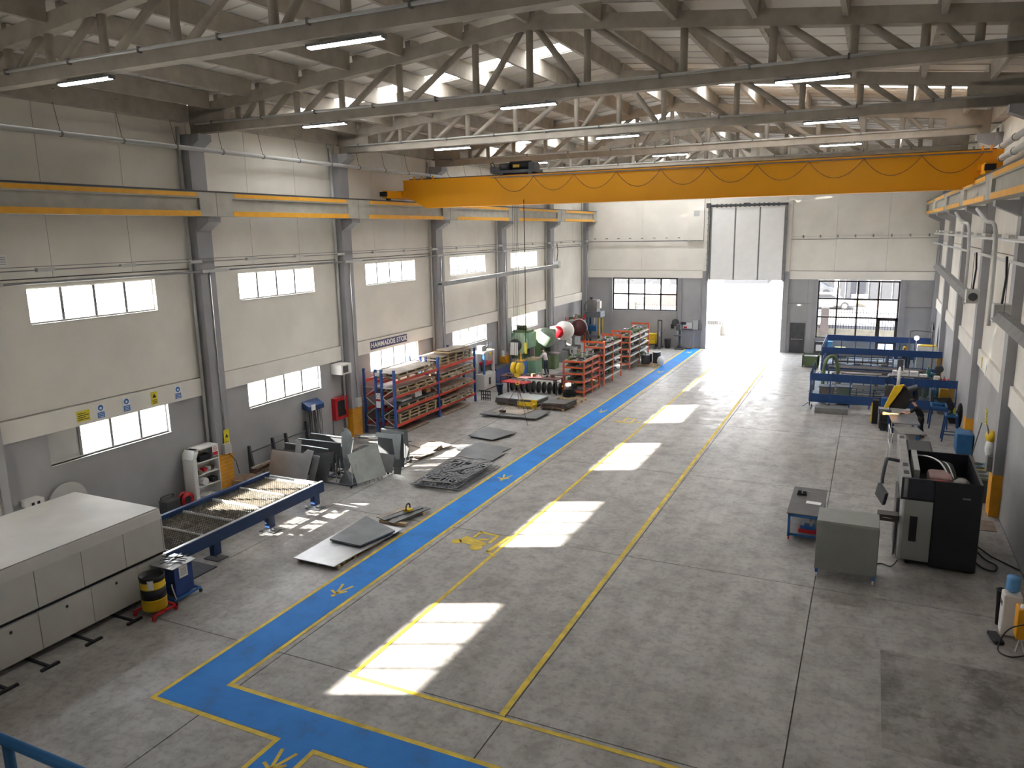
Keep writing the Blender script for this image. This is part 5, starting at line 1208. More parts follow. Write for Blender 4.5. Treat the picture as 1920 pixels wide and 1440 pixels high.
T = thing('notice_board', 'white notice panel leaning between the column and the green press', 'board', (-20.25, 43.2, 0)); MB().bx((0, 0, 1.75), (.55, .02, .8), (R(-6), 0, 0)).build('panel', 'paper', T); B(-.3, .0, 0, -.27, .03, 1.5).build('leg', 'midgrey', T); B(.25, 0, 0, .28, .03, 1.5).build('leg', 'midgrey', T)
# hydraulic press in the far corner
T = thing('hydraulic_press', 'tall blue and yellow hydraulic press in the far left corner', 'press', (-20.0, 56.0, 0))
for x in (0.0, .95):
    for y in (0, .8): B(x, y, 0, x + .14, y + .12, 2.65).build('upright', M.setdefault('pressblue', mat('press_blue', (.045, .10, .17), .5)) if x < .5 else M.setdefault('ochre', mat('ochre', (.38, .28, .07), .5)), T)
B(-.1, -.05, 2.4, 1.2, 1.0, 2.85).build('crown', M.setdefault('pressgrey', mat('press_grey', (.16, .18, .20), .5)), T, bevel=.02); B(-.05, -.02, .75, 1.15, .95, 1.0).build('bed', 'pressgrey', T); B(.1, .1, 1.3, .8, .8, 1.75).build('slide', 'boothlight', T)
MB().cyl((.5, .45, 1.75), (.5, .45, 2.4), .1).build('piston', 'chrome', T)
B(.05, .1, 2.85, .85, .85, 3.75).build('oil_tank', 'midgrey', T, bevel=.02); B(.85, .1, 3.1, 1.1, .5, 3.65).build('valve_box', 'lightgrey', T); MB().cyl((.3, .4, 3.75), (.3, .4, 3.95), .12).build('pump_motor', 'darkgrey', T)
MB().tube([(.0, .2, 3.6), (-.15, .1, 3.3), (-.1, .1, 2.9)], .03).build('hose', 'black', T); MB().lathe([(.0001, 0), (.1, 0), (.1, .1), (.0001, .1)], (1.05, -.02, .9), n=12, axis='y').build('hand_wheel', 'orangebase', T)

# ------------------------------------------------------------------ along the far wall
for k, (x, z, lab) in enumerate(((-15.85, .32, 'lower yellow bin left of the stacker'), (-15.15, .32, 'yellow bin beside the stacker'), (-15.15, .72, 'yellow bin stacked on top beside the stacker'))):
    t = thing('yellow_bin', lab, 'bin', (x, 57.7, z)); B(-.3, -.3, 0, .3, .3, .34).build('bin_body', 'yel', t, bevel=.02); B(-.32, -.32, .34, .32, .32, .38).build('rim', 'yel', t)
T = thing('bin_stand', 'dark low stand under the yellow bins', 'stand', (-15.5, 57.7, 0)); B(-.75, -.35, .25, .75, .35, .3).build('deck', 'darkgrey', T)
for x in (-.7, .65): B(x, -.33, 0, x + .05, .33, .25).build('leg', 'darkgrey', T)
T = thing('hand_stacker', 'slim dark hand stacker with a tall mast by the far wall', 'stacker', (-14.55, 57.6, 0)); B(-.18, 0, .1, -.1, .1, 2.15).build('mast_rail', 'darkgrey', T); B(.1, 0, .1, .18, .1, 2.15).build('mast_rail', 'darkgrey', T); B(-.18, 0, 2.1, .18, .1, 2.2).build('mast_top', 'darkgrey', T)
B(-.05, -.04, .9, .05, .06, 1.3).build('pump', 'chrome', T); MB().tube([(.1, .1, 1.0), (.35, 0, 1.3), (.4, 0, 1.5)], .02).build('handle', 'midgrey', T)
for x in (-.2, .15): B(x, -.9, .05, x + .08, .2, .12).build('fork', 'darkgrey', T); 
for x in (-.2, .22): MB().cyl((x, .15, .07), (x + .04, .15, .07), .07).build('wheel', 'black', T)
T = thing('grey_tub', 'dark grey tub behind the hand stacker', 'tub', (-13.95, 57.8, 0)); MB().lathe([(.2, 0), (.26, .7), (.29, .72), (.25, .72), (.0001, .66)], n=14).build('tub', 'darkgrey', T, smooth=True)
T = thing('pillar_drill', 'dark pillar drill with a round table and belt wheel by the far wall', 'machine', (-12.95, 57.6, 0))
B(-.35, -.4, 0, .35, .35, .12).build('base', 'darkgrey', T, bevel=.03); m = MB(); m.lathe([(.24, .12), (.12, .35), (.12, 1.9)], n=16); m.build('column', 'darkgrey', T, smooth=True)
MB().lathe([(.06, 1.02), (.36, 1.05), (.36, 1.12), (.0001, 1.12)], (-.12, -.15, 0), n=20).build('drill_table', 'darkgrey', T, smooth=True); B(-.2, -.6, 1.5, .15, .2, 1.95).build('head', 'darkgrey', T, bevel=.04)
MB().lathe([(.18, -.05), (.28, -.05), (.28, .05), (.18, .05)], (-.35, -.15, 2.05), n=20, axis='y').build('belt_wheel', 'darkgrey', T, smooth=True); B(.05, -.2, 1.9, .4, .2, 2.08).build('motor', 'black', T); MB().cyl((-.12, -.5, 1.15), (-.12, -.5, 1.5), .03).build('spindle', 'chrome', T)
T = thing('dark_switch', 'small black switch box on the far wall left of the drill', 'box', (-13.75, YE - .1, 1.45)); B(-.12, -.03, 0, .12, .1, .35).build('housing', 'black', T)
T = thing('electrical_panel', 'group of white switch cabinets on the far wall by the gateway', 'cabinet', (0, YE - .15, 0))
B(-12.9, -.05, 1.5, -12.2, .15, 1.95).build('cabinet', 'white', T); B(-12.15, -.08, 1.45, -11.75, .15, 2.15).build('cabinet', 'lightgrey', T); B(-11.7, -.02, 1.5, -11.55, .15, 1.8).build('switch', 'lightgrey', T)
B(-12.85, -.056, 1.52, -12.6, -.05, 1.66).build('red_label', 'red', T); B(-13.1, 0, 1.4, -11.5, .15, 1.44).build('conduit', 'midgrey', T); B(-12.1, .05, 0, -12.06, .15, 1.45).build('conduit', 'lightgrey', T)
T = thing('cable_socket', 'small socket box beside the pedestrian lane by the gateway', 'box', (-11.55, YE - .35, 1.4)); B(-.1, 0, 0, .08, .12, .5).build('housing', 'midgrey', T)
tag(B(-12.6, 57.6, 0, -12.1, 57.9, .05).build('door_stop', 'black'), 'flat black block on the floor beside the drill', 'block')
T = thing('exit_sign', 'small lit emergency exit light above the escape door', 'sign', (-4.6, YE - .12, 3.42)); B(-.22, 0, 0, .22, .1, .16).build('housing', 'lightgrey', T); B(-.1, -.005, .03, .1, 0, .13).build('sign_face', emit_mat('exit_face', (.85, 1, .9), 1.2), T)
T = thing('wall_conduit', 'thin conduit running above the escape door', 'pipe', (0, YE - .06, 3.6)); B(-5.6, 0, 0, -3.8, .04, .03).build('conduit', 'midgrey', T); B(1.9, 0, -.1, 4.0, .04, -.07).build('conduit', 'midgrey', T)
# ------------------------------------------------------------------ people
def skin_obj(name, chains, m_, parent, sub=1):
    """chains: lists of (point, radius); equal points are welded; first point of first chain is the root"""
    bm = bmesh.new(); lay = bm.verts.layers.skin.verify(); vd = {}
    def V(p, r):
        k = tuple(round(c, 4) for c in p)
        if k not in vd:
            v = bm.verts.new(p); rr = r if isinstance(r, tuple) else (r, r); v[lay].radius = rr; vd[k] = v
            if len(vd) == 1: v[lay].use_root = True
        return vd[k]
    for ch in chains:
        for (a, ra), (b_, rb_) in zip(ch, ch[1:]):
            va, vb = V(a, ra), V(b_, rb_)
            if not bm.edges.get((va, vb)): bm.edges.new((va, vb))
    me = bpy.data.meshes.new(name); bm.to_mesh(me); bm.free(); me.materials.append(M[m_] if isinstance(m_, str) else m_)
    o = bpy.data.objects.new(name, me); C.objects.link(o); o.parent = parent
    s = o.modifiers.new('skin', 'SKIN'); s.use_smooth_shade = True
    if sub: q = o.modifiers.new('sub', 'SUBSURF'); q.levels = sub; q.render_levels = sub
    return o
def lerp(a, b, t): return tuple(a[i] + (b[i] - a[i]) * t for i in range(3))
def hand_chains(wrist, elbow, up, side):
    """palm plus five separate bent fingers; up = back of the hand direction, side = +1/-1 thumb side"""
    w = Vector(wrist); d = (w - Vector(elbow)).normalized(); u = Vector(up); u = (u - d * u.dot(d)).normalized(); s = d.cross(u) * side
    palm = w + d * .07; ch = [[(tuple(w), .024), (tuple(palm), (.036))]]
    for k, (off, ln) in enumerate(((.03, .07), (.01, .08), (-.011, .075), (-.031, .058))):
        a = palm + s * off + d * .02; b_ = a + d * ln * .5 - u * .012; c = b_ + d * ln * .3 - u * .035
        ch.append([(tuple(palm), .036), (tuple(a), .011), (tuple(b_), .010), (tuple(c), .008)])
    a = w + d * .03 + s * .035; b_ = a + d * .03 + s * .025 - u * .01; c = b_ + d * .028 - u * .015
    ch.append([(tuple(palm), .036), (tuple(a), .014), (tuple(b_), .011), (tuple(c), .009)])
    return ch
def person(label, loc, rz, J, top, bottom, sleeve='long', hat=None, gloves=None):
    """J: joints in local metres, figure faces +Y"""
    t = thing('person', label, 'person', loc, rz)
    j = J
    ch = [[(j['pelvis'], .10), (j['waist'], .085), (j['chest'], .095), (j['neck'], .055), (j['head0'], .062), (j['head1'], .092), (j['head2'], .082)]]
    for s in 'LR':
        ch.append([(j['pelvis'], .10), (j['hip' + s], .10), (j['knee' + s], .06), (j['ankle' + s], .042), (j['toe' + s], .035)])
        ch.append([(j['chest'], .095), (j['sh' + s], .055), (j['el' + s], .042), (j['wr' + s], .028)])
        ch += hand_chains(j['wr' + s], j['el' + s], (0, 0, 1), 1 if s == 'L' else -1)
    skin_obj('body', ch, 'skin', t, 1)
    # face
    h = Vector(j['head1']); f = (Vector(j['face']) - h).normalized(); r = f.cross(Vector((0, 0, 1))).normalized(); u = r.cross(f)
    m = MB(); n0 = h + f * .085 - u * .005; m.add([n0 + u * .03, n0 - r * .016 - u * .015, n0 + r * .016 - u * .015, n0 + f * .028 - u * .012], [(0, 1, 3), (0, 3, 2), (1, 2, 3)]); m.build('nose', 'skin', t)
    for sg in (-1, 1):
        MB().ball(tuple(h + f * .083 + r * .033 * sg + u * .025), .011, 8, 5).build('eye', 'black', t); MB().ball(tuple(h + r * .092 * sg), (.014, .018, .028), 8, 5).build('ear', 'skin', t)
    MB().ball(tuple(h + f * .083 - u * .045), (.022, .022, .007), 8, 4).build('mouth', mat('lip', (.4, .17, .14), .6), t)
    hm = MB().ball(tuple(h + u * .035 - f * .018), (.098, .104, .098), 12, 8); hm.build('hair', mat('dark_hair', (.03, .022, .018), .8), t, smooth=True)
    if hat:
        hc = Vector(h) + u * .055; MB().ball(tuple(hc - f * .005), (.108, .115, .085), 14, 8).build('cap', hat, t, smooth=True)
        MB().prism([tuple(hc + r * .06 + f * .08), tuple(hc - r * .06 + f * .08), tuple(hc - r * .05 + f * .17 - u * .02), tuple(hc + r * .05 + f * .17 - u * .02)], tuple(u * .01)).build('cap_peak', hat, t)
    # clothes
    sh = [[(j['waist'], .150), (j['chest'], (.175, .155)), (lerp(j['chest'], j['neck'], .75), .085)], [(j['waist'], .150), (lerp(j['waist'], j['pelvis'], .85), .155)]]
    for s in 'LR':
        if sleeve == 'long': sh.append([(j['chest'], (.175, .155)), (j['sh' + s], .076), (j['el' + s], .056), (lerp(j['el' + s], j['wr' + s], .9), .042)])
        else: sh.append([(j['chest'], (.175, .155)), (j['sh' + s], .078), (lerp(j['sh' + s], j['el' + s], .75), .062)])
    skin_obj('shirt', sh, top, t, 1)
    tr_ = []
    for s in 'LR': tr_.append([(j['pelvis'], .145), (j['hip' + s], .115), (j['knee' + s], .075), (lerp(j['knee' + s], j['ankle' + s], .98), .066)])
    tr_.append([(j['pelvis'], .145), (lerp(j['pelvis'], j['waist'], .7), .14)])
    skin_obj('trousers', tr_, bottom, t, 1)
    for s in 'LR':
        a = j['ankle' + s]; b_ = j['toe' + s]; skin_obj('shoe', [[((a[0], a[1] - .05, a[2] - .03), .05), (lerp(a, b_, .6), .052), (b_, .045)]], 'black', t, 1)
    return t
def joints(lean=0.0, wrL=None, wrR=None, elL=None, elR=None, look=(0, .3, -.15), squat=0.0):
    z = -squat; fw = math.sin(lean); up = math.cos(lean)
    P = lambda d, x=0: (x, fw * d, .93 + z + up * d)
    J = dict(pelvis=(0, 0, .93 + z), waist=P(.18), chest=P(.40), neck=P(.56), hipL=(-.1, 0, .84 + z), hipR=(.1, .0, .84 + z), kneeL=(-.12, .05 + squat * .8, .47 + z * .4), kneeR=(.13, .0 + squat * .6, .47 + z * .4), ankleL=(-.13, -.02, .085), ankleR=(.15, -.1, .085), toeL=(-.15, .16, .04), toeR=(.18, .08, .04), shL=P(.46, -.19), shR=P(.46, .19))
    n = J['neck']; J['head0'] = (n[0], n[1] + .02 + fw * .05, n[2] + .07 * up); J['head1'] = (n[0], n[1] + .04 + fw * .13, n[2] + .16); J['head2'] = (n[0], n[1] + .03 + fw * .16, n[2] + .225)
    J['face'] = tuple(J['head1'][i] + look[i] for i in range(3))
    for s, w, e, sx in (('L', wrL, elL, -1), ('R', wrR, elR, 1)):
        J['el' + s] = e or (sx * .26, J['shL'][1] + .02, J['shL'][2] - .29); J['wr' + s] = w or (sx * .28, J['shL'][1] + .1, J['shL'][2] - .53)
    return J
person('man in pale grey shirt and dark trousers bending over the green press', (-18.45, 44.15, 0), R(90), joints(.30, wrL=(-.12, .62, 1.10), wrR=(.12, .62, 1.08), elL=(-.25, .38, 1.10), elR=(.25, .40, 1.10), look=(0, .3, -.25)), 'shirt', 'cloth_navy')
person('man in black t-shirt and cap leaning over the steel table with a grinder', (2.35, 35.95, 0), R(80), joints(.5, wrL=(-.08, .72, 1.08), wrR=(.1, .66, 1.06), elL=(-.28, .5, 1.08), elR=(.28, .42, 1.12), look=(0, .2, -.25)), 'cloth_black', 'cloth_black', sleeve='short', hat='black')
person('welder in black overalls with a yellow head cover inside the far booth', (2.35, 51.8, 0), R(120), joints(.25, wrL=(-.1, .5, 1.1), wrR=(.1, .5, 1.1), elL=(-.27, .28, 1.12), elR=(.27, .3, 1.12), look=(0, .3, -.2)), 'cloth_black', 'cloth_black', hat='yel')
T = thing('angle_grinder', 'angle grinder in the hands of the man in the black t-shirt', 'tool', (1.63, 36.05, 1.0)); MB().cyl((-.1, .0, .02), (.16, .02, .03), .035).build('body', 'darkgrey', T); MB().cyl((-.1, 0, -.04), (-.1, 0, .02), .03).build('head', 'midgrey', T); MB().lathe([(.0001, 0), (.06, 0), (.06, .005), (.0001, .005)], (-.1, 0, -.05), n=16).build('disc', 'darkgrey', T)
T = thing('spark_stream', 'orange sparks flying off the grinder', 'sparks', (1.52, 36.05, .98))
sp = MB(); rr = random.Random(3); 
for k in range(90):
    l = rr.uniform(.05, .62) ; a = rr.uniform(-.12, .12); c = rr.uniform(-.06, .10); L2 = rr.uniform(.04, .12); sp.cyl((-l, l * a, l * c - .04 * l), (-l - L2, (l + L2) * a, (l + L2) * c - .04 * l), .003, n=4)
tag(sp.build('spark', emit_mat('hot_spark', (1.0, .42, .12), 3.5), T), kind='stuff')

# ------------------------------------------------------------------ right side, foreground
T = thing('sheet_trolley', 'large grey sheet-metal box on casters beside the tube laser', 'trolley', (-.85, 20.1, 0))
m = MB(); m.prism([(0, 0, .24), (0, 0, 1.50), (0, .03, 1.56), (0, .95, 1.60), (0, .95, .24)], (1.46, 0, 0)); m.build('body', mat('trolley_grey', (0.255, 0.262, 0.24), .45, var=.04), T, bevel=.012)
B(.0, -.004, .245, 1.46, 0, .26).build('bottom_fold', 'midgrey', T); B(1.462, .02, .24, 1.472, .93, 1.5).build('side_sheet', 'darkgrey', T)
for x in (.02, 1.38): B(x, .0, .14, x + .07, .93, .235).build('frame_rail', 'blue', T)
for x in (.06, 1.4):
    for y in (.06, .85): q = MB().cyl((x - .02, y, .055), (x + .02, y, .055), .055, n=14).build('caster', 'paper', T); B(x - .03, y - .01, .05, x + .03, y + .04, .14).build('caster_fork', 'chrome', q)
T = thing('blue_workbench', 'blue wheeled workbench with a dark steel top behind the grey box', 'table', (-1.78, 22.4, 0))
B(0, -.02, .80, .98, 2.5, .83).build('tabletop', mat('bench_top', (0.085, 0.08, 0.08), .5, var=.1, stain=.1), T)
for x in (.04, .88):
    for y in (.0, 2.38): B(x, y, .1, x + .07, y + .07, .80).build('leg', 'blue', T)
for y in (.0, 2.38): B(.04, y, .72, .95, y + .07, .80).build('apron', 'blue', T)
for x in (.04, .88): B(x, .07, .72, x + .07, 2.38, .80).build('apron', 'blue', T)
B(.05, .02, .18, .94, 2.4, .21).build('lower_shelf', 'midgrey', T)
for y in (0, 2.38): B(.04, y, .14, .95, y + .07, .2).build('lower_rail', 'blue', T)
for x in (.08, .92):
    for y in (.04, 2.4): MB().cyl((x - .02, y, .05), (x + .02, y, .05), .05, n=12).build('caster', 'red', T)
tag(MB().bx((-1.12, 23.5, .835), (.42, .24, .004), (0, 0, -.08)).build('paper_sheet', 'paper'), 'white paper lying on the blue workbench', 'paper')
T = thing('hand_vice', 'small black vice on the blue workbench', 'tool', (-1.5, 24.2, .832)); B(-.14, -.12, 0, .14, .12, .06).build('base', 'black', T); B(-.12, -.1, .06, -.02, .1, .14).build('fixed_jaw', 'black', T); B(.03, -.08, .06, .12, .08, .13).build('moving_jaw', 'darkgrey', T); MB().cyl((.12, 0, .1), (.24, 0, .1), .015).build('screw', 'chrome', T)
T = thing('red_tool_tray', 'red tray with blue and grey tools on the lower shelf of the blue bench', 'tray', (-1.2, 22.7, .212)); B(-.25, -.15, 0, .25, .2, .1).build('tray', 'red', T); B(-.2, -.1, .1, .2, .15, .2).build('blue_part', 'blue', T); B(-.18, -.08, .2, -.1, .1, .4).build('grey_part', 'lightgrey', T); B(.05, -.08, .2, .12, .1, .36).build('grey_part', 'lightgrey', T)

# tube laser machine
T = thing('tube_laser', 'black and light grey tube cutting machine with an open top', 'machine', (1.1, 21.75, 0))
navy = mat('machine_charcoal', (0.020, 0.021, 0.026), .35, var=.05)
W, D, H = 1.87, 3.1, 2.46
B(.78, 0, .06, W, .06, H).build('front_panel', navy, T, bevel=.03)
B(.0, 0.0, 1.92, .78, .06, H).build('upper_panel', mat('machine_slate', (0.035, 0.038, 0.048), .35), T, bevel=.015)
q = B(.10, -.015, .18, .775, .05, 1.86).build('door', mat('door_silver', (0.30, 0.31, 0.29), .4, var=.03), T, bevel=.01); B(.26, -.025, .72, .44, -.014, 1.42).build('door_window', 'black', q)
m = MB(); m.lathe([(.1, 0), (.1, 1.68)], (.11, .085, .18), n=20); m.build('rounded_corner', mat('corner_silver', (0.42, 0.43, 0.42), .4), T, smooth=True)
m = MB(); m.lathe([(.1, 0), (.1, .52)], (.11, .085, 1.92), n=20); m.build('rounded_corner', mat('corner_grey', (0.22, 0.225, 0.24), .4), T, smooth=True)
B(.0, .0, 1.86, .78, .08, 1.92).build('door_gap', 'black', T)
B(.0, .1, .18, .05, D, 1.9).build('side_panel', 'midgrey', T)
m = MB(); m.box(.0, .1, 1.92, .22, 4.75, 2.46); m.build('light_bar', mat('bar_grey', (0.27, 0.26, 0.25), .45), T, bevel=.02)
for y in (.35, 1.1, 4.2): B(.05, y, 2.461, .18, y + .32, 2.466).build('bar_vent', 'black', T)
B(.22, .06, .1, .26, D, 2.3).build('inner_wall', 'black', T); B(W - .06, .06, .06, W, D, 2.42).build('side_panel', navy, T); B(.26, D - .05, .06, W, D, 2.42).build('back_panel', navy, T, bevel=.02)
B(.27, .07, .1, W - .07, D - .06, 1.75).build('machine_bed', mat('bed_dark', (.03, .03, .03), .6), T)
B(.24, D, .5, .95, 4.8, 2.3).build('rear_housing', 'black', T, bevel=.06); B(.32, .9, 1.76, .46, 3.0, 2.44).build('guide_rail', mat('rail_grey', (0.30, .30, .29), .5), T)
B(.70, 1.1, 1.75, 1.3, 2.0, 2.22).build('chuck_housing', mat('chuck_dull_red', (0.26, 0.15, 0.135), .6), T, bevel=.1); B(.85, 1.04, 1.98, 1.15, 1.1, 2.16).build('red_cover', 'red', T)
MB().lathe([(.12, -.3), (.22, -.22), (.22, .15), (.16, .3)], (1.48, .9, 2.08), n=16, axis='y').build('motor_drum', mat('drum_grey', (.17, .165, .145), .6), T, smooth=True); B(1.28, .55, 1.75, 1.7, 1.5, 1.85).build('motor_mount', 'midgrey', T)
B(.95, .3, 1.75, 1.07, .9, 2.12).build('bracket', 'midgrey', T); B(1.12, .2, 1.75, 1.24, .7, 2.0).build('bracket', 'midgrey', T); B(.55, .15, 1.75, .9, .35, 1.95).build('clamp_block', 'darkgrey', T); B(.75, .35, 1.75, .9, .7, 1.9).build('clamp_block', 'lightgrey', T); B(1.3, .12, 1.75, 1.7, .4, 1.95).build('valve_block', 'darkgrey', T)
for k in range(6): MB().tube([(.5 + .03 * k, 2.95, 2.3), (.8 + .06 * k, 2.5, 2.4 - .03 * k), (1.05 + .05 * k, 2.1, 2.35), (1.25 + .03 * k, 1.5, 2.1)], .025, 6).build('hose', 'rubber' if k % 3 else 'steel', T, smooth=True)
MB().tube([(.5, .5, 2.1), (.7, .45, 2.22), (1.0, .5, 2.15), (1.4, .6, 2.1)], .035, 6).build('hose', 'black', T, smooth=True); MB().tube([(.5, .8, 2.1), (.6, .6, 2.2), (.8, .55, 2.2)], .03, 6).build('hose', 'rubber', T, smooth=True)
B(1.42, -.006, 2.03, 1.6, .0, 2.07).build('maker_plate', 'midgrey', T); B(1.42, -.004, .18, 1.6, .0, .24).build('vent_slot', 'black', T)
for x in (.3, 1.7): MB().cyl((x, .25, 0), (x, .25, .1), .06).build('foot', 'black', T); MB().cyl((x, 2.8, 0), (x, 2.8, .1), .06).build('foot', 'black', T)
m = MB(); m.tube([(.05, 2.1, 2.3), (-.3, 2.1, 2.34), (-.36, 1.9, 2.3), (-.42, 1.6, 1.95), (-.42, 1.55, 1.75)], .05, 8); m.build('monitor_arm', 'darkgrey', T, smooth=True)
q = MB().bx((-.42, 1.35, 1.5), (.1, .50, .42), (R(20), 0, R(25))).build('monitor', 'darkgrey', T, bevel=.015)
m = MB().bx((-.365, 1.33, 1.5), (.01, .42, .34), (R(20), 0, R(25))); m.build('screen', 'midgrey', q)
B(-.52, -.1, 1.22, .0, .25, 1.40).build('keyboard_drawer', mat('drawer_brown', (.06, .05, .048), .5), T, bevel=.01); MB().tube([(-.4, -.12, 1.32), (-.35, -.14, 1.33), (-.22, -.14, 1.33), (-.17, -.12, 1.32)], .008).build('drawer_handle', 'chrome', T)
B(-.06, .35, .15, -.02, 1.9, 1.75).build('open_side_door', mat('sidedoor', (.10, .095, .095), .5), T); B(-.08, .35, .1, -.06, .42, 1.8).build('door_post', 'midgrey', T)
T = thing('power_cable', 'black power cable curling from the tube laser to the wall', 'cable', (0, 0, 0)); MB().tube([(3.0, 23.4, .25), (3.3, 23.0, .03), (3.55, 22.6, .03), (3.45, 22.2, .03), (3.2, 22.3, .03), (3.0, 22.8, .04)], .02, 6).build('cable_loop', 'black', T, smooth=True); MB().tube([(3.0, 23.6, .25), (3.5, 23.2, .03), (4.05, 22.5, .03)], .02, 6).build('cable_run', 'black', T, smooth=True)
tag(MB().tube([(.5, 21.3, .02), (.75, 21.6, .02), (1.0, 21.5, .02), (1.15, 21.7, .15)], .015, 6).build('floor_cable', 'black'), 'thin black cable between the grey box and the tube laser', 'cable')
# water dispenser & orange device
T = thing('water_dispenser', 'white water dispenser at the right photo edge', 'dispenser', (3.12, 18.55, 0)); B(0, 0, .02, .36, .36, .98).build('body', 'white', T, bevel=.03); B(-.01, .08, .68, .0, .28, .8).build('tap_recess', 'midgrey', T); B(-.02, .1, .74, .0, .14, .77).build('tap', 'blue', T); B(-.02, .22, .74, .0, .26, .77).build('tap', 'red', T); B(.04, .04, .98, .32, .32, 1.0).build('top_ring', 'white', T)
T = thing('water_bottle', 'blue water bottle on top of the white dispenser', 'bottle', (3.3, 18.73, 1.002)); MB().lathe([(.05, 0), (.13, .06), (.14, .1), (.135, .14), (.14, .18), (.135, .22), (.14, .27), (.14, .34), (.12, .38), (.0001, .39)], n=20).build('bottle', 'bluewater', T, smooth=True)
T = thing('orange_cabinet', 'orange electrical cabinet on grey legs at the right photo edge', 'cabinet', (3.3, 17.9, 0)); B(0, 0, .3, .5, .35, .98).build('body', 'orangebase', T, bevel=.015); MB().beam((.03, .03, 0), (.1, .1, .3), .03, .03).build('leg', 'lightgrey', T); MB().beam((.2, .05, 0), (.1, .1, .3), .03, .03).build('leg', 'lightgrey', T); MB().beam((.45, .3, 0), (.4, .25, .3), .03, .03).build('leg', 'lightgrey', T); MB().ball((.1, .1, 1.02), (.07, .07, .06)).build('white_knob', 'paper', T)
tag(MB().tube([(3.45, 17.85, .7), (3.2, 17.8, .6), (3.08, 17.95, .3), (3.0, 17.8, .03), (3.2, 17.6, .03), (3.5, 17.75, .05)], .014, 6).build('cable', 'black', smooth=True), 'black cable looping beside the orange cabinet', 'cable')
T = thing('black_bucket', 'black bucket behind the white water dispenser', 'bucket', (3.2, 19.15, 0)); MB().lathe([(.1, 0), (.13, .82), (.15, .84), (.11, .84), (.09, .05)], n=16).build('bucket', 'black', T, smooth=True)
tag(MB().bx((3.02, 18.35, .04), (.2, .5, .08), (0, 0, .2)).build('foot_pedal', 'black', bevel=.02), 'black foot switch at the base of the dispenser', 'tool')

# bins, bag, posts by the right wall
for k, (cn, cc) in enumerate((('green', (0.20, 0.27, 0.18)), ('grey', (0.26, .30, .24)), ('yellow', (.55, .42, .04)), ('blue', (.08, .30, .45)))):
    t = thing('recycling_bin', '%s-rimmed recycling bin with a round opening, %s of the row by the wall' % (cn, ['nearest', 'second', 'third', 'farthest'][k]), 'bin', (3.52, 27.95 + k * .47, 0), group='recycling bins'); B(0, 0, 0, .48, .44, .78).build('bin_body', 'darkgrey', t, bevel=.02); cm = mat('rim_' + cn, cc, .5)
    B(-.01, -.005, .78, .49, .445, .86).build('rim', cm, t); MB().lathe([(.0001, 0), (.15, 0), (.17, .012), (.0001, .013)], (.24, .22, .861), n=20).build('opening', 'black', t)
    B(-.004, .05, .2, .0, .39, .7).build('label', 'paper' if k % 2 else cm, t)
T = thing('hanging_bag', 'white bag and yellow cloth hanging on the right wall column', 'bag', (3.7, 27.3, 2.0)); MB().ball((.05, .0, .05), (.14, .2, .32), 12, 8).build('bag', 'paper', T, smooth=True); MB().ball((.06, .05, .42), (.16, .28, .2), 12, 7).build('yellow_cloth', 'yel', T, smooth=True); m = MB(); m.prism([(-.05, -.1, .5), (-.1, -.05, .8), (.0, .1, .5)], (.03, 0, 0)); m.build('grey_flap', 'midgrey', T)
T = thing('column_box', 'grey control box on the right column under the white bag', 'box', (3.68, 27.0, 1.35)); B(0, 0, 0, .15, .35, .5).build('housing', 'midgrey', T, bevel=.01)
tag(MB().cyl((3.6, 31.0, .02), (4.0, 31.5, 1.9), .02, n=6).build('broom_stick', 'darkgrey'), 'dark stick leaning on the right wall beyond the bins', 'stick')
tag(B(3.35, 25.3, .001, 3.9, 26.2, .02).build('floor_mat', 'brownwood'), 'brown mat at the foot of the orange column base', 'mat')
plate_r = thing('yellow_notice', 'tall yellow notice on the right wall panel between the columns', 'sign', (XR - .01, 31.3, 1.9)); B(-.01, -.2, 0, .0, .2, .55).build('plate', 'signyellow', plate_r)
for k in range(4): B(-.012, -.15, .08 + .1 * k, -.01, .15, .12 + .1 * k).build('text_line', 'darkgrey', plate_r)
for k, (y, z) in enumerate(((33.2, 3.85), (32.0, 3.75))):
    t = thing('wall_card', ['pale yellow card on the band of the right wall', 'pale white card on the band of the right wall'][k], 'sign', (XR - .095, y, z)); B(-.01, -.13, -.2, 0, .13, .2).build('plate', 'signyellow' if k == 0 else 'paper', t)
# compressor and stands
T = thing('air_compressor', 'blue boxy compressor beside the right wall', 'machine', (3.5, 33.75, 0)); B(0, 0, .05, .56, .95, .88).build('housing', 'boothlight', T, bevel=.04); B(-.004, .1, .1, .0, .85, .8).build('front_panel', 'boothlight', T); B(.38, .98, .1, .5, 1.0, .8).build('back_grille', 'black', T); B(.05, .05, 0, .5, .9, .05).build('skid', 'black', T)
def stand(loc, W, D, H, label, rz=0, braces=True, flare=.05):
    t = thing('blue_stand', label, 'stand', loc, rz)
    for sx_ in (0, 1):
        for sy in (0, 1):
            x = sx_ * W; y = sy * D; MB().beam((x + (flare if sx_ else -flare), y, 0), (x, y, H), .06, .06).build('leg', 'boothblue', t)
    for y in (0, D): B(-.03, y - .03, H - .08, W + .03, y + .03, H).build('top_rail', 'boothlight', t)
    for x in (0, W): B(x - .03, 0, H - .08, x + .03, D, H).build('top_rail', 'boothlight', t)
    if braces:
        for y in (0, D): B(-flare, y - .02, .3, W + flare, y + .02, .34).build('brace', 'boothblue', t)
    return t
stand((2.85, 38.0, 0), .6, .9, 1.02, 'open blue steel stand in front of the first welding booth', braces=False)
stand((3.25, 35.75, 0), .4, .55, 1.15, 'tall narrow blue stand behind the compressor', flare=.1)
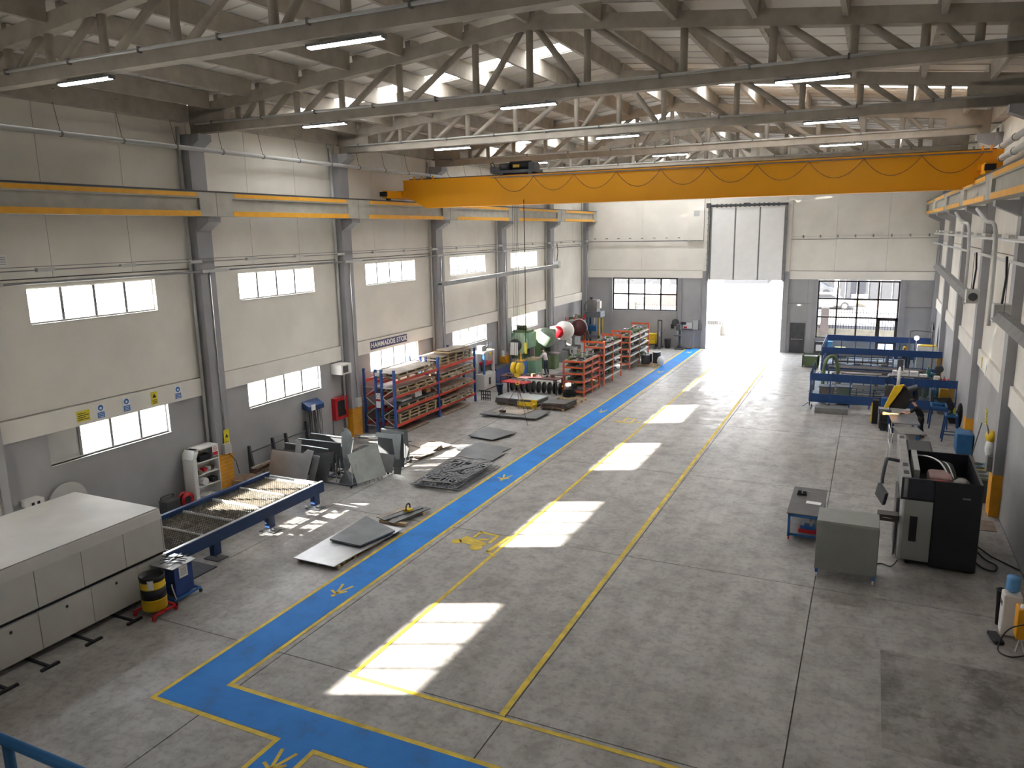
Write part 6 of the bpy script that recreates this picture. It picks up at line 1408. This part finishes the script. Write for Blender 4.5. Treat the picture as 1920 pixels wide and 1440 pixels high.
B_ = thing('jacket', 'black jacket hung on the blue stand by the right wall', 'jacket', (3.8, 36.6, .55)); MB().ball((0, 0, .45), (.12, .25, .55), 12, 8).build('jacket_body', 'cloth_black', B_, smooth=True); MB().ball((-.05, -.2, .35), (.07, .1, .4), 8, 6).build('sleeve', 'cloth_black', B_, smooth=True)
T = thing('spray_bottle', 'yellow-green bottle on the narrow blue stand', 'bottle', (3.55, 36.1, 1.152)); MB().lathe([(.05, 0), (.055, .15), (.02, .22), (.02, .27), (.0001, .27)], n=12).build('bottle', mat('limegreen', (.45, .55, .05), .4), T, smooth=True)
T = thing('tool_pile', 'dark hand tools heaped on the narrow blue stand', 'tools', (3.4, 36.0, 1.152)); MB().cyl((-.1, -.1, .03), (.1, .15, .04), .03).build('tool', 'black', T); MB().bx((0, 0, .1), (.12, .2, .08), (0, .3, .4)).build('tool', 'black', T)
m = MB(); m.prism([(3.0, 39.8, 1.05), (3.7, 39.6, 1.15), (4.0, 39.3, .5), (3.95, 39.2, 0.02), (3.7, 39.2, .02), (3.4, 39.5, .8)], (0, .05, 0)); tag(m.build('black_tarp', 'cloth_black'), 'black tarpaulin draped beside the first welding booth', 'tarpaulin')
# steel table with the grinder, second table
t_ = table((1.66, 35.75, 0), R(4), 1.05, 1.9, .88, 'blue-framed table with a steel top where the grinder works', top=mat('bright_table', (0.24, .25, .26), .4, metal=.3), leg='boothblue')
sheet('cover_sheet', [(1.15, 33.3), (2.05, 33.45), (2.35, 32.35), (1.42, 32.1)], 1.05, .03, mat('dull_cover', (.20, .19, .18), .55), 'flat grey cover sheet beyond the tube laser', 'sheet')
table((1.75, 32.8, 0), 0, .7, .8, 1.045, 'low blue table under the flat grey cover sheet', top='midgrey', leg='blue')
T = thing('white_guard_frame', 'white tubular guard frame beside the tube laser', 'frame', (1.02, 31.0, 0))
for y in (0, 1.5): MB().cyl((0, y, 0), (.0 + .1 * (y == 0), y, 1.35), .02, n=8).build('post', 'paper', T)
for z in (.75, 1.33): MB().cyl((.05, 0, z), (0, 1.5, z), .02, n=8).build('rail', 'paper', T)
T = thing('pallet_scrap', 'rusty scrap box on the floor between the tube laser and the compressor', 'box', (2.2, 32.2, 0)); B(0, 0, 0, 1.2, .7, .25).build('box', 'rust', T)
# band saw
T = thing('band_saw', 'large black band saw with an orange-yellow bow and silver mast', 'machine', (.9, 36.9, 0))
B(-.15, .2, 0, .35, 1.0, .75).build('base', 'black', T, bevel=.03); B(-.1, -.1, 0, .3, .5, .35).build('base_step', 'black', T); B(-.45, 1.1, .0, -.2, 1.5, 1.1).build('control_post', 'black', T); B(-.47, 1.08, .6, -.45, 1.4, .85).build('control_label', 'paper', T); B(-.5, 1.0, .1, -.45, 1.05, 1.0).build('warning_edge', 'yel', T)
m = MB(); m.prism([(.15, .25, .95), (.0, .25, 1.0), (.35, .25, 2.0), (.75, .25, 2.1), (.6, .25, 1.75)], (0, .12, 0)); m.build('saw_bow', 'yel', T, bevel=.03)
m = MB(); m.prism([(.2, .4, .95), (.35, .4, 1.9), (.8, .4, 2.0), (1.15, .4, 1.45), (.9, .4, .95)], (0, .4, 0)); m.build('blade_housing', 'black', T, bevel=.03)
MB().cyl((.5, .6, 1.9), (.55, 1.0, 3.0), .07, n=10).build('mast', 'paper', T, smooth=True); B(.42, .85, 2.6, .66, 1.1, 3.1).build('mast_head', 'darkgrey', T); MB().cyl((.85, .8, 1.7), (1.3, .9, 1.9), .13).build('motor', 'darkgrey', T)
B(.0, .8, 1.4, .35, 1.2, 1.9).build('valve_block', 'darkgrey', T); MB().tube([(.1, .9, 1.9), (.0, .8, 2.2), (.3, .9, 2.3), (.5, 1.0, 2.0)], .025).build('hose', 'black', T); B(-.1, 1.0, .9, .2, 1.3, 1.25).build('blue_part', 'blue', T)

# ------------------------------------------------------------------ welding booths
def booth(y, x0, x1, label, side=None):
    t = thing('welding_booth', label, 'booth', (0, y, 0))
    n = 7; st = (x1 - x0) / n
    for k in range(n + 1):
        x = x0 + k * st; B(x - .025, -.02, .12, x + .025, .03, 1.8).build('post', 'boothblue', t)
    for k in range(n):
        a = x0 + k * st + .027; b_ = x0 + (k + 1) * st - .027
        B(a, -.012, 1.42, b_, .012, 1.8).build('upper_panel', 'boothblue', t); B(a, -.012, .32, b_, .012, .76).build('lower_panel', 'boothblue', t); B(a, -.003, .762, b_, .003, 1.418).build('film_pane', 'booth_glass', t)
    for x in (x0 + .1, (x0 + x1) / 2, x1 - .1):
        MB().beam((x, -.35, .02), (x, 0, .2), .03, .03).build('foot', 'boothblue', t); MB().beam((x, .35, .02), (x, 0, .2), .03, .03).build('foot', 'boothblue', t)
    if side:
        L2 = side; m2 = 3
        for k in range(m2):
            a = .04 + k * L2 / m2; b_ = .02 + (k + 1) * L2 / m2
            B(x0 - .06, a, 1.42, x0 - .04, b_, 1.8).build('side_panel', 'boothblue', t); B(x0 - .06, a, .32, x0 - .04, b_, .76).build('side_panel', 'boothblue', t); B(x0 - .07, b_ - .03, .12, x0 - .03, b_ + .02, 1.8).build('post', 'boothblue', t); B(x0 - .053, a, .762, x0 - .047, b_ - .03, 1.418).build('film_pane', 'booth_glass', t)
        MB().beam((x0 - .35, L2, .02), (x0 - .05, L2, .25), .03, .03).build('foot', 'boothblue', t); MB().beam((x0 - .35, .1, .02), (x0 - .05, .1, .25), .03, .03).build('foot', 'boothblue', t)
    return t
booth(40.4, -2.42, 3.98, 'nearest blue screen wall of the welding booths', 4.0)
booth(49.7, -2.42, 3.98, 'middle blue screen wall of the welding booths', 5.6)
booth(55.6, -2.42, 3.75, 'farthest blue screen wall of the welding booths')
tag(MB().tube([(-2.1, 45.4, .0), (-2.1, 45.4, .1), (-2.05, 45.5, 1.3), (-1.9, 45.9, 1.75), (-1.6, 46.2, 1.75), (-1.4, 46.2, 1.2), (-1.35, 46.2, .0)], .1, 8).build('fume_hose', 'olive', smooth=True), 'thick grey-green fume hose bent over behind the nearest booth screen', 'hose')
def tube_rack(y, x0, x1, H, label, seed, ntube=9, dy=.9):
    t = thing('tube_rack', label, 'rack', (0, y, 0)); rn = random.Random(seed)
    n = 5
    for k in range(n):
        x = x0 + (x1 - x0) * k / (n - 1)
        for yy in (0, dy): B(x - .03, yy - .03, 0, x + .03, yy + .03, H).build('post', 'darkgrey', t)
        for z in (H * .45, H - .05): B(x - .03, .03, z, x + .03, dy - .03, z + .05).build('cross_arm', 'darkgrey', t)
    for yy in (0, dy):
        for z in (H * .45, H - .05): B(x0, yy - .05, z - .06, x1, yy - .031, z).build('rail', 'midgrey', t)
    out = []
    for k in range(ntube):
        z = H + .001 if k < ntube // 2 else H * .45 + .051; yk = y + .1 + (k % (ntube // 2)) * (dy - .2) / (ntube // 2 - 1); a = x0 + rn.uniform(-.1, .4); b_ = x1 - rn.uniform(-.1, .8); r = rn.uniform(.025, .05)
        tag(MB().cyl((a, yk, z + r), (b_, yk + rn.uniform(-.03, .03), z + r), r, n=8).build('steel_tube', rn.choice(['midgrey', 'steel', 'darksteel', 'rust'])), '%s tube on the %s layer of the %s' % (['nearest', 'second', 'third', 'fourth', 'fifth', 'sixth', 'seventh'][k % (ntube // 2)], 'upper' if k < ntube // 2 else 'lower', label.split(' with')[0].split(' behind')[0]), 'tube', 'tubes on the %s' % label.split(' with')[0].split(' behind')[0])
    return t
tube_rack(45.2, -1.2, 1.2, .95, 'front tube rack behind the nearest booth screen', 5)
tube_rack(47.2, -1.9, 3.3, .95, 'long middle tube rack behind the nearest booth screen', 6, 11)
tube_rack(42.2, -1.9, 1.3, .75, 'low tube rack inside the nearest booth', 7, 9)
tube_rack(52.6, -1.9, 1.6, .8, 'far tube rack inside the middle booth', 8, 9)
table((2.15, 45.2, 0), 0, 1.9, .8, 1.1, 'dark table carrying white boxes behind the nearest booth screen', low=.5)
for k, (x, y, z, w, h) in enumerate(((1.55, 45.1, 1.102, .36, .26), (1.97, 45.1, 1.102, .36, .26), (2.4, 45.1, 1.102, .4, .26), (1.75, 45.12, 1.364, .34, .24), (2.85, 45.1, 1.102, .36, .12))):
    t = thing('white_box', ['white box, left end of the row on the dark table', 'white box, second in the row on the dark table', 'white box, third in the row on the dark table', 'white box stacked on top of the row on the dark table', 'flat white box at the right end of the dark table'][k], 'box', (x, y, z)); B(-w / 2, -.15, 0, w / 2, .15, h).build('carton', 'paper', t, bevel=.005); B(-w / 2 + .05, -.153, h * .5, w / 2 - .1, -.15, h * .62).build('print_line', 'midgrey', t)
T = thing('welding_set', 'orange welding power source behind the nearest booth screen', 'machine', (2.5, 42.9, 0)); B(-.25, -.4, .15, .2, .3, 1.15).build('housing', 'darkgrey', T, bevel=.02); B(-.26, -.41, .75, .0, -.4, 1.1).build('front_panel', 'orangebase', T); B(-.2, -.415, .85, -.05, -.41, 1.0).build('label', 'paper', T); B(-.25, -.4, 1.15, .6, .3, 1.2).build('top_tray', 'orangebase', T)
for a in (-.2, .15): MB().cyl((a - .04, .2, .1), (a + .04, .2, .1), .1).build('wheel', 'black', T); MB().cyl((a - .04, -.3, .1), (a + .04, -.3, .1), .1).build('wheel', 'black', T)
for k, (x, y, mm, h, lab) in enumerate(((3.35, 42.0, 'teal', 1.5, 'dark teal gas cylinder behind the nearest booth screen'), (3.1, 45.6, 'teal', 1.5, 'dark teal gas cylinder farther inside the booths'))):
    t = thing('gas_cylinder', lab, 'cylinder', (x, y, 0)); MB().lathe([(.11, 0), (.115, .02), (.115, h * .85), (.09, h * .93), (.04, h * .97), (.04, h + .05), (.0001, h + .05)], n=16).build('cylinder', mm, t, smooth=True); B(-.03, -.03, h + .05, .03, .03, h + .12).build('valve', 'yel', t)
for k, x in enumerate((3.62, 3.86)):
    t = thing('fire_extinguisher', 'red fire extinguisher by the right wall behind the booth screen, %s' % ['left one', 'right one'][k], 'extinguisher', (x, 42.7, .9)); MB().lathe([(.09, 0), (.1, .02), (.1, .5), (.05, .58), (.025, .6), (.025, .66), (.0001, .66)], n=14).build('cylinder', 'red', t, smooth=True); B(-.03, -.06, .62, .03, .05, .7).build('valve', 'midgrey', t)
T = thing('extinguisher_stand', 'dark stand holding the red extinguishers', 'stand', (3.74, 42.7, 0)); B(-.28, -.18, .84, .28, .18, .895).build('shelf', 'darkgrey', T)
for x in (-.25, .22):
    for y in (-.15, .12): B(x, y, 0, x + .03, y + .03, .84).build('leg', 'darkgrey', T)
T = thing('white_canister', 'white plastic canister left of the red extinguishers', 'canister', (3.35, 43.2, .0)); B(-.15, -.1, 0.8, .12, .15, 1.5).build('canister', 'white', T, bevel=.04); B(-.2, -.15, 0, .2, .2, .8).build('crate', 'darkgrey', T)
T = thing('work_coats', 'dark coats hanging on the inside of the nearest booth screen', 'clothing', (2.0, 40.55, .55))
for k, x in enumerate((-.25, .25)): MB().ball((x, 0, .35), (.17, .07, .45), 10, 7).build('coat', 'cloth_black', T, smooth=True)
T = thing('drill_stand', 'small bench machine with a hand wheel inside the nearest booth', 'machine', (2.75, 41.5, 0)); B(-.2, -.2, 0, .2, .2, .7).build('pedestal', 'midgrey', T); B(-.1, -.1, .7, .1, .1, 1.3).build('column', 'olive', T); MB().lathe([(.06, -.02), (.12, -.02), (.12, .02), (.06, .02)], (.0, -.15, 1.2), n=14, axis='y').build('hand_wheel', 'chrome', T)
T = thing('orange_machine', 'orange-cased machine inside the nearest booth at the wall', 'machine', (3.55, 41.4, 0)); B(-.2, -.3, .4, .15, .3, 1.25).build('housing', 'orangebase', T, bevel=.04); B(-.2, -.3, 0, .15, .3, .4).build('base', 'midgrey', T)
for k, (x, y, mm, lab) in enumerate(((-1.7, 41.7, 'rust', 'reddish scrap bin seen through the nearest booth film'), (-.9, 41.9, 'olive', 'olive scrap bin seen through the nearest booth film'))):
    t = thing('scrap_bin', lab, 'bin', (x, y, 0)); B(-.35, -.3, .1, .35, .3, .9).build('bin_body', mm, t); B(-.38, -.33, .9, .38, .33, .95).build('rim', 'darkgrey', t)
tag(B(-2.1, 39.3, 0, -.6, 40.0, .28).build('steel_block', 'midgrey'), 'long grey steel block under the near end of the booth screen', 'block')
for k in range(14):
    x = 2.3 + .14 * (k % 7); t = tag(MB().bx((x + .4, 46.1 + .25 * (k // 7), .97 + .025 * (k % 3)), (.16, .2, .14 + .05 * (k % 3)), (0, 0, .5 * k)).build('bench_part', ('teal', 'chrome', 'rust', 'black', 'boothlight')[k % 5], bevel=.01), 'small part on the bench by the right wall, %s row, %s from the left' % (['front', 'back'][k // 7], ['first', 'second', 'third', 'fourth', 'fifth', 'sixth', 'seventh'][k % 7]), 'part', 'parts on the bench by the right wall')
table((3.15, 46.2, 0), 0, 1.3, .8, .9, 'bench by the right wall cluttered with small parts')
T = thing('cable_reel', 'round dark cable reel by the right wall among the parts', 'reel', (3.72, 47.2, 1.0)); MB().lathe([(.1, -.05), (.22, -.05), (.22, .05), (.1, .05)], (0, 0, .2), n=18, axis='y').build('reel', 'darkgrey', T, smooth=True); B(-.05, -.05, -1.0, .05, .05, .0).build('stand', 'darkgrey', T)
T = thing('white_cabinet', 'long white chest with a cluttered yellow top inside the far booth', 'cabinet', (3.38, 52.3, 0)); B(-.55, -.3, .1, .5, .3, 1.75).build('body', 'white', T); B(-.53, -.28, 1.75, .48, .28, 1.8).build('top', 'yel', T); B(-.5, -.25, 0, .45, .25, .1).build('plinth', 'darkgrey', T)
T = thing('welding_gantry', 'thin grey pipe arch over the welder', 'pipe', (0, 51.4, 0)); MB().tube([(2.35, 0, 0), (2.35, 0, 2.5), (2.45, 0, 2.72), (2.6, 0, 2.78), (3.45, 0, 2.72), (3.6, 0, 2.6), (3.65, 0, 0)], .03, 8).build('pipe', 'midgrey', T, smooth=True)
T = thing('work_lamp', 'blinding round work lamp glowing behind the welder', 'lamp', (2.8, 53.0, 2.12)); MB().ball((0, 0, 0), .13, 12, 8).build('bulb', emit_mat('arc_light', (.75, .82, 1.0), 30), T); MB().cyl((0, .1, -2.12), (0, .1, 0), .02).build('stand', 'midgrey', T)
T = thing('argon_bottle', 'slim grey bottle standing beside the welder', 'bottle', (1.2, 51.2, 0)); MB().lathe([(.09, 0), (.09, 1.3), (.03, 1.4), (.0001, 1.45)], n=12).build('cylinder', 'midgrey', T, smooth=True)
for k in range(6):
    tag(B(-1.6 + k * .5, 50.6 + .15 * (k % 2), 0, -1.25 + k * .5, 51.0, .5 + .1 * (k % 3)).build('fixture_block', ('darkgrey', 'midgrey', 'rust')[k % 3]), 'dark welding fixture inside the middle booth, %s from the left' % ['first', 'second', 'third', 'fourth', 'fifth', 'sixth', 'seventh', 'eighth', 'ninth', 'tenth'][k], 'fixture', 'welding fixtures in the middle booth')
T = thing('olive_skip', 'olive green open metal skip left of the booths', 'skip', (-3.75, 52.4, 0)); 
for a in ((0, 0, .12, 1.0, .03, .75), (0, 1.17, .12, 1.0, 1.2, .75), (0, .03, .12, .03, 1.17, .75), (.97, .03, .12, 1.0, 1.17, .75), (0.03, .03, .12, .97, 1.17, .15)): B(*a).build('wall', 'olive', T)
B(.05, .05, .15, .95, 1.15, .68).build('scrap_fill', 'midgrey', T)
for x in (0, .93):
    for y in (0, 1.13): B(x, y, 0, x + .07, y + .07, .82).build('leg', 'olive', T)
T = thing('waste_station', 'dark waste station with a light blue side by the far wall', 'bin', (-3.35, 57.9, 0)); B(0, 0, 0, .75, .45, .95).build('body', 'darkgrey', T); B(.08, -.01, .3, .45, 0, .75).build('label', 'paper', T); B(.76, 0, 0, 1.15, .45, 1.0).build('blue_bin', mat('lightblue', (.1, .35, .6), .5), T)
tag(B(-2.0, 56.9, .5, -1.3, 57.4, .75).build('yellow_case', 'yel', bevel=.02), 'yellow case behind the farthest booth screen', 'case')
tag(B(-2.1, 56.8, 0, -1.2, 57.5, .499).build('case_stand', 'midgrey'), 'grey stand under the yellow case', 'stand')
T = thing('leaning_racks', 'dark tall frames leaning on the right wall in the far corner', 'frame', (3.7, 54.0, 0))
for k in range(2): B(0 + .1 * k, k * .9, 0, .06 + .1 * k, k * .9 + .8, 2.9 - .3 * k).build('frame_panel', 'black', T)

# ------------------------------------------------------------------ gallery with the blue railing under the camera
ga = struct('trim_1', 'gallery floor behind the blue railing'); B(XL + .5, YB, 6.2, 3.5, 1.1, 6.4).build('gallery_slab', 'truss', ga)
T = thing('blue_railing', 'blue tubular railing at the lower left photo corner', 'railing', (0, 1.2, 6.4))
for z in (1.1, .92, .5): MB().cyl((-9, 0, z), (0.5, 0, z), .016, n=12).build('rail', mat('railing_blue', (.05, .22, .55), .3), T, smooth=True)
for k in range(8): MB().cyl((-8.05 + k * 1.15, 0, -.15), (-8.05 + k * 1.15, 0, 1.1), .016, n=10).build('post', 'boothlight', T, smooth=True)

# ------------------------------------------------------------------ outside
gr = struct('ground', 'pale concrete yard outside'); B(-90, -40, -.35, 60, YE + 40, -.25).build('yard', 'asphalt', gr); B(XL, YE + .25, -.25, XR, 67, -.03).build('apron', 'asphalt', gr)
rd = struct('street', 'raised street beyond the fence'); m = MB(); m.prism([(-60, 66.3, -.2), (-60, 66.3, 1.2), (-60, 78, 1.9), (-60, 110, 3.2), (-60, 110, -.2)], (90, 0, 0)); m.build('street_surface', 'streetm', rd)
T = thing('boundary_wall', 'low cream wall carrying the bar fence outside', 'wall', (0, 66.0, 0)); B(-30, 0, -.2, -11.4, .2, .95).build('wall_section', 'outcream', T); B(-4.6, 0, -.2, 12, .2, .95).build('wall_section', 'outcream', T); B(-3.5, -.15, -.2, -2.9, .3, 2.6).build('pier', 'pinkwall', T); B(-19.6, -.15, -.2, -18.9, .3, 2.7).build('pier', 'pinkwall', T)
for nm, x0, x1, lab in (('left', -24.0, -11.4, 'dark bar fence seen through the left far window'), ('right', -4.6, 4.6, 'dark bar fence seen through the right far window')):
    T = thing('bar_fence', lab, 'fence', (0, 66.08, .95)); n = int((x1 - x0) / .2)
    for k in range(n): B(x0 + k * .2, 0, 0, x0 + k * .2 + .045, .03, 1.6).build('fence_bar', 'fence', T)
    for z in (.2, 1.3): B(x0, .031, z, x1, .05, z + .04).build('fence_rail', 'fence', T)
T = thing('parked_car', 'white saloon car parked on the street, seen through the right window', 'car', (-5.5, 74.0, 1.72))
m = MB(); m.prism([(0, 0, .3), (0, 0, .8), (.3, 0, .92), (3.3, 0, .90), (4.2, 0, .72), (4.4, 0, .5), (4.4, 0, .3)], (0, 1.75, 0)); m.build('body', 'carwhite', T, bevel=.06)
m = MB(); m.prism([(.5, .12, .9), (1.1, .2, 1.38), (2.4, .2, 1.4), (3.3, .12, .9)], (0, 1.5, 0)); m.build('cabin', 'carwhite', T, bevel=.05); m = MB(); m.prism([(.8, .1, .94), (1.2, .14, 1.3), (2.3, .14, 1.32), (3.0, .1, .94)], (0, .03, 0)); m.build('side_window', 'black', T)
for x in (.85, 3.5): MB().lathe([(.0001, -.1), (.34, -.1), (.34, .1), (.0001, .1)], (x, .05, .32), n=20, axis='y').build('wheel', 'black', T); MB().lathe([(.0001, -.115), (.2, -.115), (.2, -.1), (.0001, -.1)], (x, .05, .32), n=14, axis='y').build('hub_cap', 'lightgrey', T)
T = thing('dark_car', 'dark car farther up the street in the right window', 'car', (-7.5, 84.0, 2.1)); m = MB(); m.prism([(0, 0, .3), (0, 0, .8), (.7, 0, .9), (1.3, 0, 1.4), (2.8, 0, 1.4), (3.6, 0, .9), (4.3, 0, .7), (4.3, 0, .3)], (0, 1.7, 0)); m.build('body', 'darkgrey', T, bevel=.05)
for x in (.8, 3.4): MB().lathe([(.0001, -.1), (.33, -.1), (.33, .1), (.0001, .1)], (x, .05, .33), n=16, axis='y').build('wheel', 'black', T)
T = thing('grey_building', 'dark grey panelled building across the street', 'building', (-2.6, 79.0, 0)); B(0, 0, 1.5, 16, 10, 9).build('facade', 'facade', T)
for k in range(12): B(.4 + k * 1.0, -.05, 1.9, .46 + k * 1.0, 0, 8.5).build('panel_rib', 'midgrey', T)
B(-.5, -1.0, 1.2, -.1, -.6, 5.5).build('white_post', 'paper', T); B(1.0, -.1, 2.3, 2.4, 0, 2.7).build('number_plate', 'paper', T)
B(-.4, -3.0, 1.3, 16, -2.8, 2.35).build('low_wall', 'outcream', T)
T = thing('grey_building', 'dark grey building block left of the white post', 'building', (-10.6, 90.0, 0)); B(3.4, 0, 2, 8.5, 8, 9).build('facade', 'facade', T)
T = thing('sloping_wall', 'pinkish retaining wall rising across the left far window', 'wall', (0, 74.0, 0)); m = MB(); m.prism([(-22, 0, 0), (-22, 0, 2.2), (-17.5, 0, 2.9), (-15.2, 0, 3.6), (-15.2, 0, 0)], (0, .4, 0)); m.build('wall_body', 'pinkwall', T)
T = thing('grey_building', 'grey house beyond the pinkish wall', 'building', (-30, 92.0, 2)); B(0, 0, 0, 9, 8, 8).build('facade', 'facade', T); B(14, 2, 0, 19, 9, 7).build('annexe', 'facade', T)
for k in range(3): B(1.5 + k * 2.4, -.06, 3.5, 2.7 + k * 2.4, 0, 5.2).build('window', 'black', T)
rr = random.Random(5)
for k, (x, y, h) in enumerate(((-25.5, 80, 7), (-20.5, 84, 6.5), (-30.5, 78, 6))):
    T = thing('tree', 'pale leafy tree beyond the fence, %s one in the left far window' % ['middle', 'right', 'left'][k], 'tree', (x, y, 1.5)); MB().tube([(0, 0, 0), (.1, 0, h * .3), (-.1, .1, h * .6), (.2, 0, h * .9)], .12, 8).build('trunk', 'ply', T)
    for q in range(4): MB().tube([(0, 0, h * (.3 + .12 * q)), (rr.uniform(-1, 1), rr.uniform(-.5, .5), h * (.45 + .12 * q)), (rr.uniform(-1.8, 1.8), rr.uniform(-1, 1), h * (.6 + .12 * q))], .04, 5).build('branch', 'ply', T)
    m = MB()
    for q in range(700):
        a = Vector((rr.gauss(0, 1), rr.gauss(0, .8), rr.gauss(0, .9))); c = (a.x * 1.1, a.y * 1.1, h * .65 + a.z * h * .17); m.bx(c, (.16, .01, .1), (rr.uniform(0, 3), rr.uniform(0, 3), rr.uniform(0, 3)))
    tag(m.build('foliage', 'leaf', T), kind='stuff')
